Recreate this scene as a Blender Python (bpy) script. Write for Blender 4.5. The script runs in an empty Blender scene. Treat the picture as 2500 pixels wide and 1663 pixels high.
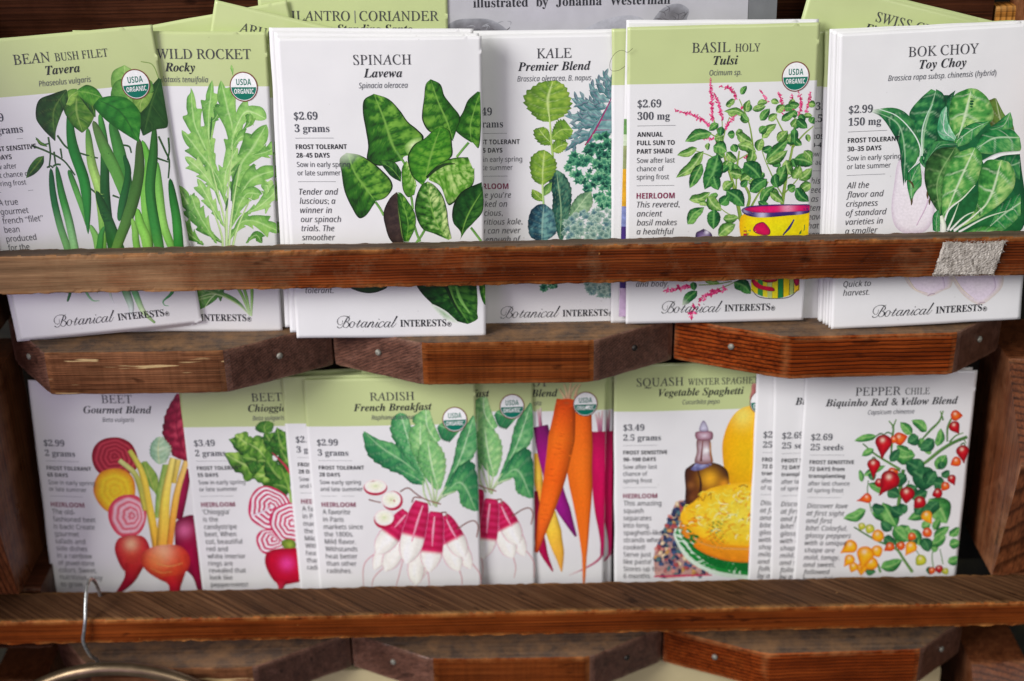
import bpy, bmesh, math, random
import numpy as np
from mathutils import Matrix, Vector

# ------------------------------------------------------------------ camera, light, exposure
SC = bpy.context.scene
COL = SC.collection
PI = math.pi
R = math.radians

cam = bpy.data.cameras.new('camera')
cam.lens = 50; cam.sensor_width = 36; cam.clip_start = 0.02; cam.clip_end = 50
cam.dof.use_dof = True; cam.dof.focus_distance = 0.645; cam.dof.aperture_fstop = 6.2
camo = bpy.data.objects.new('camera', cam); COL.objects.link(camo)
PITCH, ROLL = R(26.2), R(1.1)
fw = Vector((0, math.cos(PITCH), -math.sin(PITCH))); up = Vector((0, math.sin(PITCH), math.cos(PITCH))); rt = Vector((1, 0, 0))
cr_ = rt*math.cos(ROLL) - up*math.sin(ROLL); cu_ = up*math.cos(ROLL) + rt*math.sin(ROLL)
M3 = Matrix((cr_, cu_, -fw)).transposed()
camo.matrix_world = Matrix.Translation((0, -.62, .299)) @ M3.to_4x4()
SC.camera = camo

w = bpy.data.worlds.new('World'); SC.world = w; w.use_nodes = True
w.node_tree.nodes['Background'].inputs[0].default_value = (.93, .96, 1, 1)
w.node_tree.nodes['Background'].inputs[1].default_value = .09

def area(name, loc, target, sx, sy, power, color):
    l = bpy.data.lights.new(name, 'AREA'); l.shape = 'RECTANGLE'; l.size = sx; l.size_y = sy
    l.energy = power; l.color = color
    o = bpy.data.objects.new(name, l); COL.objects.link(o); o.location = loc
    o.rotation_euler = (Vector(target)-Vector(loc)).to_track_quat('-Z', 'Y').to_euler()
    return o
area('window_light', (-2.5, -1.75, 1.75), (0, 0, -.03), 1.5, 1.5, 138, (1, .99, .975))
area('soft_front_light', (.4, -1.7, 1.0), (0, 0, -.03), 1.2, .9, 10.5, (1, .985, .96))
area('lilac_side_light', (-.42, -.6, -.02), (-.15, 0, -.03), .3, .4, .6, (.76, .56, 1))
SC.view_settings.view_transform = 'Standard'; SC.view_settings.look = 'None'
SC.view_settings.exposure = 0; SC.view_settings.gamma = 1
SC.render.engine = 'CYCLES'; SC.cycles.use_denoising = True
SC.cycles.max_bounces = 8; SC.cycles.diffuse_bounces = 4

# ------------------------------------------------------------------ helpers
def prop(o, label=None, cat=None, group=None, kind=None):
    if label: o['label'] = label
    if cat: o['category'] = cat
    if group: o['group'] = group
    if kind: o['kind'] = kind
    return o
def empty(name, mat=Matrix.Identity(4)):
    o = bpy.data.objects.new(name, None); COL.objects.link(o); o.empty_display_size = .02; o.matrix_world = mat
    return o
def link(name, me, parent=None):
    o = bpy.data.objects.new(name, me); COL.objects.link(o)
    if parent is not None: o.parent = parent
    return o
def mesh(name, V, F, mat, smooth=False):
    me = bpy.data.meshes.new(name); me.from_pydata([tuple(v) for v in V], [], [tuple(f) for f in F])
    for m in (mat if isinstance(mat, (list, tuple)) else [mat]): me.materials.append(m)
    if smooth: me.polygons.foreach_set('use_smooth', [True]*len(me.polygons))
    me.update()
    return me
def lin(c):
    c = np.asarray(c, float)/255.
    return np.where(c <= .04045, c/12.92, ((c+.055)/1.055)**2.4)
def ink(c): return np.minimum(lin(c)*1.13, .95)      # printed colour under the paper's white
_rs = np.random.RandomState(5)
_lat = _rs.rand(64, 64)
def vnoise(x, y):                                     # smooth 2D value noise, 0..1
    xi = np.floor(x).astype(int); yi = np.floor(y).astype(int); fx = x-xi; fy = y-yi
    fx = fx*fx*(3-2*fx); fy = fy*fy*(3-2*fy)
    g = lambda a, b: _lat[a % 64, b % 64]
    return (g(xi, yi)*(1-fx)+g(xi+1, yi)*fx)*(1-fy)+(g(xi, yi+1)*(1-fx)+g(xi+1, yi+1)*fx)*fy
def fbm(x, y): return .55*vnoise(x, y)+.3*vnoise(2.1*x+7, 2.1*y+3)+.15*vnoise(4.3*x+1, 4.3*y+9)
def curve(pts, n, closed=False):                      # Catmull-Rom through points, n samples evenly in chord length
    P = np.asarray(pts, float)
    if closed: P = np.vstack([P, P[:1]])
    if len(P) == 1: return np.repeat(P, n, 0)
    d = np.maximum(np.linalg.norm(np.diff(P, axis=0), axis=1), 1e-6); T = np.concatenate([[0], np.cumsum(d)])
    if closed: A = np.vstack([P[-2], P, P[1]]); TT = np.concatenate([[-d[-1]], T, [T[-1]+d[0]]])
    else: A = np.vstack([2*P[0]-P[1], P, 2*P[-1]-P[-2]]); TT = np.concatenate([[-d[0]], T, [T[-1]+d[-1]]])
    tan = (A[2:]-A[:-2])/(TT[2:]-TT[:-2])[:, None]
    t = np.linspace(0, T[-1], n, endpoint=not closed); k = np.clip(np.searchsorted(T, t, 'right')-1, 0, len(d)-1)
    h = d[k][:, None]; s = ((t-T[k])/d[k])[:, None]
    return ((2*s**3-3*s**2+1)*P[k]+(s**3-2*s**2+s)*h*tan[k]+(-2*s**3+3*s**2)*P[k+1]+(s**3-s**2)*h*tan[k+1])

# ------------------------------------------------------------------ materials
def newmat(name):
    m = bpy.data.materials.new(name); m.use_nodes = True
    nt = m.node_tree; b = nt.nodes['Principled BSDF']
    return m, nt, b
def N(nt, t, **kw):
    n = nt.nodes.new(t)
    for k, v in kw.items():
        if k == 'i':
            for a, x in v.items(): n.inputs[a].default_value = x
        else: setattr(n, k, v)
    return n
def ramp(nt, stops, interp='LINEAR'):
    n = nt.nodes.new('ShaderNodeValToRGB'); e = n.color_ramp.elements; n.color_ramp.interpolation = interp
    while len(e) < len(stops): e.new(.5)
    for q, (p, c) in zip(e, stops): q.position = p; q.color = (*c, 1) if len(c) == 3 else c
    return n
def mixc(nt, fac, a, b, mode='MIX'):
    n = nt.nodes.new('ShaderNodeMix'); n.data_type = 'RGBA'; n.blend_type = mode
    for s, v in ((0, fac), (6, a), (7, b)):
        if isinstance(v, (int, float)): n.inputs[s].default_value = v
        elif isinstance(v, tuple): n.inputs[s].default_value = (*v, 1)
        else: nt.links.new(v, n.inputs[s])
    return n.outputs[2]

def make_ink(name, rough):
    m, nt, b = newmat(name)
    a = N(nt, 'ShaderNodeVertexColor', layer_name='Col'); tc = N(nt, 'ShaderNodeTexCoord')
    n1 = N(nt, 'ShaderNodeTexNoise', i={'Scale': 900., 'Detail': 3.}); nt.links.new(tc.outputs['Object'], n1.inputs['Vector'])
    r1 = ramp(nt, [(.3, (.9, .9, .9)), (.7, (1.04, 1.04, 1.04))]); nt.links.new(n1.outputs[0], r1.inputs[0])
    nt.links.new(mixc(nt, 1., a.outputs[0], r1.outputs[0], 'MULTIPLY'), b.inputs['Base Color'])
    b.inputs['Roughness'].default_value = rough; b.inputs['Specular IOR Level'].default_value = .4
    return m
INK = make_ink('printed_ink', .42)

def make_paper():
    m, nt, b = newmat('coated_paper')
    a = N(nt, 'ShaderNodeVertexColor', layer_name='Col'); tc = N(nt, 'ShaderNodeTexCoord')
    n1 = N(nt, 'ShaderNodeTexNoise', i={'Scale': 60., 'Detail': 5.}); nt.links.new(tc.outputs['Object'], n1.inputs['Vector'])
    r1 = ramp(nt, [(.3, (.965, .965, .97)), (.7, (1., 1., 1.))]); nt.links.new(n1.outputs[0], r1.inputs[0])
    sp = N(nt, 'ShaderNodeTexNoise', i={'Scale': 420., 'Detail': 1.}); nt.links.new(tc.outputs['Object'], sp.inputs['Vector'])
    r2 = ramp(nt, [(.8, (1, 1, 1)), (.83, (.85, .84, .83))]); nt.links.new(sp.outputs[0], r2.inputs[0])
    c = mixc(nt, 1., a.outputs[0], r1.outputs[0], 'MULTIPLY'); c = mixc(nt, 1., c, r2.outputs[0], 'MULTIPLY')
    nt.links.new(c, b.inputs['Base Color'])
    b.inputs['Roughness'].default_value = .3; b.inputs['Specular IOR Level'].default_value = .5
    n2 = N(nt, 'ShaderNodeTexNoise', i={'Scale': 38., 'Detail': 2.}); nt.links.new(tc.outputs['Object'], n2.inputs['Vector'])
    bp = N(nt, 'ShaderNodeBump', i={'Strength': .12, 'Distance': .002}); nt.links.new(n2.outputs[0], bp.inputs['Height'])
    nt.links.new(bp.outputs[0], b.inputs['Normal'])
    return m
PAPER = make_paper()

def plain(name, c, rough=.5, metal=0., noise=0., scale=80.):
    m, nt, b = newmat(name)
    tc = N(nt, 'ShaderNodeTexCoord'); n1 = N(nt, 'ShaderNodeTexNoise', i={'Scale': scale, 'Detail': 5.}); nt.links.new(tc.outputs['Object'], n1.inputs['Vector'])
    r1 = ramp(nt, [(.3, tuple(x*(1-noise) for x in c)), (.7, tuple(min(1, x*(1+noise)) for x in c))]); nt.links.new(n1.outputs[0], r1.inputs[0])
    nt.links.new(r1.outputs[0], b.inputs['Base Color']); b.inputs['Roughness'].default_value = rough; b.inputs['Metallic'].default_value = metal
    return m

def make_wood(name, dark, mid, light, lines=(.5, 280., 'Z'), rot=(0, 0, 0), worn=(.32, .16, .05), grey=None, streak=None, rough=.42, offset=(0, 0, 0), cross=0., blot=.5, spec=.1, fine=.75):
    """solid wood: grain runs along the rotated x axis; attribute 'wear' bares the edges"""
    m, nt, b = newmat(name); lk = nt.links.new
    tc = N(nt, 'ShaderNodeTexCoord')
    mp = N(nt, 'ShaderNodeMapping'); mp.inputs['Rotation'].default_value = rot; mp.inputs['Location'].default_value = offset; lk(tc.outputs['Object'], mp.inputs['Vector'])
    def stretched(sx, sy, det, rgh=.6, dist=0.):
        s = N(nt, 'ShaderNodeMapping'); s.inputs['Scale'].default_value = (sx, sy, sy); lk(mp.outputs[0], s.inputs['Vector'])
        n = N(nt, 'ShaderNodeTexNoise', i={'Scale': 1., 'Detail': det, 'Roughness': rgh, 'Distortion': dist}); lk(s.outputs[0], n.inputs['Vector'])
        return n.outputs[0]
    g = stretched(9, 260, 6., .65)
    rg = ramp(nt, [(.2, dark), (.5, mid), (.84, light)]); lk(g, rg.inputs[0])
    c = rg.outputs[0]
    fn = stretched(6, 1150, 3.); rf = ramp(nt, [(.36, (.42, .38, .35)), (.52, (1., 1., 1.)), (.66, (1.3, 1.25, 1.2))]); lk(fn, rf.inputs[0]); c = mixc(nt, fine, c, rf.outputs[0], 'MULTIPLY')
    # year-ring lines
    s = N(nt, 'ShaderNodeMapping'); s.inputs['Scale'].default_value = (4, 1, 1); lk(mp.outputs[0], s.inputs['Vector'])
    kw = dict(bands_direction=lines[2]) if len(lines[2]) == 1 else dict(wave_type='RINGS', rings_direction=lines[2][1])
    wv = N(nt, 'ShaderNodeTexWave', wave_profile='SAW', i={'Scale': lines[1], 'Distortion': 4.5, 'Detail': 4., 'Detail Scale': 26./lines[1], 'Detail Roughness': .6}, **kw); lk(mp.outputs[0], wv.inputs['Vector'])
    rw = ramp(nt, [(0., (.14, .12, .11)), (.15, (.26, .23, .22)), (.36, (1., 1., 1.)), (.85, (1.14, 1.13, 1.12)), (1., (.5, .48, .46))]); lk(wv.outputs['Fac'], rw.inputs[0])
    c = mixc(nt, lines[0], c, rw.outputs[0], 'MULTIPLY')
    if cross:
        cs = N(nt, 'ShaderNodeMapping'); cs.inputs['Scale'].default_value = (420, 12, 12); lk(mp.outputs[0], cs.inputs['Vector'])
        cn = N(nt, 'ShaderNodeTexNoise', i={'Scale': 1., 'Detail': 3.}); lk(cs.outputs[0], cn.inputs['Vector'])
        rc = ramp(nt, [(.35, (.55, .5, .45)), (.6, (1.12, 1.1, 1.08))]); lk(cn.outputs[0], rc.inputs[0])
        c = mixc(nt, cross, c, rc.outputs[0], 'MULTIPLY')
    # blotches of stain
    bl = N(nt, 'ShaderNodeTexNoise', i={'Scale': 32., 'Detail': 5., 'Roughness': .6}); lk(mp.outputs[0], bl.inputs['Vector'])
    rb = ramp(nt, [(.33, (.42, .4, .38)), (.55, (1., 1., 1.)), (.75, (1.25, 1.2, 1.15))]); lk(bl.outputs[0], rb.inputs[0])
    c = mixc(nt, blot, c, rb.outputs[0], 'MULTIPLY')
    if grey:                                           # (colour, x0, x1): weathered towards one end
        col, x0, x1 = grey
        sx = N(nt, 'ShaderNodeSeparateXYZ'); lk(tc.outputs['Object'], sx.inputs[0])
        mr = N(nt, 'ShaderNodeMapRange', i={'From Min': x0, 'From Max': x1}); lk(sx.outputs[0], mr.inputs[0])
        gn = N(nt, 'ShaderNodeTexNoise', i={'Scale': 45., 'Detail': 6., 'Roughness': .7}); lk(tc.outputs['Object'], gn.inputs['Vector'])
        ad = N(nt, 'ShaderNodeMath', operation='MULTIPLY_ADD', i={1: 1.5, 2: -.75}); lk(gn.outputs[0], ad.inputs[0])
        a2 = N(nt, 'ShaderNodeMath', operation='ADD', use_clamp=True); lk(mr.outputs[0], a2.inputs[0]); lk(ad.outputs[0], a2.inputs[1])
        m3 = N(nt, 'ShaderNodeMath', operation='MULTIPLY', i={1: .85}); lk(a2.outputs[0], m3.inputs[0])
        gg = stretched(14, 420, 5., .7)
        rgg = ramp(nt, [(.3, tuple(x*.45 for x in col)), (.55, col), (.75, tuple(min(1, x*1.7) for x in col))]); lk(gg, rgg.inputs[0])
        c = mixc(nt, m3.outputs[0], c, rgg.outputs[0])
    if streak:                                         # pale splintered dashes
        sn = stretched(28, 380, 2., .5)
        rs = ramp(nt, [(.63, (0, 0, 0)), (.68, (1, 1, 1))]); lk(sn, rs.inputs[0])
        c = mixc(nt, rs.outputs[0], c, streak)
    dn = stretched(70, 190, 2., .5); rd = ramp(nt, [(.66, (1., 1., 1.)), (.74, (.3, .26, .24))]); lk(dn, rd.inputs[0]); c = mixc(nt, .8, c, rd.outputs[0], 'MULTIPLY')
    # fine nicks
    nk = N(nt, 'ShaderNodeTexNoise', i={'Scale': 330., 'Detail': 2.}); lk(mp.outputs[0], nk.inputs['Vector'])
    rn = ramp(nt, [(.77, (0, 0, 0)), (.82, (.5, .5, .5))]); lk(nk.outputs[0], rn.inputs[0])
    c = mixc(nt, rn.outputs[0], c, tuple(min(1, x*1.3) for x in worn))
    at = N(nt, 'ShaderNodeAttribute', attribute_name='wear')
    en = N(nt, 'ShaderNodeTexNoise', i={'Scale': 70., 'Detail': 6., 'Roughness': .75}); lk(tc.outputs['Object'], en.inputs['Vector'])
    em = N(nt, 'ShaderNodeMath', operation='MULTIPLY_ADD', i={1: 2.6, 2: -1.05}); lk(en.outputs[0], em.inputs[0])
    ew = N(nt, 'ShaderNodeMath', operation='MULTIPLY', use_clamp=True); lk(em.outputs[0], ew.inputs[0]); lk(at.outputs['Fac'], ew.inputs[1])
    c = mixc(nt, ew.outputs[0], c, worn)
    lk(c, b.inputs['Base Color'])
    rr = ramp(nt, [(.3, (rough-.1,)*3), (.7, (rough+.18,)*3)]); lk(bl.outputs[0], rr.inputs[0]); lk(rr.outputs[0], b.inputs['Roughness'])
    b.inputs['Specular IOR Level'].default_value = spec
    h = mixc(nt, .5, g, wv.outputs['Fac'])
    bp = N(nt, 'ShaderNodeBump', i={'Strength': .5, 'Distance': .0006}); lk(h, bp.inputs['Height']); lk(bp.outputs[0], b.inputs['Normal'])
    return m
# letter shapes: per alphabet, one letter a line: letter, advance, closed outlines (two digits a coordinate)
DIGITS = ''.join(chr(i) for i in range(35, 127) if chr(i) not in '\\\'"`')
LETTERS = {
 'bs': '''$5A4R5y3f6F2q6Y2q7#1x7#1x6Y0F5w/o4T0B3I1x2W1x010k0V/n1=/n/x0q/G1x/01x-w2q-w2q/04F/v4t174B2U2q3F2q5Z3i5;4R4f 1x3c124.0x4c165>1x5Z 2q243X1f3m1/3V0Q2q02
.1d0M0O/~0=/l/n/~/B0M/00y/B10/n0y0=
05R2F//1M/;0i/^090;/u1,/c2-/[3</c4K/u5K096;0i6s1N7:2G7E3=7:3}6s4P6;4r5K5*4J503;5*2,4r1,4P0;3|/^3</: 2F/r2v0+360i3C1p3G3;3C4c365i2w6I2G6^1t6I1V5i1I4c1D3;1I1p1V0i1s0+
15R0A/90A/p1:/p1Q/t1b/~1k071n0V1n651H5f1(5C0d5-0D5%0.5+/v5:/i5R/e5r0*5|0N6/0x6D1K6f287?3O7?3O0V3R0;3Y0%3j/t4)/p4|/p4|/9
25R/]/9/]0G1>2,1w2i2D3B2b3s2t4E2~4u3%5L2|6#2l6G2Q6Z216c1a6V1C66135X1.4h0S4n0+5#/k5B/b5r/h6:/{6Z0>6x0k731G7@217E3;7:4*6t4U6=4f5Q4c5/4X4h4G4D4.3y3g3M382x2Y2=0d0N3@0N3^0S3w0b4/0x4:1:4B1Y5#1Y4z/9
35R1|//16/30Y/@0//T/n/o/[00/U0N/[0r/q1/011>0Q1C0Z0f0u0<1A0#1u/w2:/z2W0)2r0;3+0V380~3<1V32212o2[2<2y1S3&0p3&0p3g1W3g263q2_452w4e3#5F2z5x2j6B2N6Y2*6c1e6[1M6K1=61145l1/5E1-4z0O5#0%55/h5P/^5z/m6P0<6{1(7<2/7E367:4%6v4U6@4f5T4Y4q484=3b3p3#3R3L3H3w384B2{4c2Z4x205#1U4y0x4i0H4L/}4*/_3Z/H3,/:2T/2
45R1;/91;/p1W/p1y/s28/}2J072P0^2P1A/F1A/F2$2W7;407;402*5?2*5?1A401A400^46074H/}4e/s5)/p56/p56/9 032*2P2*2P4&2P4U2R5-2T5a2W652Q6&2H5p2=5Y215D2#5.1t4u1j4e1c4W
55R1~//19/30^/A06/T/w/p/h01/c0O/i0p/y1*08170X1;0[0z0e0]0r0B1,0.1H/|1o/w24/{2Q0+2l0>3$0]321-361e3-2K2n2|2A3<1b3E1=3D0|3@0J33/w3E0<7;4R7;4W573y573q5Y3l5k3d5w3U6#3A6%0~6%0n3z1&4$1C4*1d4-2(4.383|403R4g2j4x1e4r1&4a0O4C0&3|/d3Q/K3$/;2P/2
65R2S//1i/81*/T0Q0)0,0m/p1i/h2z/l3q/y4c045K0S6,0}6[1S7&247=2z7E3Y7A4.764O7#4h6h4u6L4y604r5n4]5S475A3X5;3W5Y3S5y3K693?6P3.6_2q6e2:6R1l5z1N5#1A3h1X3u1y4&2C4/2t423m4#4R3U4|2n5/1p4{0h4N/t3_/@ 2V/s2z/}3:0@3J0u3P1f3J2Q383)2u3E2M3N213J1o3?1R3/1A2y1J1T1d0Y2,0(
75R1,/94+6&1/6&0a5u0N5M0H4v/g4v/l7;517;516e2(/9
85R2?//1L/50j/I09/i/s06/^0e/W1=/c1z0&2N0U2v183>0]3e0544/x4f/p5A/v5q0+6A0H6h0v7+1W7?2K7E3O79496o4c644p5H4g4m4J4B3z3{3@3X443,4i2W5+2$541D4~0I4J/f3R/< 2]3|2~48394T3E4y3I5J3F5h3?6(326@2{6S2c6b2E6f1|6]1a6D1O5{1I5M1P4z1g4V2.4: 2D/j2t/s3=023S0Z3[133R1b392,2f2M1}2q1]2V1C27121k1,19140^1K041q/s
95R1l//14/30e/@0D/R0//l/~0,/z0G/}0[0+0n0:0{0P1&0d0W0|041C/x1q/p2|0_3J3,312l2l2U2C2F1p2A0{2N0:2x/l3_/]4_/e5I/y6+0@6[0p7&1M7=267E2}7<3_6}476N4_5i4x4m5$3Y4|2d4p1s4Y1-4<0K3o/u3</N2X/7 2@302c352~3C393X3J3u3B5/3-5}2h6M2<6[1q6P1S611A5U1;4f1S3S
E6]/N/9/N/R/}/W0=/g0K0(0P0T0P5H0K6$0=6D/}6R/Q6W/Q6r5w6r5w4X5_4X5H5N4y6&446B3.6K2m6J2X6H2K6B2C672?6$2>5g2>3C2N3C3/3L3W3h3s4:4)5$4A5$4A174(173{1o3n2<3W2Y3<2n2r2x2>2{2>0D2A0$2L/o2c/g3,/d3q/h4O/u5#0/5K0P5n0~6.1]6J1]5|/9
H7~/P/9/P/S/~/Y0=/j0K0+0O0X0O5W0J6&0=6A/}6P/Q6W/Q6r3=6r3=6W2x6S2_6M2N6C2D642?5x2=5W2=3J4{3J4{5W4y5x4t644k6C4Y6M4A6S3{6W3{6r7f6r7f6W796P6z6B6m6(6i5W6i0X6m0-6{/l79/Z7f/S7f/93{/93{/S4K/Y4h/i4v0)4{0X4{2y2=2y2=0X2B0+2O/j2l/Y3=/S3=/9
I3Y/M/9/M/S/z/[0;/k0K0)0P0P0P5e0L600>6G/~6R/M6W/M6r3A6r3A6W2o6R2R6G2C602>5e2>0S2@072E/}2O/m2c/b2|/X3C/S3C/9
J4j1).10U.50-.B/f.V/J.s/:/8/4/[/9/}/I0;/b0J/}0O0?0J0V0<0g0%0l/d0i/L0_/70U/%0R.w0^._0~.V1B.]1V.o1b/11e/Y1e5E1c5k1[6+1P6>1=6K0}6R0V6W0V6r4P6r4P6W406S3s6L3c6@3X6.3S5m3Q5E3Q0f2v.l
N7P5}/)1%5,1%0U1*0)18/i1R/Y2%/S2%/9/T/9/T/S/u/V01/]0@/h0J/y0O050Q0U0Q5g0)6</q6O/e6T/T6W/T6r1r6r5k2)5k5U5i5w5d635X6B5H6M516S4k6W4k6r7;6r7;6W6k6Q6O6C6B6&6>5T6>/)
R71/P/9/P/S/~/Y0=/j0K0+0O0X0O5W0J6&0=6A/}6P/Q6W/Q6r2s6r4B6g5F6D6$5g674p5l3b4Q2}6M0+6^/p6n/a6~/V7</S7</94v/92Z2l2=2l2=0X2B0+2O/j2l/Y3=/S3=/9 2=312^313G3:3x3V474,4@4r3~6)2~6L2[6I2H6?2@6+2=5c
S5j/{/)/{1t0=1t0[0n1-0*1g/]2S/O3-/W3T/q3n093v0g3b1G3#1w1{2J1.2y0S3M044*0*4l015J0D5}0e6I136i1e6|2A7&2c7$3+6{3P6s4:6b4O6j4Y7&4w7&4w4W4]4W4J53415b3m6,3G6I2z6Z2O6b1|6Y1W6E1A6%195Y1@551S4s1u4X2G4?3N3m4+3N4U304t2k5,2F571{5:1M520l4w064P/f3y/E3:/12L/*23/+1u/-1Z/20_/K0P/I0G/D0A/90;/)
T6@0k/90k/S1>/X1[/i1l0+1q0X1q6O1g6O0y6D0A5~/x5E/f4U/I4U/I6r6-6r6-4T5o4T566#3g6O3^6O3^0X3d0)3s/h44/X4f/S4f/9
W9M2,/)/k5n/^61/P6F/=6R.}6W.}6r2;6r2;6W1{6T1h6M1]6A1X6-1[5p1e5N2|1m4<504%5w3u693e6J3L6R3*6W3*6r6X6r6X6W6#6M5n6/5p5{5w5d732$8=5I8F5k8I6&8E6=896K8#6S7_6W7_6r9b6r9b6W9G6N946=9$5~8r5X6d/)6G/)4R4H2I/)
a4~3P/*2q/;2X/o1j/<0p/,0@/4/w/J/a/n/W0>/i0|0?1R181}2V2I2V3<2R3b2D3|2-4/1e44124,0}3o1%3f103S1;3@1>3-192p1+2[0p2N0S2J072O/~2^/p2t/l35/r3V0)3v0G430o4F1C4R1z4V2|4L3^4/4$3V402i400=410(43/v48/p4A/n4L/q4Y/y4h/d42/8 1j/m1z/p21/x2D0+2V0>2V2*1U1U170^1C0$
b5</{/(/{5g/y63/r6H/b6S/E6X/E6r1U6r1U3v234G2y4V3P4O3~494G3r4d3B4u2f4{2$4t164^0P4;/v3i/L30/22L/*1e/80~/e0//( 2>/N2m/[3.0)3=0o3B1w3=2n3-3K2l3m2@3x2*3t1p3i1_3T1U3=1U0F1h/d
d5J1W/*1%/20T/I0//o/o0C/]0~/V1d/]2Q/q37033l0Y471.4N1b4V2G4H2|3x2|5z2x692l6K2U6T246X246r4W6r4W0P4Y014b/x4p/k51/d51/I42/A2|/*2|/u2F/< 2-/e2D/j2[/y2p042|0Q2|3=2t3T2c3i2K3u213y1d3n1I3I1;2h161m1;0t1H071c/p
e4<1n/*15/20_/I06/o/r0F/^1*/V1s/^2Z/s3;083m0d471:4N1s4V2g4H3H3x3o323|203|2$152$1U0M2W/z360/3i0b4#0L3(/I 142L2Z2L2Z2p2W3L2N3t2;4/1y461E3n142^
g4e1b,u0f,|0&-6/[-V/N-~/d.N0F.n/o/8/]/h/e00/z0N0C0l0z1+/z1i/Z2l/c3=/v3f0:4*0e4B1:4Q1s4V2R4Q304A4T4A4T3f3f3f4$374.2^4(243r1j3U1J31132a1$2.0{1Z0}1B0y1/0o0|0^0x0J1,011Y0)230)2|0%3W/w4$/f4?/L4M/+4R.[4B-v3m-C2v-# 1s1@261H2J1b2T2/2W2j2T3H2J3r264.1s461S4.1@3r153H112j152/1@1b1S1H 1x->37-Q3^.03X.F3H.T3-.]2a.a0r.a0V.E0M.%0U-h0o-Q1<-C
h5Z/T/9/T/Q/o/U/~/a0+/s0.030.5w0,670#6I/p6T/U6Y/U6r1e6r1e3d2J4C3?4V4H4.4j2k4j034m/s4t/b5(/U5@/Q5@/92[/92[/Q2d/Q3)/b3303332s313<3*3U2w3f2]3k203]1e331e031g/s1o/b1}/U2:/Q2:/9
i2U0x5>0Y5C0A5T005n0+60006N0A6h0Y6y0x6~1:6y1S6h1e6N1j601e5n1R5T1:5C /T/9/T/Q/o/V0#/a0+/r0.030.3L0,3m0%4#/r4-/W41/X4J1f4J1f031h/t1o/b1}/V2:/Q2:/9
l2W/T/9/T/Q/o/V0#/a0+/r0.030.5u0,660%6I/s6T/W6X/W6r1f6r1f031h/t1o/b1}/V2:/Q2:/9
m8Q/T/9/T/Q/o/U/~/a0+/s0.030.3N0,3k0#3~/p4./U42/U4J1c4J1c3a2F4B364V4/4A4Y3Z5A4A684V7?4.7a2k7a037c/s7k/b7y/U86/Q86/95U/95U/Q5o/U5}/b6*/t6,036,2s6*3<5~3U5p3f5U3k5+3]4a364a034c/t4k/b4y/U55/Q55/92W/92W/Q2q/U3#/b3,/t3.033.2s3,3;3$3U2r3f2W3k2,3]1c331c031e/t1l/c1z/V26/Q26/9
n5Z/T/9/T/Q/o/U/~/a0+/s0.030.3N0,3k0#3~/p4./U42/U4J1e4J1e3e2I4C3?4V4H4.4j2k4j034m/s4t/b5(/U5@/Q5@/92[/92[/Q2d/Q3)/b3303332s313<3*3U2w3f2]3k203]1e331e031g/s1o/b1}/U2:/Q2:/9
o4s2)/*1D/20i/J0:/r/s0I/]1*/U1n/]2V/s390:3l0i471D4N2(4V2g4N3B473q3m483:4M2X4T1n4M1(480F3q/p3C/I2h/2 2)/J2M/T2g/u2o042t0Y2v112w1n2s3(2e3j2L4/2)491^4/1F3j193&151o1611190Z1>041F/u1_/T
r4(/T/9/T/Q/o/V0#/a0+/r0.030.3L0,3m0$4$/r4-/W41/X4J1b4J1b3L1~3x2E4=2i4P304V3U4Q3q4A4%4(4+3c4&3G3u323a3$3F2{3/2~2{3-2o3:2d3I2V3T2G3X233Q1z3=1l2w1g2L1g031k/r1v/a20/U2T/Q2T/9
s4)1j/*1</00X/E0M/F09/@0,/,/p/,/p1#0/1#0B0E0c/u1./X1X/O1{/S28/c2G/w2L072?0^1q0~1%1H0R1f012*/y2N/r2x/|3W0A4-0t4M1Y4W1l4V2$4S2m4B2|4G3,4W3@4W3@2z3)2z2p3O2S3t214.1g451I41144%1&3o0~3W1&3A133/1F2z1c2k2K2H2y2-3=1k3N1D3T0o3I0-3)/T2O/4
t3)1?/+0g/20B/I0//p0(0J0(3v/W3v/W4:054r0e5I1.5v1G6A1_6A1_4J2e4J2e3v1_3v1_0Z1b0?1h0,1r/{2(/w2H0)2c0O2{0B2=/G
u5Q1J/*0j/40A/S0+0+0#0r0#3F/}3f/v3|/f4-/J42/J4J1Z4J1Z0N1^071j0$1z/t25/p2a/{3)0B3)3F3%3h2y3}2h4.2H422H4J4_4J4_0H4c0,4k/u4{/l5;/g5;/L4:/D3)/*3)/w2h/V2C/>1w//
y4;0.,u/f,{/H-1/5-L//-p/3.-/@.C/T.R/p.W0-.S0?.I0K.70O-|0N-k0S-]0b-X0u-c11.#1=.81H.P1P.m1X/2/h3a/_3q/V3|/P4(/E4//241/24J1z4J1z411b4/1Q4+1I3~1F3p2B18313K353X363e373o343}3+4+2u402]412]4J4:4J4:414&4,3t3y3g3a3W3>1z.p1a.11H-]1/-=0p-(0Q,y''',
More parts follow.
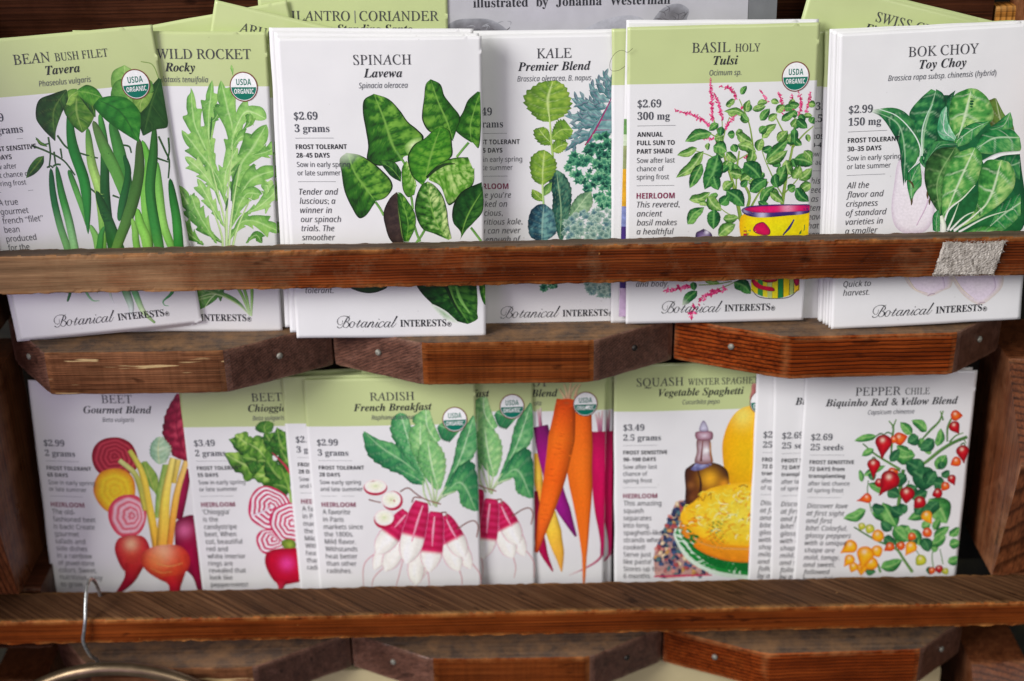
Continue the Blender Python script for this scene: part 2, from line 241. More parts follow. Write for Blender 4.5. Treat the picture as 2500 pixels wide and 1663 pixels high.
 'it': '''A6~-o/9-s/L.X/]/90355745I74500654/r5D/^5a/Q6./L6+/92y/92}/L3*/L3R/Q3m/b3z0#4$0T4)1t1M1t1?1q131h0A0h/w03/j/p/n/^/{/S05/N0U/L0P/9 1]2>4+2>475E
B6W.b/9.g/M.l/M/:/R/V/c/k/}/z0L1B5b1I6#1K6;1G6P1:6_0}6h0Y6l0_7$3R7$5M6Y6-5B5]44463K552k5S1a5I0|5-0F4X/v3w/T3*/@2-/9 2M3V3S3c4?4(4j4]4x5H4V6A3P6]346[2}6Y2p6S2h6K2b6?2Y6-2R5p2F5C264_1|3h2#3_2+3Y283W 1m/X2r/g3^034.0s4<1k422I3p2s3<3.2O3624351|341p3-1h2{1*0L1(0B1%061#0+0~/}1&/k14/a1J/Z
C7.2u/*1}/215/L0T/w0)0U/j1A/a28/i3(0$3r0I4[0z5B1V5|2<6O3J7$4Z745@7.6>6q6K6o6_6u6o7-7(7-6X4m6C4m6D516:5r5y6F5J6d4f6n4&6f3D6K2f6#225J1b4g1?3y1*3*0~22101*1X0:2=/f35/U4[/v5w0{6/0j5H0$4_/O3o/3
D7f.^/9.e/M/8/R/T/a/i/|/y0L1B5b1I6$1K6:1G6O196_0}6h0X6l0_7$3]7$4b6w5V6]6=626n5R704f7:3l722v6t2)6J1=5o0Z5)0&43/Z31/A2%/9 2+/Z2}/d3i/}4I0H4|0|5G1^5d2G5u365z4(5l535A5}4U6N3O6^336]2z6X2l6O2b6@2W6*2M5e1/0g1%0A0~0)1)/q1:/e1G/a1X/^1o/[
E6p.b/9.g/M/9/Q/T/a/i/{/y0M1B5b1I6$1K6:1G6O1:6_0}6h0Y6l0_7$6Y7$6<5A6+5A6(5p5{625k6F5N6S5%6Z4H6]3L6]326[2z6X2m6Q2d6E2Z622R5s1v3X2q3X3W3_4*3q4G444Z4c4o4c4&1y3p1y3r223s2E3q2c3l2w3a3)3N3135352n361n361.0]1#000~0%1&/p14/e1I/_1m/]2W/]3@/b3z/n4O0&4z0E5B0n5d1E5x1E5./9
F6%.f/9.l/M/2/O/H/T/X/_/h/q/t0-/~0M1G5b1N6$1P6:1L6O1>6_1&6h0^6l0e7$6=7$5y535e535f5F5^5}5I6C5#6U4E6[3O6[3-6Y2u6R2k6G2d692#3U2]3U313W3U3_3s3k4/3~4B4=4S4b4i4b4$1r3k1r3o2I3j2l3[3%3@302l331v331./}13/f1B/V1]/O2*/K2(/9
G8>3B/*2?/31I/M0b/y000W/m1D/c2;/k3+0%3v0I4a0z5F1W6#2<6Q3K7$4e745N7.626w6e6e6u6_7$6]776_7F6h7R6t7_7,7q7,7A4e704e6v5Y6H6;5c6b4k6n3l6^2u612/5E1S4C11381$20140~1b002M/Y3P/I4*/O4W/b4|/{520?5V1t5^2B5X2W5I2e5-2k4[2o4b3&7v3&7q2o7N2m772f7$2W6t2F6e1v66/o4o/;
H7z.b/9.g/M/,/O/B/T/S/_/d/p/o0,/y0L1B5b1I6$1K6:1G6O1:6_0}6h0Y6l0_7$3i7$3d6l376h2v6X2b6=2O5i1}3u1|3j1~3b2)3[233X2B3W573W5F3X5O3[5U3d5Z3o6-5b646#666:626O6#6_5h6h5C6l5I7$8R7$8L6l8D6l7z6g7^6X7J6=7:5m5i0-5h/~5m/i5z/Y67/Q6Y/M6T/93K/93P/M3s/O4./T4?/_4M/p4X0,4d0L5C2{5A3)5;3.51304}312.311{301q3.1k3&1f2w1,0W0~0-0}/~1&/i14/Y1L/Q1p/M1k/9
I3B.f/9.l/M/2/O/H/T/X/_/h/p/t0,/~0L1G5b1N6$1P6:1L6O1>6_1&6h0^6l0e7$3q7$3l6l3d6l3<6g2}6X2j6=2X5m140W1-091+/~1//i1=/Y1T/Q1x/M1s/9
J3S/Z/*/-/0.e/C.M/a.F0).J0?.T0Q.g0^.|0c/40_/E0T/O0D/S02/K/l/J/b/P/M/d/G/y/M0,/b0E0R1e5X1n6%1q6<1l6R1Z6_1?6f0q6j0x7$407$4*6l3[6h3A6[3.6C2z5u1l1O1I0I0z/a0B/7
K6p.b/9.g/M/,/O/B/T/S/_/d/p/o0,/y0L1B5b1I6$1K6:1G6O1:6_0}6h0Y6l0_7$3g7$3a6l3W6l346h2v6[2d6C2R5r1v3R1x3K1}3I2)3J2.3N4s5c5C625Q6P5D6f4w6l4q6l4v7$7[7$7T6m7O6m7$6d6L6E5i5r4s522|3_540G5Q/}5o/c63/Q6V/L6Q/934/93:/L3_/N3t/T4#/a4(/r4%/~3|023r0C2(3(1}3.1v301m3-1h2~1+0O1$060~0$1(/h17/X1Q/P1z/M1u/9
L6h.p/9.u/M/G/R/e/a/x/|0-0L1Z6:1V6O1H6_116h0i6l0n7$3v7$3o6m3G6h3+6Y2r6>2b5n130,17/r1C/f1Y/_1~/]2l/]3X/a47/l4f/~520A5T0m5w1K6/1K5G/9
M9-.]/9.d/M/&/O/>/T/P/_/_/p/l0,/v0L1E5b1L6#1N6:1J6O1<6_1$6h0[6l0c7$2l7$3Y1(7T7$9b7$9Z6l9R6l9-6g8m6X8X6=8H5m6w0-6v/~6{/i7-/Y7E/Q7i/M7d/94[/94b/J5#/N5:/T5L/b5Z/u5i055t0[7<5m2v/92h/91s5n0R0{0G0J0C0&0G/j0U/Y0n/P16/L11/9
N7Z4u/)1n5N0K0I0H090E/{0J/f0W/W0r/Q1</M17/9.b/9.g/M/5/Q/R/a/i/{/y0L1L6*1G6@196V0~6g0b6l0Y6l0_7$2=7$511(6K5p6O6$6Q6>6L6T6?6b6%6i5Y6l5_7$867$806l7o6j7V6e7D6Y756J7)626y5m5-/)
O7t2X/*1g/21#/I0H/q/|0I/c1./Y1z/a2e/t3M07450_4u135R1k6+2J6S3/6u3q7-4W745J7,616o6f6G725n7I5-7Q4>7M3a7?3&7*2G6i1k6E155y0_5K044x/k3n/: 2Y/H33/O3f/f480,4e0W50115R1n5o2R6(3;654%694k605a5n6@5>6e4Y6q3~6i3G6P2o6*2>5Q1n4n1I4%143G1$2k0v210s1S0}0]1A/{1s/T
P5}.b/9.g/M/9/Q/T/_/i/z/y0L1B5b1I6#1K6:1G6P1:6_0}6h0Y6l0_7$3e7$5O6W6*5<5|4]5c4+573Z4Y3;3o3&2y2{1v2{1j2x1d2o1&0@0~0#1(/g18/W1T/P2#/M1y/9 2M3>3N3J473p4_4N4m5A4e5y4K6C3}6Y3@6b3&6^2q6V2d6D2V6$1x3^1w3U1v3M1x3F1~3A213?
Q7t42-*3m-,3G-02{-92%-O1]-W1?-]1(-_0H-R/e-0/W-A1^/40j/V0/02/g0{/Y1z/a2g/u3R084;0a4z155V1l6.2J6U3.6v3m7.4N745@7,6(6p6]6I7+5r7C527K4C7<316l1}6#0u4{/{3g/@2I/-20/+1}/#1C.M1x.O2<.M2a.G3-.?4L-y5#-r5r.,6h.n6x._6:-x5Z-K4x-2 2W/I3L/Y4<005#1#5[226(3M644g6*5]5h6>576c4P6o3t6g3>6N2g6(285O1j4n1F4%0~2i0r1P0|0Z1@/{1r/U
R6k.b/9.g/M.l/M/:/R/V/c/k/}/z0L1B5b1I6#1K6;1G6P1:6_0}6h0Y6l0_7$3z7$4}6v5f6W636&6@5A5i3~4+335.0a5E0/5[/i5u/T6:/M6>/M68/94O/92y3)1l3-110f1(0=1$0#1)/g17/W1M/O1o/L1z/L1t/9 2[3I3_3T4I3y4t4S5&5@4^6@3K6^356]2~6Y2q6R2g6F2]642T5v1t3M2(3L293K2I3I
S5H1m/+1(/2/y/M/a/E/O/-/=/-/a1b/t1c0$0f0F0#0z/V1b/I2+/N2L/]2i/s2~05300V340~311=3)1W2v1r2d212R2E1n3.1=3d0{460j4b0e510k5d0~651A6Z1k6x2A7.2z7437733M723e7.4N6t4g6z4v715.714i4s4W4s4N5e446A3f6d3.6o2X6g236N1w6*1o5S1t552(4p2>4N2Y4-3^2~4.284<1C450g3{053W/g3+/F2N/2
T6;0*/90./M0W/O0r/V1+/d1;/y1I0<1V0g3+6@3,6I3$6V2l6Z2O6Z1q6W1B6M0z6<0_5~0I5Z085//}510N7$6z7$6X5,6E5,6F5L6@5~6-6C5d6T5%6Z4V6Z4K6Y4C6T4=6L486@2e0l2Y0?2U/{2Z/e2l/V3,/O3a/M3Y/9
U7L2X/*1V/70k/]0<0=0-1/021[0?2<185f1?6(1A6;1<6R1.6b0o6i0E6m0J7$3e7$3a6m3U6m3+6g2i6S2R632A5[1P2M1>1[181*1A0M1_0#23/f2q/[3L/c3~/s4K034l0V5-175J2<66536A5e6E6/6A6L646_5w6i5N6m5R7$807$8-6m7z6m7H6a7)6<6~6-6v5s6n5V5r1|5T1$520<4c/f4./C3I/0
V6T0W/*0q5q0n6>0b6X0G6g/}6l/s6l/w7$3%7$2|6n2t6n2J6i226X2$6;1z5e1g0p5a5Q6,6+686J646[6&6f5m6k5K6l5O7$7t7$7m6l7M6f716Q6m616E5a0o/*
W910[/*0u5p0r6>0d6X0F6i/w6n/z7$3*7$3$6n2x6n2N6i266X2)6;1~5e1m134Z534^5r4Z6>4M6X456h3l6m3e6m3i7$6g7$6a6m6B6k6-6e5y6W5o6D5i6%5f5V5T1:8C5M8b6&8k6L8W6d7|6m8(7$:G7$:C6m:@6m9~6f9c6Q9C608}5[4W/*4D/*4X4J0p/*
X6w.5/9.;/J/#/b/m0?2W3+1m5K1[5z1L6>1<6Q1&6a0g6j0:6m0@7$3h7$3c6l3P6l2|6b2l6C2o6+2x5f3U3v5B5]5j6/5w6N5h6f596m5-6m537$7s7$7l6m7H6g7(6T6_67645l3d3J4V0h4i084v/w5*/e5=/W5W/O6)/L6#/92P/92T/L2h/L3+/N3A/T3O/b3T/v3S0&3R053N0B2g2W0u0h0M080@/o0T/T18/I12/9
Y6/0&/90./K0R/N0p/T1(/_16/n1@0&1I0B2%2Y1#5D0m5r0Y690F6P006a/p6i/M6l/R7$2u7$2n6l2G6i2/6b1|6T1w6@1x662%5n2~334m58505[5D5x5Q645U6F5P6V5A6c566g5&6i4]6l4c7$7D7$7>6j6}6d6^6O6;605m5^332a2N0$2M/w2S/a2e/S3(/M3U/K3O/9
Z6w/(/9/(/H516X3(6X2H6U1u6L1M6;1/5~0p5Z0X5/0E5/0|7$6p7$6p6u0d/c2b/c3D/d3v/h4@/n4a/x4z0,560?5V0i5u1E6.1E5J/9''',
 'bi': '''&6;4m3(4K2H3}1n2v3(3}4)4?5,3l6<2M6i1&6<0P4~0i4&1D370)26/U0{0//a1O/02Y/F3w0=4l/966/94_1&5H2(5v3( 391(2J0G1Y010{0F0_0{1#1h1~2O 1W5,1n5Z2H5o3&5Y3=5&3,4M2=3l1n4F
-2s2I29/c29/c152I15
A6;.-/9.-/R.X/^/%0&4^6{4{6{4d0f4d0V4{/m5g/R5g/927/927/R2e/]3#/u310:360c381X0r1X0)0X/v0D/l04/f0%/d/w/t/_0J/R0J/9 182(3:2(3E4f
B6K.b/9.b/P.~/R/:/X/K/e/Z/x/i08/u0a1:5q1:5~16671*6E0o6L0M6Q0M6k2z6k4J6b5J6F5}5t62505^3{4*3:552Y5V1W5O0~5:0K4n/{43/W3=/@2-/9 2Y3F3J3R4%3x4F4S4Q5A4:603M6H306@2{6%2<3H2F3G2M3G2R3F 2$/Z2j/i3C053g0s3r1g3O2e2E3&243&1O0O1I061G/}1U/d
C6Y2[/(1g/00~/H0F/q/y0J/a11/W1~/^2n/r3]044H0]5/145i1n6<2u6m4&6}4n6x6(6a6=6h6L6}6i6}6<4G5z4I5q5D5U6&5)6L4H6X3^6J2z5z2@511k4&1H2l1=1[1H0j1j0/2A/e3*/W4@/y5G1#5e0i4C/N
D7A.b/9.b/P.~/R/:/X/K/e/Z/x/i08/u0a125H185e1:5z16661*6D0o6L0M6Q0M6k3M6k6.5~7#3^6w2i6^1v641.5V0J5+0(4X/h4(/Q3J/D2d/<1p/9 2*/X2k/b3I/|3}0H4M0~4q1c5/2O5?3B5D484x5u3[6K3>6H3-6>2|6-2s5o1M0T1K0J1I0=1G001F0)1I/p1T/d1h/Z
E6Z.b/9.b/P.~/R/:/X/K/e/Z/x/i08/u0a1:5z16661*6D0o6L0M6Q0M6k6M6k6(4a5g4a5g4j5Z5S5;6(4^6A3h6I3N6H3>6F326@3*682~6,2x5u2<3J2X3J3/3M3T3T3s3c413x4E484X4[4s4[4*1R3o1R3p1{3i2N3R2n3-2~2O3(233&1N0M1E/|1I/n1S/d1i/^2//[2t/a3R/m4*0%4W0F5%0t5M1R5h1R5,/9
F6-.b/9.b/P.~/R/:/X/K/e/Z/x/i08/u0a1:5q1:5~16671)6E0n6N0M6Q0M6k6E6k5y4^5[4^5[4m5Q5S516%4S6@3[6H3A6F316>3&602y5s2<3F2Y3E3<3L3m3a454(4N4X4i4X3|1P3g1P3h1u3e2?3Y2Z3H2n3.2z2d3#223%1Q0Z1J0<1H0%1L/m1X/^1p/T25/P25/9
G7X2y/(1R/;0M/u/m0t/X23/_2~/t3k084R0d571=5n1|6?2T6Y3/6n3f6y4C6}4d6|5+6x5O6p6+6b696a6K6h6Z6}6u6}6H4T6,4T5|5I5]6)5,6L4G6W3_6I2{5y2?501i4&1E2n1:1_1F0f1j0&2F/[37/N3e/S4)/f4=0%4L0N4i1_4p2#4r284n2M4b2Y4I2a4%2d4%2|742|742c7,2c6l2]6Z2K6N216C1h5q/i4K/8
H7g.b/9.b/P.~/R/:/X/K/e/Z/x/i08/u0a1:5q1:5~16671)6E0n6N0M6Q0M6k3}6k3}6Q3_6O3H6I366>3(6+2w5k2k5C2;3L4z3L5N5H5T5f5V5~5R675E6E5/6N4j6Q4j6k8>6k8>6Q7}6O7g6K7T6@7F6/795p7-5H5o0Z5h0;5f0&5j/m5w/^61/T6Q/P6Q/92~/92~/P3?/R3V/X3i/e3x/x4*08460a4n2y2/2y1Q0Z1J0;1H0%1Z/^25/P25/9
I3H.b/9.b/P.~/R/:/X/K/e/Z/x/i08/u0a1:5q1:5~1(6D0L6Q0L6k3}6k3}6Q3]6O3E6H346=3&6,2w5n2j5C1P0Z1I0<1G0%1Y/^25/P25/9
J48/j.+.T.E.0/9.5/T.C/m.Y/|.w0%/4/}/G/s/S/b/W/K/V/B/U/7/Q/,/D.n/A.d/G.U/Y.Q/s.W0).i08/+0E/T2(5z2#661s6D1[6L1:6Q1:6k4j6k4j6Q4K6O456I3~6>3p6+3d5k3V5C2//|1l/-1>.R0].5
K6E.b/9.b/P.~/R/:/X/K/e/Z/x/i08/u0a1:5z16661*6D0o6L0M6Q0M6k3}6k3}6Q3_6O3H6I366>3(6+2w5k2k5C283=283:2:382C3=4B5,4~5h56625)6H4Y6S4Y6k6x6k6x6Q6p6Q6_6M6I6B6-6.5h5m3Q3e51045?/u5N/d5b/X5}/S5}/92o/92o/S3#/S3</U3K/[3R/g3U/v3P033?0Z2:2r272w222y2/2w2,2o1Q0Z1J0;1H0%1L/l1Y/^1p/T25/P25/9
L6C.b/9.b/P.~/R/:/X/K/e/Z/x/i08/u0a125H185e1:5z16651*6E0o6M0L6Q0L6k3}6k3}6Q3_6O3G6I356=3&6*2u5i2j5C1R0[1I041F/z1K/l1[/d21/^2F/]3G/h480+4v0^5L1N5n1N5-/9
M9)2F/)1^5?0F0Z0?0<0=0%0A/l0N/^0e/T1*/P1*/9._/9._/P.}/R/8/X/I/e/X/x/g08/s0a105H165e185}14671(6E0m6N0K6Q0K6k2~6k3^1K7,6k9^6k9^6Q9@6O9*6I8s6>8e6+8V5k8J5C7*0%7</^7s/P7s/94B/94B/P4b/R4y/Y50/g5</w5N0H5U0a6o5P2d/)
N7*4I/)1W5.0E0Z0>0;0<0%0N/^1*/P1*/9._/9._/P.|/R/7/X/J/e/Y/x/g08/s0a145r10600}6A0e6L0@6Q0@6k2S6k4w1T6*5{6%665t6E5]6M5<6Q5<6k7c6k7c6Q7E6O7/6J6x6>6i6,6Z5k6N5C4i/)
O7928/(1//80=/l/g0_/U1n/]2]/t3N0:4=0i5&1B5d2#6:3+6m496}5D6m686:6j5F6z4;6s3J6^2X6=1j5l1#550A4Q/k3G/8 2@/L3&/_3e0:4?174o2S543w5?5,585g5#664^6P426X3g6Q3@6<2x5v2U5J234k1p4&1U3:1C2K171a130{1:0?1N/p1p/U
P6+.b/9.b/P.~/R/:/X/K/e/Z/x/i08/u0a1:5q1:5~16671*6D0o6L0M6Q0M6k3W6k5M6B6,5%5~4J5d3u593K4^3-3k2v2Q2p2-2p1Q0Z1J0;1H0%1L/l1Y/^1p/T25/P25/9 2V373F3C3}3j4A4J4L5?466/3L6G386D3+6=2}6-2u5m27392?382G382O37
Q793V,v2{,|1K-E0x-K0Q-H03-@/x-8/j-5/d-6/_-:/Z-?/Y-C/b-O/w-g1N/00[/T0%0-/a0q/U1j/[2T/n3@0.4(0S4g1$5C1W5v256B2r6c3S6v486|5E6m686<6h5J6w4<6q3O6_2f6C1~5z1@5L0d4w024?/f3b/F3%/323/+2&/&1q.s1N.O1d.O2$.N2G.I2n.B4,.%4Y-{5U.46D.t6X.]5|-r5=-@4O-# 2</M2n/V3A/u3l0F461(4W1p4t2f554(5?5/5%68426X3K6F2k5k244m1_3M1>2+130w1L/o
R6I.b/9.b/P.~/R/:/X/K/e/Z/x/i08/u0a1:5z16661*6D0o6L0M6Q0M6k3N6k4c6b5S6E6%5q645,6(4J5]3r4{3H4%3-4|0;5//w5A/d5Y/X5y/S5y/93c/92O2{202{1Q0Z1J0<1H0%1L/l1Y/^1p/T25/P25/9 2T3B3C3N3|3u4C4R4N5A48613N6I3:6G3.6A3%642y5w293C2@3B2G3B2M3B
S5H1n/(1,/00&/M/t/N/h/L/]/G/R/=/G/./,/./b1_/~1_/~1W0-0_0J/~0z/X1a/L2%/Q2D/_2^/u2s043#0Q3(0s3$152u1O2c1k2H2,2)2J1[2o16370u3V0a3s0R430J4P0H4s0O5K0e5{1*6F1T6e2,6w2e6}3&6{3G6w3j6n4B6^4M6]4g6e4{6z5;6z4f4]4G4]4D5C475j3~6-3e6E3D6S2}6X2S6P216:1u5r1m5G1r5+2$4k294M2S433>3O3j3#402P4E1z4L1B4=0F3j/a2x/6
T5}/|/9/|/R0F/W0b/d0t/v1%092a6F2O6F1q6=195|0e5L0?4j0%4j0K6k6U6k684[5w4[5O5y4K6E4D6E2e0>2b012a0#2f/l2r/_3,/V3M/R3M/9
U782N/(1H/40Z/Y0/09/{1(0$1T0328125}1.690}6H0f6O0C6S0C6k3n6k3n6R3P6P3;6K3*6A2x612m5u2c5S1a1l1U1?1R0t1Z0H1u0&2?/k2p/d3D/j3o/z480=4Y0m4x1S5:2O5r4X6(5B6-5o5t6?566Q566k7R6k7R6P766G6z656g5m6O5*5U1w570z4o064E/a3q/@37/.
V5w0D/)0_5G0Z5r0J660/6I/e6Q/e6k3+6k3+6O2h6L2Q6E2C6:2;6+235C1}1>5B5N5P5c5X5v5[6/5L6G4x6P4x6k7:6k7:6N766N6t6I6[6:6C5}6(5]0e/)
W8J0V/(0Z5;0V5n0I64016G/h6N/h6k2m6k2m6O2M6G2=67245w215J2.1w455E465j436-4%6A3k6L3I6P3I6k6K6k6K6Q6.6L5w6A5n6,5i5i5^1{7w5k7{5v7}6$7~6-7q6H7F6Q7A6Q7A6k9I6k9I6Q9(6H8j668R5v8:5O4F/(4&/(434R0u/(
X5Y.1/9.1/R.W/W.x/j/<0(/_0K1i2e0s5_0e6&0Q6?076L/m6Q/m6k366k366R2p6O2X6G2J682F5}2z3}475?4]5o4j644]6J476Q426Q426k6L6k6L6R6&6E5_6.5;5h4q5@3.3O3v0z4,0J4;0(4K/l4_/^4u/U55/R55/91l/91l/R2B/a2R0%1y240Q0e0B0R050A0-0/0*/w0;/]0n/R0n/9
Y5+/[/9/[/R0&/W0B/d0U/v0c090D5i076/0+6A/v6J/^6O/^6k2b6k2b6Q2@6O2,6I1}6>1y6+1|5o2h3;4.5/4I5]4R6$4D6F3s6Q3h6Q3h6k646k646Q5w6M5_6@5G6+5/5h2y2h2A0I2=082<0&2@/k2M/]2e/V3./R3./9
Z5w/./9/./U4%6D3I6D2g6@21661]5~135b0h5;0A4e0$4h0]6k5n6k5n6B1%/^1w/^2z/i3m0*4P0]5*1K5F1K4i/9
a4r0//,/^/4/;/N/#/v.x0M.}1*/11d/J2A/k2w043K0^3r1C4=2#4I2U482o3b3#4?464?3*0=3)033-/}38/w3V0.4#0d4:0T3G/L2S/,2$/<1p/n1q/z1z0P1S/t1-/K0^/4 0l/x1(/~1?031U0M1l0o2#19251d2B222M2[2S3%2U3F2K3m2.3y1r3s1Y3_1A3@1*2v0o2I0[1v0P1Q0H130C0r0A0X0K0,
b4]0R/+02/-/n/4/Q/>/;/K/-/Y/(/i/)/w0[5Q0f5v0i6/0f6?0^6I0N6M086O0(6O0(6l0X6p126w2G7-1G3P2-452u4I3F4@3j4&4%3V4-2y4(2A3s1e3W1-360S2h0%29/[1I/7 0j/O1*/T1D/f1^/}1v0A200g2B132Q1]2^2-2f2U2h2|2e3;2Z3N2K3Y283^1o3Q1N3/1@2p132N1$2(0r1U0R0G0K0(0H/l0P/V
c3s0l/+0*/6/S/U/50./+0s/51c/Q2Q0%3:0e3s1N4=284I2j4B344.3K3l3S3H3O3,3B2q3-2d2n2^2U2b2D2m282}2437263F2=3U2E3e2G3p2A4$2/4*1r3~1W3j1>3H1&2|0n2M0^1x0R1G0O0u0T0J0e0,0|/t1>/n1}0*2_0q2{0]1{/M
d4p02/+/a/4/>/N/)/{.}0Z/%11/31e/H2</f2p0-3B0T3l1;4;1}4I2I4C2m423;5j3?6/3<6?326H2{6M2a6N2a6k4D7#4|7-3+0&3./{37/x3C/|3Q0.3d0D3z0f460T3i/w3C/L2|/32U/+2&/;1s/o1v011}0Q1U/t1//K0b/3 0q/y1-0#1D061Z0R1q0v2)1B2:1n2G2<2R2e2X3-2Z3H2Q3p263}1}3x1h3h1O3M1:3.1$2d0m2;0[1m0N1C0F0x0C0U0F0>0O0-0^/}
e3h0d/+0&/6/Q/U/30//)0t//1O/B2./_2e0)3;0T3g1*4-1[4B244I2d4C3+403A3n3H3F382h2d211m1^0U1@0Q1$0O0e0T0C0d0*0z/u1=/p1v0+2Q0p2o0]1u/M 0^1c111r1X2-1{2I292l2I342N3X2L3l2E3y2:4$2-4(1g3v1B3L0{2e
f2N.0,w-h,}-I-3-7-M-1-o-4.*-?.;-O.G-f.K-x.H.,.>.6.0.9-x.7-h.1-Z.+-Q.)-L.--A.:-=.N-B.a-R.q-m.~.1/1.^/@/=/O0)093q/M3q/U4?0B4?0j5S1B6H2%6y2k7-3<7(3_6s3t6X3{683n5k3E5[325a2~5k2s5z2o612q6>2}6T3#6]2{6f2o6i2Q6Z27641y5I1_4?2Z4?2T3q1X3q1#1/0b/o0A.i/w-z/I-D.q-%
g480S,w/[-#.y-:.R-^.F./.N.Q.f.n/2/+/l/A/B/d/50,/:0E/K0]/h0u0511/p1I/X1d/J2%/F2G/M2w/e3G0+3n0V401/4C1g4I2W4=3@3s4>3s493G3Z3G3_3#3W2M3A1}2y1V2K1:1r1(170}0x0~0]1$0I0o0B0^0L0L0m0>1P0+1u/y2=/k2Z/X2q/F3*/&30.]3).22m-g2H-G1t-/1:,| 141A1M1H1h1[1}1{232F2=2r2A3D263t1q4(1U3|1<3g1%3F0q2z0f2N0b1}0m1P 0_-=15-C1Y-S1r-n1z.01q.M1U.d1&.w0:/3/X.f/D.6/L-q/g-T01-C
h572h/+25/>2#/x2&08200^2=132O1m2s2z2z352|3D2w3T2i3Y2/3=1J2A0k0w0>/9.x/90h6.0e6>0]6H0M6L076N0&6N0&6k0S6n1+6u1c6}2E7-122S1j3E2A3{2t4?3M4I4,464?3W472|3{2+3C053G0$3S/{3r044C0t4Y0g3b/P
i2O1K5L115Q0w5a0i5v0d650i6O0w6f116t1K6y1f6t1|6f2/6O24652/5v1|5a1f5Q 0)/-/f/2/M/A/?/X/:/x/;0,0.3D0/3O0$3f/a3m/V3m/U4+02420g491h4I0g0a0a0E0^020c0#0o/z12011Z0h1p0X0|/N
j271Q5L175Q0}5a0n5v0i650n6O0}6f176t1Q6y1l6t2&6f256O2:65255v2&5a1l5Q .0,u-b,{-@-0-+-J-#-l-&.(-2.:-B.E-W.I-m.F-|.<.,.-./-v.--g.&-Y-{-O-y-G-~-?.2-<.H-C.Z-W.k-|.z.S053O0+3f/f3m/[3m/Z4+07420l491m4I0Z/k04.P/a-Y.~-*
k4^2_/+23/61n/V1R0A191^0q1B0>/9.x/90h6.0e6>0]6H0M6L076N0&6N0&6k0S6n1+6u1c6}2E7-1$1~2J312e3N2m3e2j3r2b3z2Q3~2;4%2;4@4U4@4U4%4;3|4/3w3~3r3m3g3M3O2~3-2G2Z2P1z2Y1F2d0x2l0V3#0,3;/y3V0.3s0]4/0Q3I/K
l20/v/+/U/0/>/>///U/*/v/+0+/-0<0S5L0_5x0c630W6H076O0.6O0-6j1<6y2>7-0M0:0L000P/}0]/x0|0/1J0f1_0U16/v0m/K0E/3
m8$5Y/-5&/@4q/y4t094}0_5/145A1n5e2{5l365n3E5i3U5Y3Z5-3H4V2n4#1l3I0<3+/91l/92x2{2~373$3E2{3U2m3Z2Q3T263@1s2z1R2I141k0s1&0X040B/9/#/90%3&0-3O/~3f/^3m/T3m/R4+0W481j4I142N1l3B2D3z2x4?3R4I41464D3X4A3>492s4j3V5<4(5k4A6?4I6y46713X7)2}6m2,6506690%6E/|6T0%6d037/0i7E0X6w/y6O/N6)/5
n572m/+29/>2(/x2+08230^2A132x2z2~353$3D2{3T2m3Y253?1R2I141k0s1&0X040B/9/#/90%3&0-3O/~3f/^3m/T3m/R4+0W481j4I142N1l3B2D3z2x4?3R4I41464D3W4B3C4=3%432Y3U0d3G053K0$3X/{3h0$3w024,0H4A0h4W0W4./x3c/M3;/3
o4R0q/+00/6/W/W/500/*0t/01P/B2//^2f0(3<0Q3g1&4-1Y4B234I2z4>3R3z3t3E4#2]3y2%3i1I3L0n3)0;2X/l2)/H1M/2 0|/M18/S1N/h1e0*1z0N210z2A1K2M1z2X2K2_2u2b3;2T3r2.4)1r3~1Z3l1D3N103+0x2Z0i2.0Z1Y0P1-0I0]0G070T/_
p4i-x,w-x-7.5-:.F-A.R-N.Z-^.c-q0&3)0,3=0-3M0*3^/|3h/l3m/Q3n/Q4,1_4I1@3=24403(4I3S4A3v4)403Z472~412@3{1]3^0|390D2j/p2:/J1e/311/+0h/10F/B0(.,0#-s/}-[0%-I00->0C-90b-60b,w 0z/O18/U1P/i1i0(2#0J280r2I1A2W1l2e292l2^2n2}2k3;2c3M2U3W2E3[1X3/0|1[0b0T0W000T/s0^/W
q4Z0O,w0O-70f-80v-;1&-C10-O18-d1@-~1x0<1S/h11/E0f/109/+/i/4/G/N/2/{/+0Z//11/=1e/Q2</o2p063B0]3l1@4;2%4I2P4A2w4&2~4A4>4A2a.52X-s2V-a2Z-L2f-?2y-93:-63:,w 0z/y150#1L051c0O1x0r201<2A1g2O262Z2a2c3+2e3L2Z3q2>3}2+3x1r3j1[3Q1G35142p0~2L0o2*0c1d0R1(0M0U0X0,
r3Y/#/90%3&0-3O/~3f/^3m/T3m/R4+0W481j4I112G1H2u1_3?1u3_2-3x2@402S4>2h4F2{4I3I483W3a3S3B3H3,352y2x2t2Z2|2C372>3;2:3<1s2~1D221,1U0o0s0W0,0B/9
s3M0i/+0>/0/Z/C/O/D/=/?////.p/3//1)/L1#/l/r0Y/N1+/]190.170@110S1$0i0o1$0F1U0,1{/u2B/i2d/e3(/n3X004%0Y4@134H1_4D2L432_482l4E3+4E2p2a2T2d223f1N4)184$1&3v0v3f0r3Q0|3-1?2[1q1{2#1g231L2?142G0v2I0Z2D0626/p1z/R1[/=17/0
t2A/h/+/3/=.}/u/%0;/~3n/L3n/L460U4p1O5u1z5u1N4;2D4;293n1C3n0E0B0D040H/~0S/x0t011F0o1^0_13/|0f/O0:/4
u570$/+/E/>/2/x/402/:0P/C0w/s2j/}360$3O/v3f/U3m/L3m/K4+1b4I0S0A0Q0/0V/{0f/v1B072%102b2T344<4R4<3d1;3J053K0.3O0(3T/~3Z/|3j0%3x034$0<4D0i4Z0X41/y3f/M3>/32p/+2R/02=/?2//V2*/w2/092<0{1d0/11/T0Y/5
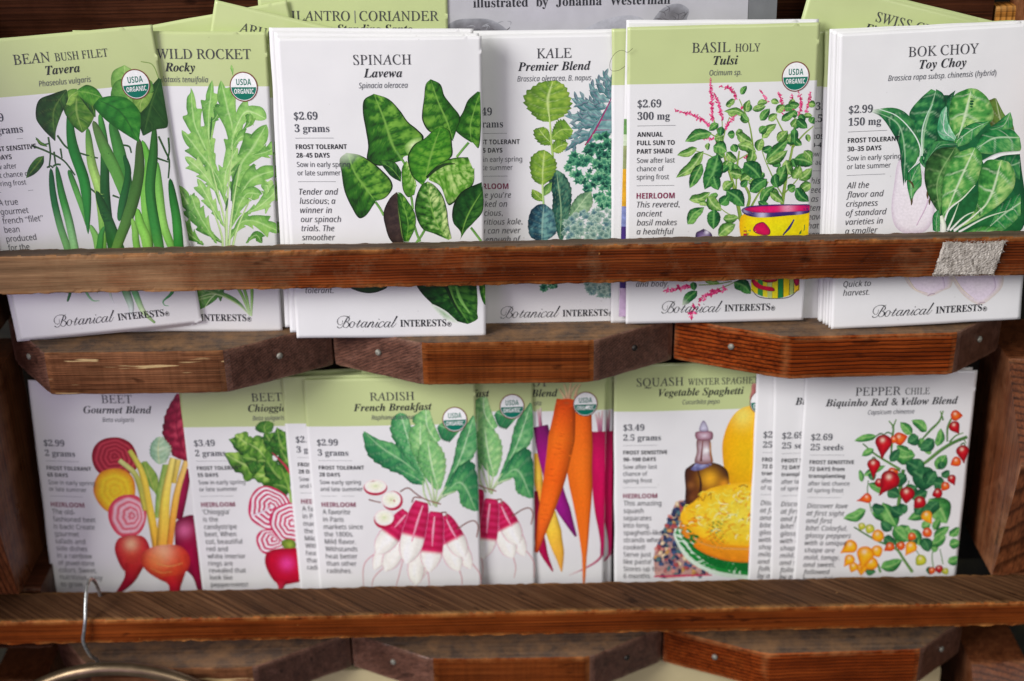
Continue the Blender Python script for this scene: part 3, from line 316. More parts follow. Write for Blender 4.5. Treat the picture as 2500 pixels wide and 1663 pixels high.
v3~0&/+0%0s0#1q/z2W/t3*/a3_/A3o/73n/64-0r4I1$43123K1;2G1>161>0f1]1-1w1L211k2A2)2W2R2_2m2Y3$283R223j264&2C492U4E2o4I3,4D3?473K3}3O3b3A2z2q2&2%0z0s/c0=/,
w6;0&/*0%0q0#1n/z2U/t3(/a3^/A3o/73n/64-0r4I103b1@1K3*4I3C4I3d0c4%1*4?1I4T1h4e2&4q2?4z2R5#2c5%2o4{3&4V3Q4P3k4T4&4b4:4t4G514K5J4F5^485k3}5o3_562(3B/_2q/,2S/*29280E/,
x4>/7/).x/-.c/9.T/L.O/f.S/~.a06.s0B/.0F/B0D/g05/s020)09090L0o1G0N380F3U0=3j0/3s/s3v/R3u/R42164I1H4E1T481Y4.1^3|1s2u2B3W2j4)334C3Z4K3t4G4-4;494(4=3l4:3S403B3{363i323a333&3F2|3G2n3E2c3=1|2>2>0b2P002l/{2z0#3-003R0Z3h0K3>/q2v/I2Q/22+/+1b/41F/P110%0z0l0G/v/q/<
y3z.h,u.G,y./-+-{-?-v-W-z-p.,.&.?.3.U.7.m.3/-.$/F-r/W-n/e-q/t-z0(.-07.>0E.Q0Q.g0X.z0[/00Z/D061r0,2E/}2m/l3J/e3[/^3g/N3q/83s/+3r/+42/D450E4G0_4I0v441.3O1e0P2J1x2a2j2X3#2/3L2(3g2,4$29482M4E2h4I3&4E3:483F3}3J3a3F3B3<2v3*2E2o1k2Q10220N1j/n1C/20w.U0N.#0$-U/W-5/1,|
z3X1n.E1H.I1#.U0Y.i04/%/m/:/R/A/A/=///1.z/$.q.|.c/$.^/0._/5.b/91v370R370:360(34/w3./m3#/d2o/W2U/>2U/k4<3A4<010M0Y080y/t15/O1G/,1X.m1p.d1x.e1~.h2(.l2).q1x/11t/<1q/I1u/_2#/p24/z2J/}2t/p3%/E2z/$2d.b2@.L''',
 'bsc': '''B8v6./25h/75L/D5</Y57/x5:015C0E5P0W5b0k5s0z6)1+67136C156K136M1,6G1$5y0_5h0J5Z035V/y5]/[5q/R6)/W6?/i6V0$6n0C7&0g77117B1V7E1|7C287>2I772T712X6_2T6V2U6O2Z6K2c6I2j6K2q6P2x6X2{6b2|722w7I2}7d337z3M833p8@4:8D4b8<5:7~5Y7a5I7E537-4o6r4D6W3i6<2}500r3^/^2k/D1k/;0}/C0E/]/}0(/r0V/y0}041@0S1S0|1Z1>1V1U1K1e191j1#1f0j1Y0Y1I0N180I0t0E0f0>0a0/0g/w0z/g1</Y1d/U20/[2V/n2{013B0^3j1C4@2A4v3@5L4+5~4b6U536q5F7/5U7G5d7b5m7&5{666#5P5{4k5n4*5X3G5>2l4z2=4U1j3y1X3@1j2o2>2a2[2f2}2t3D3.3f3I4)3i4B4/4U4Q4_4s4d5(4h5-4t4}4x4Y4q3|4X3F452u3d2R3/2<2P251{2<1W2S1A2v1:3C1A3l1X491}4c2S5/355Q3|5p55626C6<7C65855z8^6(8w6+9(6)9,5}9(5w8v5r8V5i8|5T9@5:9U4t9]4L9P3|9.3P8M3+7V2h8H258c1C8]0{8N0W87067u/s7P/W7)/C6Y/6
H8f1-/-0=/5/a/M/=/t/20F/90n/N12/o1E0:1L0V1H0o1<0}1)1&0l0}0V0n0G0U0<0;050&0-/{/w0%/i06/X0P/M0r/I1O/U2$/y2O0Y2z1S1s1%1d1)1^111i1>2+1P2W1g331{3o3$4Z4&3k3R333B2x3E2g3O2Y3]2U3n2^4,2w4M344l3<4x3;4|384}2{4v2W4b204@1e3s1E3O133D0~3G0y3Q0}3Y1-3i1=3z2)4_2@4r2T5$2{573A5=3[5:3s5/4$4z4*4e4#4D3l3w4G4A574|5}5T6H5g6M5f6S5d6W5a6X5]6T5S6G5G6/5+5i4N5U4)5C3X533(5#2K5l2d6O3e744X7s5=8S5m906/9d68:,63:F6$:W5k:]5N:I4r9i419;3k8d3J8&3-7?2k6~226h1]6E0l63096-/{63/h6C/a6s/h7H/|7z0?8O0g8~149N1[:)2.:J2=:W2<:c29:N2.:<1{:)1j8a0J8?0/7{/s7Z/^7?/O6d/>6+/85Z/@5;/X5(0#4}0S5#0i5)1&511C5<1b5I2#5V2?4t2,470p3A/u2;/> 7V3;863Z8j4#974I9V4p9k589q5U9l5o9[5w965i8e5<824K
a542i/22O/62:/D2,/Y2&/w1D/D0]/304/9/o/L/X/k/Q06/W0]/j1*0*1P0L1t0v271F2N1u2^2E2d2v2W32263E2_4]2d3>/y3</r3>/k3E/h3O/k3_/s3q/~4K0P4a0<4./m3[/L32/8 0s/K1:/U1b/w2.0J2R1)2o1^2x1}2u202n2<2b2C2S2F2A2B2-251r1{1Y1b1B1B1.0~0w0]0i0=0^/{0Z/c0]/Z0d/S0l/M
c3W0p/20@/9/w/N/a/q/W0B/^0k/q16011Y0S1{0{2;1J2P1u2^2@2d2h2_3*2R3=2>3C1~3@1k361W3%1J2j1F2Y1I2N1Q2F1]2D1m2F1y2N2*2X262h2<2_2A2V2C2H2?26211}1x1i1]1S1?1?0|1.0[0|0>0s0#0p/k0w/W1//Q1A/S1T/Z1j/e1}/q2J042j0P2~0<2J/l1v/K1E/8
i3-2@3?2+3B1v3K1l3X1h3m1m4&1{49254E2M4I2b4F2r4=2|4/3$3y2{3d2n3P2W3C 2O0<21/y1q/b1Y/N1G/C1&/60a/20&/C/o/x/s040%0V0=1*0^1e0)10/p1D/|1N1&2Y2Z2d1M0]1./~1#/c1$/Z1)/X19/^1O/l1p0*2<0P
l3y2^0<2//l1d/K1=/80o/20M/703/F/|/]/v/|0$0R0C190U1Y0;1@0)10/o1@081d0Z2*0y2N192x2w5b4=5o1;0@1./~1)/l1-/^17/X1E/^1[/m1|0+2J0Q
n5f/7/10T1*0s1V0|1m0{1r0v1t0o1p0a1e0,10/t1D0G1u0s2?1=2X1d2b2(2O221w211e2,1K312F3~2d4@2^4W2L4g214l1i4i1Q4]184M0y4;0_3s023b/v3Z/d3]/[3c/X3n/^4)/n4H0,4q0P5+0<4i/|4O/g4:/U4+/J3v/A3g/:3U/53E/33)/92m/I2[/f2V0.2X0F2a0]2r0|391K3w2@3s2A3K212l1Y2F141y0^1K/~0v/9
o4;0j/20</9/t/O/[/q/S0@/Y0f/l100,1T0N1w0x281H2O1v2^2F2d2s2]392K3L2.3S1b3O1>3B0y3-0W2i042z0:310B3B0N3U0]3j0F3F0+2~/s2X/g25/c1O/> 1$/R1</X1X/l1U/r1T/{1X0.1f0;1x0F230K2e1=2u2#2o2;2[2B2G2:2)1{1s1h1_1N1L131;0s1+0U0{0;0s0#0p/m0t/X
t46/p1D061e0R2%0m2B1*2a1@3&1X3L2p5T4;5Y3J4344434+3n343n2k301/021$/u0|/e1#/Z1,/W1>/]1X/l1z0*2I0P2]0<2//n1^/M13/:0d/30C/80,/G/y/_/t/}/w06/~0N0*0a060y0F1<0]1e0>1F0%10''',
 'ss': '''!2=0/5B004a05400N260X1a0i1P0x1a1&261@401E4a1F5B186X0i7#0=6X 0j0O0>0=0,/n0>/B0j/019/B1K/n190=
,1d/v-w0u.W17/S1#0A0I0[/z0K/i/}/w/S0?/C0=.b/v./
-2s2I29/c29/c152I15
.1d0M0O/~0=/l/n/~/B0M/00y/B10/n0y0=
05a2K//1;/G0K08/z1S/l3;/r4N0)5O0G6>0v6v1W7;2K7F3[7.4L6?4z5#5.3;5(2)4q1(4P083~/[3@/: 2K/|37033g0l4$1n4.3;4$4d3g5f376B2K6T1a6B125f0s4d0k3;0s1o120l1a03
15a2;/92;4q2;5=2<5[2=5x2?68206)1}5x1n5k1Z5Y0i4w095W2H7;387;38/9
25a/k/9/k0)2K2i2v3;3<3g3S453c4a3h543^5j3C652v6K2A6S1k6O1?6A0r6,0G5j/s6J0E6l0{7-1Y7?2A7E3B784-6n4Y6/4i594c4]4P4*453R3k2}3=2J2d1p1%041%005+005+/9
35a1z//1B/10k/70:/C/h/V/h0O0<0;0p0-1H/~1{/{2u0)3R0F3s0t3~1T3q253H2]2c2t1h2{0|2{0|3m1i3m2[3v3;473^4d3j5@3a5p3E682w6M2?6T1d6P156C0g600=5s/l6T0<6r0r7/1S7@2>7E3G79436n4[634k5F4a4_4A4-3m3d3.3M3.3I3{374U2n4w295%1R4z0r4d0=4=/l3d/J2w/6
45a3@/93@1)/N1)/N1v3:7?4<7?4<1z5K1z5K1)4<1)4</9 0K1z3@1z3@4N3@5$3B5N3C5s3E6:3A6:386%3-5l2|5V2q5E
55a2%//1J/10s/90D/E/z/V/z0P0G0<0y0.1P0#2&/|2p0*3N0G3t0x4$1d3u2G3S2w2v382#3A1a3@1=3<0x370]32003N0K7;4M7;4M6D1=6D1,4&1Z4.1{412A423K4#4>3T4q2m5%1m4o0c49/q3=/?
65a2X//1r/716/Q0_/~080b/z1V/r2a/u3R0$4E08530V5u1&6P1b6|2P7<3S7E4)7C4@7@4R7<4R6J4?6O4*6S3n6U3U6V2q6P2;6?1m6#1L5Y155.1$4V0v3{0q3@0w3@183b1]3~22452n4;3i4-4P3]4}2r501o4|0d4L/q3]/? 2W/{370*3f0I4(0~421o4)2Q3k3&3=3E2Z3O2.3J1c3<1B3$1+2e0w2E0r2$0v1S1(1)1=0[1[0<2(0&
75a0j/94)6D/g6D/g7;5.7;5.6P1r/9
85a2N//1A/<0O/d/|0E/l1=/q1m0%290=2[0]2y1%361L3J0w3m0M4:014l0(5M0/6&0D6Q0g6t17711l7@2K7E3H7:436t4b6<4q5L4l5#4^4Z4G4<4+3}3f3e3@3O3l39472{4W2]4s2;5(1p5-1@4x0H4G/f3U/< 2O3s3%403N4M3j4t3s5I3j5w3N6=3$6P2J6W1s6P1I6=1.5w1$5I1)5&174f1K4M1h4:2-4( 2L/w330$3e0?4%0h401?4%1q3b2=302^2L2{2<3%1[2c112?0r1p0i1<0r0g130?1d0$
95a1G//11/00t/10Y/50F/90F0+0r/|1E/y2,0#2b053/0P3O0v3h1E3x1y4&2S4+334$333e2n3?2R2j2?2-29132G0K2t/{3^/m4a/t5L0/6.0Q6_1$7(1^7>2D7E3,7<3h6~4>6P4f5o4~4y5+3p5(2}4y204f1B4F0[3v0#3;/S2J/8 2@3$2o3*3:393Y3O3s3l4%404+4O4&4|3u5K3_5t3@682u6M2D6T1g6J186+0u5P0k4b0s3}123M1]3/
;1d/x-z0t.X16/a1#0H0L0e/|0T/k0%/y/W0E/D0A.h/x.2 103e0y440M4F/~44/l3e/~390M3&0y39
A6I/9/92E7>3=7>6H/95D/94G1f171f0;/9 1U2[4,2[355(31533+5E3#5Z2y5s2s6+2n6:2g5v2]5W2T5<2M5(
B6T0A/90A7;2[7;3z714v6o5N665a5<5V4[5<4-4l3e403P403K4[3A5)315I2u5d2T5t2,5y1R5h0U55/p4?/F31/9 1B3q2o3q3d3x49444S4X4[524Q5g426.3U6A2a6G1B6G 1B0,2{0,3s054K0Q4i0~4r1Y4h234J2[3o2v2t3#1B3#
C6B3Z//2O/:1V/]0q0:0B1*0%2+/x3;0&4H0E5H0w681b6r2]793k7E4|7;5~6v5X6(55664j6C4=6L3j6O2Z6<1g5[144Y0~3:121w1c0u2T083i0$4<0&4i0-58065b0A5b/L57/?4i/648/1
D7K0A/90A7;2m7;3y714v6n5c6;6<5P6]4R6i3A6N1T5_0<4A/P2V/9 1B0-2J0-4t0v5c3>5O4c4v5_3y662_6G1B6G
E5O0A/90A7;4n7;4n6E1B6E1B3s4Z3s4Z2~1B2~1B0/4n0/4n/9
F5*0A/90A7;4n7;4n6E1B6E1B3S4Y3S4Y2^1B2^1B/9
G7I3j//2[/:1a/]0w090E1)0&2*/x3:0(4J0I5J1%6:1q6s2s7:4+7E4g7B5D7:5y7-6N6v6,6%5^66506C4X6L4%6O2h6<1l5[144Y0}3:1)2C1>1V1c0v2;0I3%0-4#0#4P0$4v0)5;0/5W055W2W3n2W3n3N6X3N6X/T5y/C5</84V/1
H7V0A/90A7;1B7;1B3s5L3s5L7;6M7;6M/95L/95L2}1B2}1B/9
I3(/c/9/c/o0]0&0]6L/c6b/c7;2X7;2X6b1^6L1^0&2X/o2X/9
J2?/5--.y-..f-0.S-5.D-:.D.-.T.).h.%.z.#/3-~/K.$/e.-/y.;0..P09.p0</=0<7;1=7;1=/D10.C0e-_0(-9
K650A/90A7;1B7;1B3?1b3c2%4*2E4L2f4p4u7;6*7;2u3j65/95#/9223*1B2C1B/9
L5/0A/90A7;1B7;1B004q004q/9
M9J0A/90A7;1o7;4>0c4B0c6r7;8B7;8B/97B/97B437C4i7E5A7G5q7I6;7E6;4d/93s/9186<146<175s195B1:4g1;4-1;/9
N7k0A/90A7;1P7;5k0[5o0[5n0q5m125k1T5j1z5h2D5h2g5h7;6c7;6c/95Q/9175v135v155M184x1:4A1;3f1;/9
O8$3]//2O/;1V/^0p0;0A1,0%2-/x3<0%4J0A5J0p6:1V6s2P7;3^7F4i7;5a6t6F6;6w5K784J7A3;782,6w1,6F0;5a/^4h/: 3]0#4o075]0t6-1v6;3;6-4Z5]5^4o6=3^6P2M6=1^5^114Z0~3;111v1]0t2L07
P6&0A/90A7;2L7;3n7-4h6^5=5v5M4v5F4;533a4j30432f3B2L2;2D1B2D1B/9 1B382138313@3r3Y4=4-4I4r4>5S3x6$3=6?2D6G1B6G
Q8$5M-A3w/03]//2O/;1V/^0p0;0A1,0%2-/x3<0%4J0A5J0p6:1V6s2P7;3^7F4i7;5a6t6F6;6w5K784J7A3;741v6h0i6#/t4~/A6w-A 3]0#4o075]0t6-1v6;3;6-4Z5]5^4o6=3^6P2M6=1^5^114Z0~3;111v1]0t2L07
R680A/90A7;2T7;3q7.4i6d5=5}5M4}5H4G583w4{3S4]394:3#3r2p6)/94t/92y2U1B2U1B/9 1B3H2T3H3F3Q3|3m4?4<4I4y4?5Z3z6)3C6?2O6F1B6F
S5H2$//1D/10j/809/C/n/Q/n0N0;0?0o011J0&2)0#2q0,3I0C3i0j3s1>3o1_3d1{3N273/2M2]2d1}2z1+3D0K3r0(4P/w5A/~5x096J0]6o117/1j7@2N7E3.7B3c7:477-4c6x4E6)3y683N6D2|6L2L6O1l6H1@631&5l0y5@0}4z1-4^1A4F1_422-3y3B3J3u314@2n4]2J4n1{4t1F4c0J4-/f35/<
T5O1r/91r6E/C6E/C7;5D7;5D6E2s6E2s/9
U7L3?//1~/A1&/y0K0u0:2,0:7;1;7;1;2)1G151l0T2K003D0#4?014z0X5?195J2*5J7;6J7;6J2*6C1=6,0W5a/|5*/R4=/8
V5}2-/9/97;0>7;2-2.2<1]2H152R0j2Z0D2d0j2n152z1_3.204w7;5}7;3./9
W9c1P/9/E7;0J7;1m1r1w1D1~0u2)0L2/0w281H2C1x2O2I3v7;4z7;6I2F6V1s6c1D6l0t6r0L6x0u7$1D7/1r8O7;9T7;7H/96F/94o4P4I6+4F5r4?5L444|2R/9
X5o/=/91z3I/L7;0W7;2T4.4R7;5X7;3-3K5k/94]/92Q2f0C/9
Y5Y1w/91w2?/97;0B7;2I3@4Q7;5Y7;2x2C2x/9
Z5a/a/9/a0#3u6D/m6D/m7;5.7;5.6P0u00580058/9
a5T1_//0v/90>/V/u0./i0w/y1e0M2?1D2b2^2p3a2s3a383X3s3B4<2z4P2I4V1{4S1R4J1-4<0f4-0I4q0q5(1C571v5A2N5D3J594-4t4P4:4]3B4]/93w/93f0,3b0,3</a2r/D2B/4 1t/x2W0%310C3S0t3_1^3_242j211n2&171l0u1H0k0v0r0M1,021K/}
b613(//2H/51u/F1O/a140#1-0#0v/905/9057k147k1/4M144M1O4n1u5-2H5>3(5D4)534r4X5D3Z5S2:5D0u4q/w4(/@ 2v/z3Z0,4.0T4H1<4Q2;4-3|2t4T2*4H1U3~1<3>142=14291<1;1U0T2*0,
c4]2Z//1r/615/L0]/s070M/z19/r27/z38084%0a4]195(1w5>2b5E3/5C3V5=3{534;5(3{483a4A3A4I2}4O2_4Q1A3y0t280~1;1@0V1q0/2Y/}3)0#3N0+3p05420A42/L3q/@3P/63,/1
d612A//1@/@0S/w0%0t/r290%3Y0T4X1A532B5E2|5?3O5.3t4p464O4<4O465E467k557k55/94G/94:0(460(3u/d3O/G2|/5 2O/z3>0+3p0N4.1/472(47284/373q3{3@4H2N4U1k4G1=3x0}330t270}1;1=0T1k0,
e5W2i//1z/71:/N0a/w080R/z1=/r26/y3/053v0X4S1/4~1j5=2R5E395>3r5&4B4]4e4,4x3I5#2_5#2)0t2)1%121H0Q2#0-2m/|3B/~3o0+4<064g0F4g/R4</B3o/73A/1 0v2q3|2q3t3T3Z4,324K2Q4V1t4L1G4.1)3V
f3-0M/90M4P/H4P/H4{0M5>0M5^0Y6^0}7A1Y7e2I7p2j7o3+7k3C7e3X7]3A6r2w6|2b7$2J7%2#6z1d6d1Q6<1L5_1L5;2|5;2|4P1L4P1L/9
g612P,T1>,]0A,x0A-p1A-N2U-D3:-N3k-n4-.C47/)4:0&460&3K/C2B//1>/A0R/z0%0y/r290%3S0R4S1>522A5E2u5@3H513q4s474M4<4M4H5;555;55/05%.#4T-53d,d 2O/y3<0)3n0J4/1)482#48294/3>3m4$3:4H2M4T1m4G1>3z0}370t280}1:1>0S1l0+
h6405/9057k147k145<134p1/4J154J1T4p1~5/2Q5?3*5D4&584f4q50425<325</94>/94>3,3{442z4T2,4G1V3}1<3=142C14/9
i200d6;0N6?0=6I026[0.6u02730=7E0N7O0d7R0w7O1-7E18731<6u186[1-6I0w6? 05/9055;145;14/9
j200d6;0N6?0=6I026[0.6u02730=7E0N7O0d7R0w7O1-7E18731<6u186[1-6I0w6? /O,T/7,U.~,W.l,[.[,b.[-N.l-J.|-G/2-E/D-D/c-H/{-U00-q05.?055;145;14.B1+-X0k-$0:,a
k5905/9057k137k133@133.122t112[1/2B132B1:2L1E2Y1Q2j1_2z1k3-1u383n5;4|5;2S2c50/93z/91r2(131L13/9
l2005/9057k147k14/9
m9h05/9055;0~5;104K154K1R4r1{502K5@2|5E405/4n4D4s4D584n5d5/685@6m5E7d598A4r8e438p328p/97r/97r3.7U446]4T5t4I5F4&5,3I5#2V5#/94%/94%3.3f442l4T2%4H1S3}1<3>142D14/9
n6405/9055;0~5;104K154K1T4r2#502S5@3,5E4&594f4r50435<325</94>/94>3,3{442z4T2-4H1V3}1=3>142D14/9
o6&2[//1s/716/P0^/z070V/z1B/r2;0(3X0Z4V1P532_5E3J5=4-5$4_4V5+3{5B345J2;590y4b/z3k/A 2^/z3J0-3}0W4?1?4H2;4?373}3y3J4G2]4T1p4G1>3y0}370t2;0}1?1?0W1q0-
p6105,T055;1#5;104K144K1P4m1u5-2G5?3)5E4)544r4Y5D3]5S2;5D0v4r/x4)/A3(//2H/51v/G1O/b140#1.0#14,T 2v/z3H0%3n0:4.0Z4B1+4M1]4Q2<4H364.3x3Y4F2t4T2,4I1X4%1>3E142L142;1<1<1U0U2*0,
q6146,T49/p4;0(450(3u/d3O/G2{/52?//1@/@0T/w0%0t/r290%3Y0U4X1B532B5E2}5?3P5-3v4m474K4;4K4H5;555;55,T 2P/z3>0*3o0M4.1-472%47284/393p3|3?4H2N4U1j4G1<3x0}330t270}1;1=0U1k0,
r3t05/9055;1#5;1.4212421P4[1w5$2I5=3#5E3U5B3e5?3X4G2y4N2O4H2*481e3x1J3R193%142L14/9
s4[1e//1//10]/805/C/o/Q/o0H07090d0+16/{1g/x2F/}2o033*0L320n3/1%3&172s1G2Y1W261j10260b2J0?2b0&2|/s3A/n3k/|4L0K4{125<2*5E2Y5C3-5<3V503~4|3_443;4A2r4L2K4T2#4V1M4R1+4E0p400i3p0l3Z0v3I1,391G3+1l2v2p2N3=2:3^2#3v1e4)1B4.0v3{0/3M/W2d/9
t3>2&//1X/313/>0m/Q0R/r0B0B0<0~0<4P/I4P/I4|0=5D0b6^1;6^1;5;3#5;3#4P1;4P1;1$1A0S1S061o0#26/y2J/z2a/}2t0$3(0)3(/?2r/92Y/32@/0
u642@//1D/;0b/_0;0A0/1@0/5;1/5;1/1F1M0?2M/z3?0,3r0Q4015492/495;585;58/94I/94<0&480&3t/]3I/C2u/4
v4z1R/9/95;0>5;1W1e1a1L1j121s0s1z0X2$0A2)0.2-0.220A290X2A0t2J132R1M2Z1e3u5;4z5;2_/9
w8*1$/:/D5<0F5<1U0]1Z0;1_0;3/5<465<5D1O5O1(5W0]5^0<5c0<5h0Z5q1(6y5<7z5<6</:5./:3z3-3a493[493N3U3D3,20/:
x54/K/91[2@/T5;0a5;272~3i5;4s5;2l2@4}/93r/9271^0U/9
y4|04,T/y,U/e,V/D,]/D-I/p-C0%-C0P-I0s-^11-}1D.I1b/7/:5;0?5;1Z1p1w0}2&0W2.0522052:0R2b1q3v5;4|5;2E.H2$-^1V-(0|,a
z4R/b/9/b/u2w4P/s4P/s5;4#5;4#4R0n0#4+0#4+/9
–4r4{2K/02K/01f4{1f
‘1d1&7#0+6D/i5=/{4T0Q490~4I144x1%5E0X5X0]661&6l
’1d/v490r4t145{0}6d0J7#/z6p/i6@/x5s0C5_0?5&/v4L
“4&3J7#2N6D215=2C4T2v493F4I3W4x3I5E2}5X3%663J6l 0}7#0%6D/d5=/v4T0L490y4I1/4x0|5E0S5X0W660}6l
”4&2>493:4t3W5{3E6d2o7#2B6p216@2?5s2h5_2d5&2>4L /q490m4t1/5{0x6d0E7#/u6p/d6@/s5s0>5_0:5&/q4L''',
 'ssb': '''05a2K//14/G0@08/n1S/^3:/e4M/w5N0<6=0m6u1R7;2K7F3c7.4V6>5+4~5:3:542(4}1&4[074,/[3E/: 2K0P2}0a3@143Q2(3V3:3Q4L3@5@2}5q2K6$1v5q1V5@1F4L1A3:1F2(1V151v0a
15a24/9243t2447264^275,285N205F1~591n5*1^4x0f44/v562O7;3t7;3t/9
25a/c/9/c0I2:3%2c3P3#3u374;3B4[3F5#3@5J3/5f2n5v2H5{1{5v1Q5h1)5O0X50/a680%6R0H6l0o7%1?771s7A2S7E3;7?3u7,4F6i4j6@4~5l5*565#4W4n4#4O3L4(2w3O2B2p1e1m0h1m0a5>0a5>/9
35a1}//0h/9/a/V/a1#050k0i0Z1>0Q1m0N2W0U3+0l3C133K1b3G1~3<2:3&2K2c2Y242b1Q2e0v2e0v4$1R4$234(2_422}4@344T3=4m3@5,3:5N3)5j2d5z236#1]5{145n0l5Z0M5I/b6X056v0l711N7@2>7E3H7:4;6t4m6<4}5M4r4f4O403x3f3:3M3:3J4-384f2q5,2>571W5/0w4t0A4K/o3o/L3#/6
45a2r/92r0v/J0v/J2+2z7;4Q7;4Q275N275N0v4Q0v4Q/9 0x272r272r3W2r3s2s462t4V2v4v2w522x5@2t5@2k5,2a4t2T4a2G4K
55a1z//1B/10j/909/E/l/V/l1%0:0o0l0a1D0T1u0Q2U0X3(0o3B173K1k3&2c1p2~1R2}142y0[2n/z330:7;4Y7;4Y5o1g5o1X4:2#4A2;4C2Z4D3?4>3w4+4J3g4o3;5*2_511x4z0i4B/t3B/@
65a2V//1l/71+/Q0O/}0%0a/g1T/]2^/_3A/g4$/s4a0,5>0G5r0m6D1@6k1{7,2g7=3_7C467B4P7?4g7<4g5w4Q5{4<6#4$6$3j6%2t5z285e1i5A1L4p1<47153R1;3R1S3t1w442G4F3#4L3z4=4b3l502~5>1w5.0h4V/s3c/? 2S0O2}0W3B0p3W1;3_1u3X2H3F2n3(3*2V31273-1w2~1a2m1N2V1D2?1@2&1C1a1L1@1[0~1s0f230T
75a0O/93P5p/T5p/T7;5>7;5>652;/9
85a2L//1;/<0E/d/n0F/]1</h2%0+2Z0W3*133J0b3m0;4:/|4k/t5K/|6%096Q0_6t15711m7?2L7D3.7?3g714:6t4a6Q4x6%5$5J4w4k4Z4:403o3W3N3~384G2{4h2]5%2;561o5;1@530d4w024O/f3x/G39/5 2L442n4F3/4[3C4w3I5?3C5_315w2p6*2K6/2)6*1i5w1T5_1N5?1U4y1j4]2+4G 2J0E2}0K3E0^3Z0{3c1D3^1^3Q1v3?2.3*2@2m2O2R2_2E2g1v2M1S221=1m161E1=0}1R0_1v0K
95a19//0c/00G/302/6020V0]0O0t0M1/0L2$0S2b0k30113K1_3[2;3d2{3]2{3D2Y3$2>2S2,1r2%0y25072c/i3O/Y4V/k5g0B6Z16732A7C3.7;3n6}4H6P4s5o524y5;3p5931522N5%1n4n154Q0[4-0/3X/e2z/G22/5 2A3A2c3E2~3P383c3I3x3T433W4K3T4n3K533<5P3&5j2g5y2D5~1w5w1U5_1@57194X1?4*1Q3a1q3I
A6~/9/92*7>417>6~/952/94W111_111*/9 2+2W432W3W4K3Q4_3K4x3C573;5R345m3.6(3(5m2|5P2s532l4s2e4Z2_4K
B6l0:/90:7;2h7;4271536n5l655~585w4Y5b4*5=3c4i3P4i3K503A5O325k2w6#2W6120651V6#0Y5H/r4N/G3:/9 1z4+2y4+3V403|4@444Z4:5#435G3w5a3N5o2q5s1z5s 1z0^3)0^3e0f4/0z4C1=4J1g4C204/2M3c2a3#2g1z2g
C6G3P//2E/:1M/^0i0:0<1+/~2+/u390#4F0A5F0s671Z6q2S793_7E4:7B4r785K7(6#6n5L5J5#5]4U5m4,5x3_5{2l5k22581k4D1^381j2,2/1:2h0f3_0T410W4^0_510l5d0|5d/T53/C4_/84-/1
D7U0:/90:7;2j7;3z714{6n5k6;6G5P6k4R6v3A6Z1T5i0<4D/P2R/9 1z0^2b0^4R1?503=4~4K4U5:3p5e2r5s1z5s
E5S0:/90:7;4s7;4s5s1z5s1z4-4a4-4a2e1z2e1z0^4s0^4s/9
F5H0:/90:7;4q7;4q5s1x5s1x3m4^3m4^2H1x2H1x/9
G7E3[//2&/G0r04001O/u3;0$4K0F5K0}6;1m6s2p7:4+7E4f7B5B795x7+6M6t5v5R5Q5d5)5p4W5x4*5{3E5s2l5[2?571z4b1f4#1^381d2O1r1p201>2S0u3)0]3g0T4*0U4C0W4n0_4n2A3>2A3>3h6N3h6N/X5p/G53/:4K/2
H7p0:/90:7;1z7;1z4.5/4.5/7;6o7;6o/95//95/2d1z2d1z/9
I3Z/Y/9/Y060W0_0W5q/Y6>/Y7;3:7;3:6>2<5q2<0_3:063:/9
J2{/H,t/-,u.p,w.Y,{.H-#.H.I.X.E.k.B.~.@/6.?/O.A/h.I/{.X0..q07/80:/h0:7;1z7;1z/i1s.o1].+19-T0g-20.,z
K6d0:/90:7;1z7;1z3X2-3o2<4*2K4?2[4S4l7;6b7;3t3e6d/94j/92a2[1z2-1z/9
L5X0:/90:7;1z7;1z0^560^56/9
M9p0:/90:7;2V7;4M1/4P1/6Q7;8o7;8o/979/97@5R7<5R56/93^/91e5S1a5S1j/9
N8E0:/90:7;2G7;5t1:5w1:5t1n5r2D5q2w5p3M5p7;7D7;7D/956/91e5?1a5?1e4g1h421i3X1j3$1j/9
O843e//2R/;1V/^0o0;0?1,/~2-/u3</~4K0?5K0o6;1V6t2R7;3f7F4w7;5s6t6Y6;7/5K7J4J7S3;7J2,7/1,6Y0;5s/^4w/: 3e0U4^0g5<1=5]205h3;5]4G5<5:4_5l3f5|2l5l225:1m4G1b3;1m20221=2l0g
P6>0:/90:7;2n7;417,5+6Y5Z5m5l4i5e4+5P3L5-2u4S2M3f242b2,1z2,1z/9 1z3O2Q3O313U3_3k3|414*4d3g5W2f5s1z5s
Q845?-A3p//3e//2R/;1V/^0o0;0?1,/~2-/u3</~4K0?5K0o6;1V6t2R7;3f7F4w7;5s6t6Y6;7/5K7J4J7S3;7H2#7(0y6J0+5U/O7O-A 3e0U4^0g5<1=5]205h3;5]4G5<5:4_5l3f5|2l5l225:1m4G1b3;1m20221=2l0g
R6_0:/90:7;2X7;4$7.5$6a5Y5w5l4r5g4B5X3v5B3R5&364b2y4>2g6_/94j/92r2@1z2@1z/9 1z3d2P3d373j3e3}3}4A4*4n3|5?3c5]345n2M5s1z5s
S5J2%//0o/:/i/Z/i150B0{0z0h1U0X220S2d0X3)0k3:1(3@1F361l2s2.2D2H1M2p113$0p370S3N0:3l0&41/u4X/q5,0%6(0W6k1K782V7E347B3j784B7(4z6n4G5O3t5c3H5p2|5x2Q5{2+5v1j5g1W5N1Q511Z4j1u4N2D463Y3W4+3<4M2x4h2R4x2(4}1M4l0Q47/j3=/=
T5h1^/91^5q/M5q/M7;5R7;5R5q3B5q3B/9
U7g3L//2(/A1%/y0H0u052,057;1u7;1u2C1~1Q2>0{2m0_3P0U470a4e0~4~1U5+2D5+7;6k7;6k2*6c1=6I0W5{/|5@/R4N/8
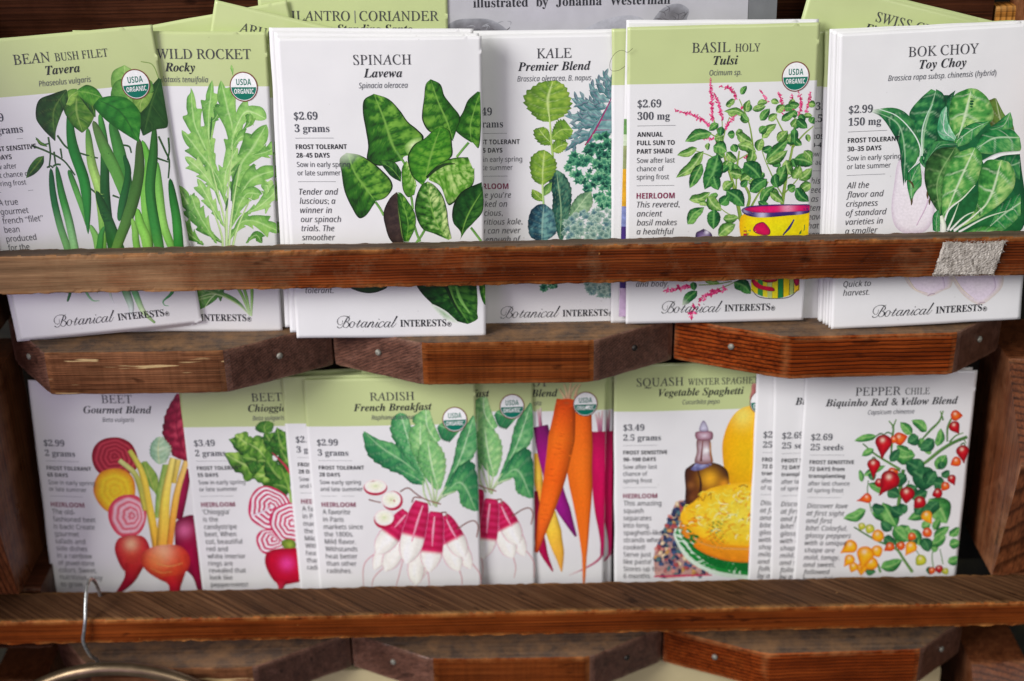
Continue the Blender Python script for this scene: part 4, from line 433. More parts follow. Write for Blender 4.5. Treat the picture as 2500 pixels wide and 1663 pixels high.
V6T1{/9/97;0{7;2M2O2R2?2Y2&2b1c2j1B2q1#2u0f2y1#3$1B3,1c342&3;2?3?2O4o7;6T7;3n/9
W:-1=/9/97;0w7;2A0k2d2j3s7;5N7;6d2S7$0k8J7;:-7;8)/96//94a5A37/9
X6g/9/91v3E/H7;1=7;3$4E4e7;6T7;4%3=6g/94l/92x2<1)/9
Y6:1v/91v2?/97;1+7;2h3{4I7;6:7;3X2D3X/9
Z5h/Q/9/Q0B3C5r/Z5r/Z7;5E7;5E621S0^5N0^5N/9
a6%1Z//0r/:0:/Z/q06/e1*/t1x0G2R1:2t2L3%3R3)3R3A3L3h3<4&2|462V4;2/481c401;3~0p3n0=4z0m541F5C1~5M2]5P3f5D4S4|5$4=543A54/94$/93c0*3^0*39/^2n/C2>/4 290C2g0J310b3J1)3R1W3R2+2s2)241}1h1j1Q1L1J1)1O0g1_0R1w0G
f3X0F/90F4./M4./M4x0F5E0F5o0L6R0_7(0|7H1H7_1y7l2U7p3%7n3L7i3n7b4,7W3a6C3:6M3$6P2g6Q2J6L286>2-6)2)5i2)5E3Q5E3Q4.2)4.2)/9
g6C2H,T1k,V16,[0_,g0.,v0..91=-u2Q-j3N..3m/23q0&3m0&3L/[3(/B2X/42)//1,/B0D/|/v0|/h2>/v3]0E4^1/5<2-5O3.5;3t4X3x4X4)5E5N5E5N/85=.*4d-83g,e 2_0K370S3Z0n3p1?3w2+3w2=3p303Z3d374%2]4/1h3a1L2<1i0v
i2a0{600Z640@6@0.6V0(6{0.7C0@7Z0Z7g0{7k1?7g1Y7Z1m7C1s6{1m6V1Y6@1?64 0./90.5E1l5E1l/9
l2a0./90.7k1l7k1l/9
m:<0./90.5E1G5E1[4X1e4X2(4~2O5<2}5J3P5O4/5J4^5<5)4~5D4X5Q4X5q4~6>5<6m5J7@5O895C8v4{9>4;9J399J/97i/97i2o7S3o6p416<4&5u3b5b3-5Z2@5Z/93y/93y2o3e3o3$412J4$2)3]1r2~1l2/1l/9
n6[0./90.5E1G5E1[4X1e4X2)4~2R5<3&5J3Y5O4O5C544{5]4;5k395k/94-/94-2o4(3H3s3o3V4*3.412N4$2*3]1r2~1l2/1l/9
o652d//1u/714/P0W/{0/0X/q1E/h2@/z3a0T4a1O5=2g5O3U5G4;5.4r4a5?4(5Y3;5c2@5O0|4t/{3y/A 2f0N3>0X3c0z3v1R3}2@3v3.3c3c3>4%2e40204%1i3c1S3.1L2@1S1R1i0z200X
p6C0.,T0.5E1N5E1e4W1l4W2+4x2L572y5I3S5O4M5=564c5c3c5q2@5b0z54/y4J/A3O//2u/42J/E2*/[1l/w1d/w1j/L1l/$1l,T 3$0O3Q0Z3s0|4*1T402B3r3d2~412K4(2*3h1s391l2Q1l2A1r1T2)0|2J0Z
r4B0./90.5E1F5E1]4B1e4B2&4k2L512{5H3T5O4-5K3}3s3O3x3*3u2a3k2?3W2&3=1q2u1l2D1l/9
s4o1k//14/10b/607/@/i/O/i0s0<0a0o0P1D0F1p0C2;0F2T0P2c0a2h0t2f1%2a122S1>2>1K1y1[1I1q0v2,0N2A012Y/x2x/l3?/h3k/w4R0H5)145F235O2g5M3;5E3l584A5#3o3m3F3}2|4/2V47214:1Y411H3q1J3e1Q3X1^3M1t3A2733342i3Y2S3y2<451{4B1U4G1)48093h/]2x/:
t4.27//1d/319/?0q/U0U/y0D0M0>120>4./P4./P4o0I5F0v6b1|6b1|5E3c5E3c4.1|4.1|122%0r230^2H0Q2d0M2}0N390R3i0_3i/H3L/?3,/62a/1
–4r4{2K/02K/01f4{1f''',
 'ssi': '''!2=0/5B004a05400N260X1a0i1P0x1a1&261@401E4a1F5B186X0i7#0=6X 0j0O0>0=0,/n0>/B0j/019/B1K/n190=
(2s1.1q1R4a2g7&207&0T4_/{1q0T/&20,_2g,_1R/&
)2s0~1q0X/%/E,_/|,_1V/&211q1V4_/|7&/E7&0X4a
,1d/v-w0u.W17/S1#0A0I0[/z0K/i/}/w/S0?/C0=.b/v./
-2s2I29/c29/c152I15
.1d0M0O/~0=/l/n/~/B0M/00y/B10/n0y0=
05a2K//1;/G0K08/z1S/l3;/r4N0)5O0G6>0v6v1W7;2K7F3[7.4L6?4z5#5.3;5(2)4q1(4P083~/[3@/: 2K/|37033g0l4$1n4.3;4$4d3g5f376B2K6T1a6B125f0s4d0k3;0s1o120l1a03
15a2;/92;4q2;5=2<5[2=5x2?68206)1}5x1n5k1Z5Y0i4w095W2H7;387;38/9
25a/k/9/k0)2K2i2v3;3<3g3S453c4a3h543^5j3C652v6K2A6S1k6O1?6A0r6,0G5j/s6J0E6l0{7-1Y7?2A7E3B784-6n4Y6/4i594c4]4P4*453R3k2}3=2J2d1p1%041%005+005+/9
35a1z//1B/10k/70:/C/h/V/h0O0<0;0p0-1H/~1{/{2u0)3R0F3s0t3~1T3q253H2]2c2t1h2{0|2{0|3m1i3m2[3v3;473^4d3j5@3a5p3E682w6M2?6T1d6P156C0g600=5s/l6T0<6r0r7/1S7@2>7E3G79436n4[634k5F4a4_4A4-3m3d3.3M3.3I3{374U2n4w295%1R4z0r4d0=4=/l3d/J2w/6
45a3@/93@1)/N1)/N1v3:7?4<7?4<1z5K1z5K1)4<1)4</9 0K1z3@1z3@4N3@5$3B5N3C5s3E6:3A6:386%3-5l2|5V2q5E
55a2%//1J/10s/90D/E/z/V/z0P0G0<0y0.1P0#2&/|2p0*3N0G3t0x4$1d3u2G3S2w2v382#3A1a3@1=3<0x370]32003N0K7;4M7;4M6D1=6D1,4&1Z4.1{412A423K4#4>3T4q2m5%1m4o0c49/q3=/?
65a2X//1r/716/Q0_/~080b/z1V/r2a/u3R0$4E08530V5u1&6P1b6|2P7<3S7E4)7C4@7@4R7<4R6J4?6O4*6S3n6U3U6V2q6P2;6?1m6#1L5Y155.1$4V0v3{0q3@0w3@183b1]3~22452n4;3i4-4P3]4}2r501o4|0d4L/q3]/? 2W/{370*3f0I4(0~421o4)2Q3k3&3=3E2Z3O2.3J1c3<1B3$1+2e0w2E0r2$0v1S1(1)1=0[1[0<2(0&
75a0j/94)6D/g6D/g7;5.7;5.6P1r/9
85a2N//1A/<0O/d/|0E/l1=/q1m0%290=2[0]2y1%361L3J0w3m0M4:014l0(5M0/6&0D6Q0g6t17711l7@2K7E3H7:436t4b6<4q5L4l5#4^4Z4G4<4+3}3f3e3@3O3l39472{4W2]4s2;5(1p5-1@4x0H4G/f3U/< 2O3s3%403N4M3j4t3s5I3j5w3N6=3$6P2J6W1s6P1I6=1.5w1$5I1)5&174f1K4M1h4:2-4( 2L/w330$3e0?4%0h401?4%1q3b2=302^2L2{2<3%1[2c112?0r1p0i1<0r0g130?1d0$
95a1G//11/00t/10Y/50F/90F0+0r/|1E/y2,0#2b053/0P3O0v3h1E3x1y4&2S4+334$333e2n3?2R2j2?2-29132G0K2t/{3^/m4a/t5L0/6.0Q6_1$7(1^7>2D7E3,7<3h6~4>6P4f5o4~4y5+3p5(2}4y204f1B4F0[3v0#3;/S2J/8 2@3$2o3*3:393Y3O3s3l4%404+4O4&4|3u5K3_5t3@682u6M2D6T1g6J186+0u5P0k4b0s3}123M1]3/
;1d/x-z0t.X16/a1#0H0L0e/|0T/k0%/y/W0E/D0A.h/x.2 103e0y440M4F/~44/l3e/~390M3&0y39
A5U.Y/92{7;4$7;5#/94$/93e1g1#1g/d/9 1O2]3Z2]3J4@3F4j3C5;3@5h3>633;633*5g2q5;2Z4j2C4<
B5}/d/91G7;3N7;4M71586o5d6:5r5I5g4b5D4,4l3a4(3I4(3D4U314|2n5:2B5B1g590}4z0D4N/s3r/R3-/?2;/9 1b3q2~3q3N3u3w4#4<464V4O4i4q4n5>4g5j4N6.4%6A3C6G276G 0t0,2>0,30063j0R421&4=1g45283y2^3M2x2i3$1P3$
C5p2v//1e/A0n/z090x0(250,2x073_0J4E0g5)1.5c1Y6:226e2n7*3U7>4F7E5K7;6B6x5y6,5Z695;6E4q6L4F6O3Y6G2y6.2E5b1w5.1V4L1@3g122}1.271:1?1^0Z2;023+0$3T0&3~0-4J064r0B4r/M4I/A3}/73O/1
D6g/d/91G7;3>7;4X7*5V6N645N6F4)6:2h5q1W530Y4:/s3+/G1b/9 0t0-1g0-2n093d0]4H1:4w2)583$5A4*54504h5r4(6;336G276G
E5$/d/91G7;5M7;5<6E266E1b3s4T3s4E2~1P2~0t0/3{0/3j/9
F4Y/d/91G7;5M7;5=6E266E1Z3R4O3R4>2]1I2]0d/9
G6r3,//1o/A0r/x0:0t0(210/370D460g5,1:5s1t6P2[6}3L7<4E7E5)7B5_7:657-6d6v6@6%5u665I6C4w6L4D6O3O6C2e5y2(5=1T4J183G1.27131]1B1-1Z0_2$0?2T0,350$3Y0%3}0+4?004W075,2X3R2X3e3M6=3M5J/T4w/E4D/:3j/2
H6t/e/91H7;2H7;1c3s573s5y7;6x7;58/949/95%2}1P2}0e/9
I2t/$/9///l0+0$1L6O0Y6d0e7;3R7;3H6d2K6O1*0$1y/l1o/9
J2?.B---q-0-O-9-R.--d.)-u.%.,.#.@-~.k.*/5.?/R.f/f/B1H7;2H7;0e/80E.:/r-Y/3-8
K5U/d/91G7;2G7;1V3D2;4-5B7;6U7;3*3g4|/93s/92?3/1E2K0d/9
L4Z/d/91G7;2G7;0t003{003j/9
M8c/c/91F7;2m7;3W0e3[0e747;8f7;7)/96(/97Y6=7W6=3e/92w/92)6<2$6<0]/9
N74/c/91F7;2L7;4w0]4z0]5$1,5.1a582<5B2q6=7;797;5T/94N/91~5u1{5u1x5[1s5<1m4t1f4L1^4%1U3Y0]/9
O7B3%//1i/B0o/|090z0(290.3:0A460a5+1/5r1e6O2H6}367=4-7F5@73696T6m5T6~486x376h2;6J1G5~0^5J0$4h/S3z/8 3)0$3d0-4;0C4i0i521=5O1w5g2]5t3I5x4:5m555I5w4o6C4&6P3G6I2o632A5j1v5;1V4]1@3w133.1.2;1:1@1]0Z2:02
P5Z/d/91G7;367;4@7.5)6c5N6$5Z535F3|4e3,3Z2U2+2E1D2E0d/9 1T372937363A3{3c4J4=4X504P5e476-3g6@3*6G276G
Q7B4I-A36/03%//1i/B0o/|090z0(290.3:0A460a5+1/5r1e6O2H6}367=4-7F5@73696T6m5T6~486w3-6a2*6;1/5e0B5%/f45/@5d-A 3)0$3e0-4=0C4j0i541=5P1w5g2]5t3I5x4:5m555I5w4o6C4&6P3G6I2o632A5j1v5;1V4]1@3w133.1.2;1:1@1]0Z2:02
R5b/d/91G7;327;5$6i5]585R4I543f4V333]2k4{/93r/92e2U1G2U0d/9 1W3H2L3H3I3S4,3v4N4L4Y524Q5h476.3h6@3*6F276F
S4w1@//0j/10>/7/r/A/L/O/L0N/o0?0;010i0&1A0#1n0(2;022^0D2z0^301$361O3/1v2w2:2P2Y1N3:1/3S0o3o0Z430M4V0I5(0Q5g0k6@156j1h7-2E7?3)7E3_7B437:4]7-5*6v4c6(4D663{6C3R6L3)6O2J6G1y6/1Y5d1O5.1R4m1Z4U1j4A1~402=3y3+3J3O313n2p4)2O462*4;1V4)0Q3M/h2R/=
T4s0z/92L6E0:6E0K7;5r7;5b6E3N6E1{/9
U6q2Z//1Q/<0h/e0=0H0/1C001V021o062.0;2I1>7;2>7;162-121o101V1/1D180m1R0E1~0-2a0$3T01420S4W134r2(5|7;6|7;5q1|5Z115=0L4o/u49/N3Q/7
V5K10/90<7;1;7;1j241n1f1q1:1r0m1s0E1u0E2*0l2<182P1c2i255D7;6N7;26/9
W8r0k/90K7;1J7;1Y1v1X1I1T0N1W0N1{1O242%4[7;5^7;5w0x5w0N5z0N6M1w6a2H8j7;9p7;65/953/94t5|4q5|4f5]4X5=1n/9
X52._/91x3O0P7;1Q7;2Y454}7;6+7;3(3K4V/93Q/92D2e/i/9
Y4{0x/91W2:0<7;1<7;28394r7;5~7;2U271y/9
Z56///9/=0%4=6D0h6D0y7;5b7;5S6M0S004>004./9
a5[1H//0i/;09/_/u0>/k14/p2#0#2l0;3P0Z4/1&4^1T5&2.5>2g5E3<5>3d5)4%4f4:4A4?4A4a5;5I5;40/93C/93P0C3L0C3&/u2U/P2$/7 1g/z210%2U0:2x0Z3<1*3U1[3j283q2T3u2p3v3,3w3B3q3o3[463=4M2p4T2H4N2%4<1b3z1E3R1/3#0z2J0o1n0l120r0]1&0:1B0%
b5h2;//1e/61=/K0z/j0f020a020>/9/U/91D7k2C7k1Q401U401}4Y2K5#2z5<3T5D47594h4q5+46553@502R4~1h4h1&4H0H3~/t3O/N2w/7 24/z2Z0$3#093C0V3^1#3s1R4(2,412e443A3z49384T2r4N2N4<2,3z1i3R1M3#192J1+1n1&121-0b1@0=1b0&
c4A2$//1./<0G/c/y0G/k1E/p220#2w0;3X0]441+4b1[5)295>2x5E3@5C3e5>4+564I5+404;3u4D3Z4L3=4R2y4T2A4J1n4.1F3Z1)2{0r260l1F0t0k110A1V0&2./z2P/|2s0)37043V0@3V/O38/B2s/82L/1
d5h1H//0i/;09/^/u0=/k14/p1~/}2j083N0W4-1#4[1Q5%2+5=2g5D3=5=3e5)4%4f4:4A4?4A4U5n4|7k5z7k40/93A/93L0C3H0C2}/t2R/O2#/7 1h/z2.0$2P082s0T360|3P1N3g2(3t2b3x3A3r3o3a463@4M2m4T2E4N1~4;1^3x1C3O1.2|0y2G0o1l0l121%0:
e4q1{//1&/=0C/h/x0M/k1G/p2./~2o093O0X4-1%4[1T5%2/5=2l5E3T5=4+5#4G4V4Q3|4I3H412v3b2M3#202.1w0~1q0m1q0k1J0s0n1.0C1T0(20/z2U/}2z0*3C073k0H3k/V3C/F2z/:2O/2 0z2^1%2^1b2b2<2j2l2x35323L3N3T3u3P423C4E3,4Q2g4U264J1d4)1;3L
f2n.d,T.P,U.?,W-},_-}-O.=-G.K-E.Z-D.|-K/9-c/K.,/Y.^0p4Q/l4Q/s4x0~5>1.5p1@6R1V7(1r7H277_2^7l327p3K7o3h7k4#7d477[3{6s3[6}3I7$367%2n6|2R6k2=6I2-5p1|5;3;5;3.4Q1o4Q0V.S0@-d/y-*/I,b
g5h1A,T0m,V0@,^/t,j/R,x/R-p/s-a0@-Q0n-G1>-D1y-K2K-d2o.13*.o3L0C3H0C3#/u2T/P2$/71I//0i/;09/_/u0>/k14/p1~/}2i083M0W4-1#4]1Q5&2+5=2g5E3=5>3e5)4&4f4;4A4?4A4b5;5J5;4).u3c-m3--+2?,b 1h/z2/0$2Q082t0U370~3P1P3f2*3s2c3w3A3q3o3a463@4M2n4T2F4N1~4;1^3x1C3O1.2|0y2G0o1l0l121%0:
h5h/U/91D7k2C7k1Q401V401m4I2*4d2F4{2h53305@3Y5D485;4e4}5$4P5.3o5-3Z5+3F46/937/94$3$4,3L4.3i4*4+3y4B3c4O3A4T2y4N2Q4=2+3y1c3I1C2f1,1p0T/9
i201]6;1I6>1:6H1/6V1,6l107)1<7>1N7L1i7Q217F2<7#286c2*6M1r6? /U/90p5;1o5;0T/9
j201[6;1I6>1:6H1/6V1,6l107)1<7>1N7L1i7Q207F2;7#276c2)6M1q6? .R,T.0,V-o,_-o-O-|-K./-G.>-E.N-D/(-]/G.M0p5;1n5;0C.E0.-[/j-&/:,a
k4m/T/91C7k2C7k1[4F1K3X1>3#132X1,2C1.2C3|5;505;2U2b42/93*/91m2)0~1I0T/9
l20/T/91D7k2C7k0S/9
m9*/U/90p5;1^5;1R411W411m4J2)4e2C4|2c543*5A3Q5E4)5=4M5%4g4Y4s4&4w4&524D5L4b5k4{60546T5A6}5E7Y5=8)4~8C4S8K3u8J3]8H3G7T/96T/97L3m7H4-7<4B7%4P6c4T6@4N5x4<5R3x523K4q2k4Z1{4&/93(/93q3$3x3L3z3i3v4+3k4B3U4O374T2q4N2K4=2&3y1a3I1B2f1,1p0T/9
n5h/Q/60m5>1b5>1U441l4M2)4h2E5#2g57305D3Y5H4:5?4h5$5(4S513u503]5.3D48/633/64+3]4,3l3v4A3A4Q2z4K2S4:2-3v1f3G1F2e1/1o0V/6
o5V2%/11,/?0F/k/x0Q/k1M/o22/|2q063P0T4,0{4Y1O5#2,5:2l5B3g544K4f4u3}5&3$4~2A4q1^4Z0~4=0G3r/u3B/P2g/9 2+/|2Y0)3)0C3L0m3j1J3{264%3/3~3M3w3l3i4+3R4@364M2m4R284I1g4-1A3Z1%2}0q290k1J0s0n1/0C1S0*
p5h.~,T0p5;1^5;1Q401U401|4Y2K5#2|5<3V5D48594h4q5+46553?502Q4~1g4h1%4H0G3}/s3O/M2v/72;//1e/61=/K0{/j0f020a02/|,T 24/z2Z0$3#093C0V3^1#3s1R4(2,412e443A3z49384T2r4N2N4<2,3z1i3R1M3$192K1+1o1&121-0b1@0=1b0&
q5h2X,T3//-3L0C3H0C3#/u2T/P2$/71I//0i/;09/^/u0=/k14/p1~/}2i083M0W4-1#4]1Q5&2,5=2h5E3=5>3e5)4%4f4:4A4?4A4b5;5I5;3V,T 1h/z2.0$2P082s0U360~3O1P3f2*3s2c3w3A3q3l3_443@4L2n4T2F4N1~4;1^3x1C3O1.2|0y2G0o1l0l121%0:
r3e/U/90p5;1^5;1R411W411o4L2*4h2C4~2_553#5A3H5E3h5D3v5A4)5>3q4H3U4M3<4N2h4F2<4-1s3c1T321>2X1/1~0T/9
s4,0}//0M/10%/8/]/C/>/Q/>0I/[0:0&0,0O/|0z/y1S0#1{06270P2?0t2:142,1J1l1a1>1|0g2B0A2e0+300#3a004D0V4v165;2(5E2W5B3*5:3P5-3s4{3U43394?2v4J2Q4Q2(4T1Z4O1=4@1)4(0~3f1&3L15371O2|2Q2B2z1}381T3@0}32042c/Y1y/9
t2|1@//0i/50>/I/}/o/t0K/u0[0a4Q/g4Q/o4{0p5F1S6]2.6]1n5;3A5;334Q1a4Q0t0f0s0U0v0@1$0.15/}1M/y1a/z1r/}2;0+2;/A2,/;1q/51W/0
u5h1D//0h/70</Q/{/}/r0[/s0s/v1./}1X0j5;1j5;0{1N0t1(0r0f0v0G1(021=0#1^/z2&0$2N072v0V3?1+3^1k3u2a4K5;5I5;40/93A/93L0C3G0C320+2v/m2X/S29/@1o/3
v4O0N/9/k5;0j5;1-1w101Y1318150q170P180518/~1;/~1G0>1U0]1f0~1v1C2)1b251z3|5;5%5;1j/9
w7D0//9/t5;0q5;0z1M0y0y0u0-0y0-3:5;4@5;4Q2&4T1+4S0V4R0-4V0-4y1.531d5J2?6h5;7l5;5#/93n/93]4?3X4?3K3v3>3T1>/9
x4a.o/91J2B0/5;1/5;2)3&3o5;4|5;2M2>3q/92q/91o1W/|/9
y4O.{,T.e,U.Q,W.4,_.4-L.R-E.e-D.v-C/A-I/b-]/~-}0>.L0c/1/k5;0j5;161v1?0(1B0(2*1b3|5;5%5;16.80h-O0;,{/b,^
z49/*/9/6/w2z4R0D4R0R5;435;4$4M0B/}36/}3)/9
®7U1W0~2>0~2>2t2f2t3F2_4(1c4K0~5@0~4k1r4;2X3h2|3h2~4a3F5$4<4c5&3T5K1W5K 2>3P2>4p3L4p4%4_4:433~3a3A3P 6q3=5p0p3F/o0z0p/y3=0z5f3F6g5p5f 7S3=6@673F7I0M67/:3=0M0C3F/06@0C
’1d/v490r4t145{0}6d0J7#/z6p/i6@/x5s0C5_0?5&/v4L''',
}
# ------------------------------------------------------------------ lettering
_glyphs = {}; _lines = {}
def _read_letters():
    from mathutils.geometry import tessellate_polygon
    val = {c: i for i, c in enumerate(DIGITS)}; B = len(DIGITS)
    num = lambda a: [(val[a[i]]*B+val[a[i+1]]-1000)/1000. for i in range(0, len(a), 2)]
    for k, rows in LETTERS.items():
        for r in rows.split('\n'):
            if len(r) < 3: continue
            loops = [np.array(num(q)).reshape(-1, 2) for q in r[3:].split(' ') if q]
            def inside(p, q):
                c = False; a = q[-1]
                for b in q:
                    if (a[1] > p[1]) != (b[1] > p[1]) and p[0] < (b[0]-a[0])*(p[1]-a[1])/(b[1]-a[1])+a[0]: c = not c
                    a = b
                return c
            outer = [i for i, q in enumerate(loops) if sum(inside(q[0], z) for j, z in enumerate(loops) if j != i) % 2 == 0]
            V = []; F = []; n = 0
            for i in outer:                            # one body with its holes at a time (the dot of an i is a body)
                g = [loops[i]]+[q for j, q in enumerate(loops) if j not in outer and inside(q[0], loops[i])]
                F += [tuple(a+n for a in t) for t in tessellate_polygon([[Vector((x, y, 0)) for x, y in q] for q in g])]; V += g; n += sum(len(q) for q in g)
            _glyphs[(r[0], k)] = (np.vstack(V), F, num(r[1:3])[0])
_read_letters()
def outline(s, k, off=0.):
    if (s, k) in _lines: return _lines[(s, k)]
    x = 0.; V = []; F = []; n = 0
    for c in s:
        if (c, k) not in _glyphs: x += .27; continue
        v, f, ad = _glyphs[(c, k)]
        V.append(v+np.array([x, 0])); F += [tuple(i+n for i in q) for q in f]; n += len(v); x += ad
    _lines[(s, k)] = (np.vstack(V) if V else np.zeros((1, 2)), F)
    return _lines[(s, k)]
# style: (alphabet, weight offset, upright shear, capital height mm, reference words, their width mm)
STYLES = {'title': ('it', -.003, -.27, 4.4, 'SPINACH', 25.9), 'small': ('it', 0, -.27, 3.55, 'HOLY', 11.2), 'variety': ('bi', 0, 0, 3.9, 'Lavewa', 17.3),
          'latin': ('ssi', -.006, 0, 2.5, 'Spinacia oleracea', 22.), 'price': ('bs', -.0125, 0, 3.45, 'grams', 12.),
          'bold': ('ssb', 0, 0, 2.2, 'FROST TOLERANT', 23.3), 'sow': ('ss', -.004, 0, 2.4, 'Sow in early spring', 24.3), 'heir': ('ssb', -.003, 0, 2.7, 'HEIRLOOM', 17.7),
          'desc': ('ssi', -.003, 0, 2.85, 'Tender and', 18.1), 'upright': ('ss', -.003, 0, 2.85, 'gourmet', 13.),
          'script': ('bsc', -.008, 0, 5.9, 'B', 7.6), 'cursive': ('bsc', -.007, 0, 4.4, 'otanical', 27.), 'brand': ('bs', -.006, 0, 3.5, 'INTERESTS', 22.), 'usda': ('ssb', .004, 0, 2.8, 'USDA', 6.7), 'organic': ('ssb', 0, 0, 2.2, 'ORGANIC', 8.8),
          'book': ('bs', -.006, 0, 4.1, 'illustrated', 25.)}
_cal = {}
def cal(st):
    if st not in _cal:
        k, off, sh, cap, ref, wid = STYLES[st]
        H = outline('H', k, off)[0]; sc = cap/(H[:, 1].max()-max(H[:, 1].min(), -.05))
        V = outline(ref, k, off)[0].copy(); V[:, 0] += sh*V[:, 1]
        _cal[st] = (sc, wid/((V[:, 0].max()-V[:, 0].min())*sc))
    return _cal[st]
def words(st, s, track=1.):
    k, off, sh, cap, ref, wid = STYLES[st]; sc, sx = cal(st)
    V, F = outline(s, k, off)
    V = V.copy(); V[:, 0] += sh*V[:, 1]
    V[:, 0] -= V[:, 0].min() if len(V) else 0
    return V*np.array([sc*sx*track, sc]), F
class Letters:
    def __init__(s): s.V = []; s.F = []; s.C = []; s.n = 0
    def put(s, V, F, x, y, c):
        s.V.append(V+np.array([x, y])); s.F += [tuple(i+s.n for i in f) for f in F]; s.n += len(V); s.C.append(np.tile(ink(c), (len(V), 1)))
    def add(s, st, t, x, y, c=(38, 40, 48), align='l', width=None):
        V, F = words(st, t)
        if width and len(V): V[:, 0] *= width/V[:, 0].max()
        wd = V[:, 0].max() if len(V) else 0
        s.put(V, F, x-(wd/2 if align == 'c' else wd if align == 'r' else 0), y, c)
        return wd
    def pen(s, pts, ws, c):
        n = 5*len(pts); P = curve(pts, n); T = np.gradient(P, axis=0); T /= np.maximum(np.linalg.norm(T, axis=1), 1e-9)[:, None]; Q = np.c_[-T[:, 1], T[:, 0]]*(np.interp(np.linspace(0, 1, n), np.linspace(0, 1, len(ws)), ws)/2)[:, None]
        s.put(np.vstack([P+Q, P-Q]), [(i, i+1, n+i+1, n+i) for i in range(n-1)], 0, 0, c)
    def rule(s, x, y, wd, c=(120, 120, 125)):
        s.put(np.array([(0, -.09), (wd, -.09), (wd, .09), (0, .09)], float), [(0, 1, 2, 3)], x, y, c)

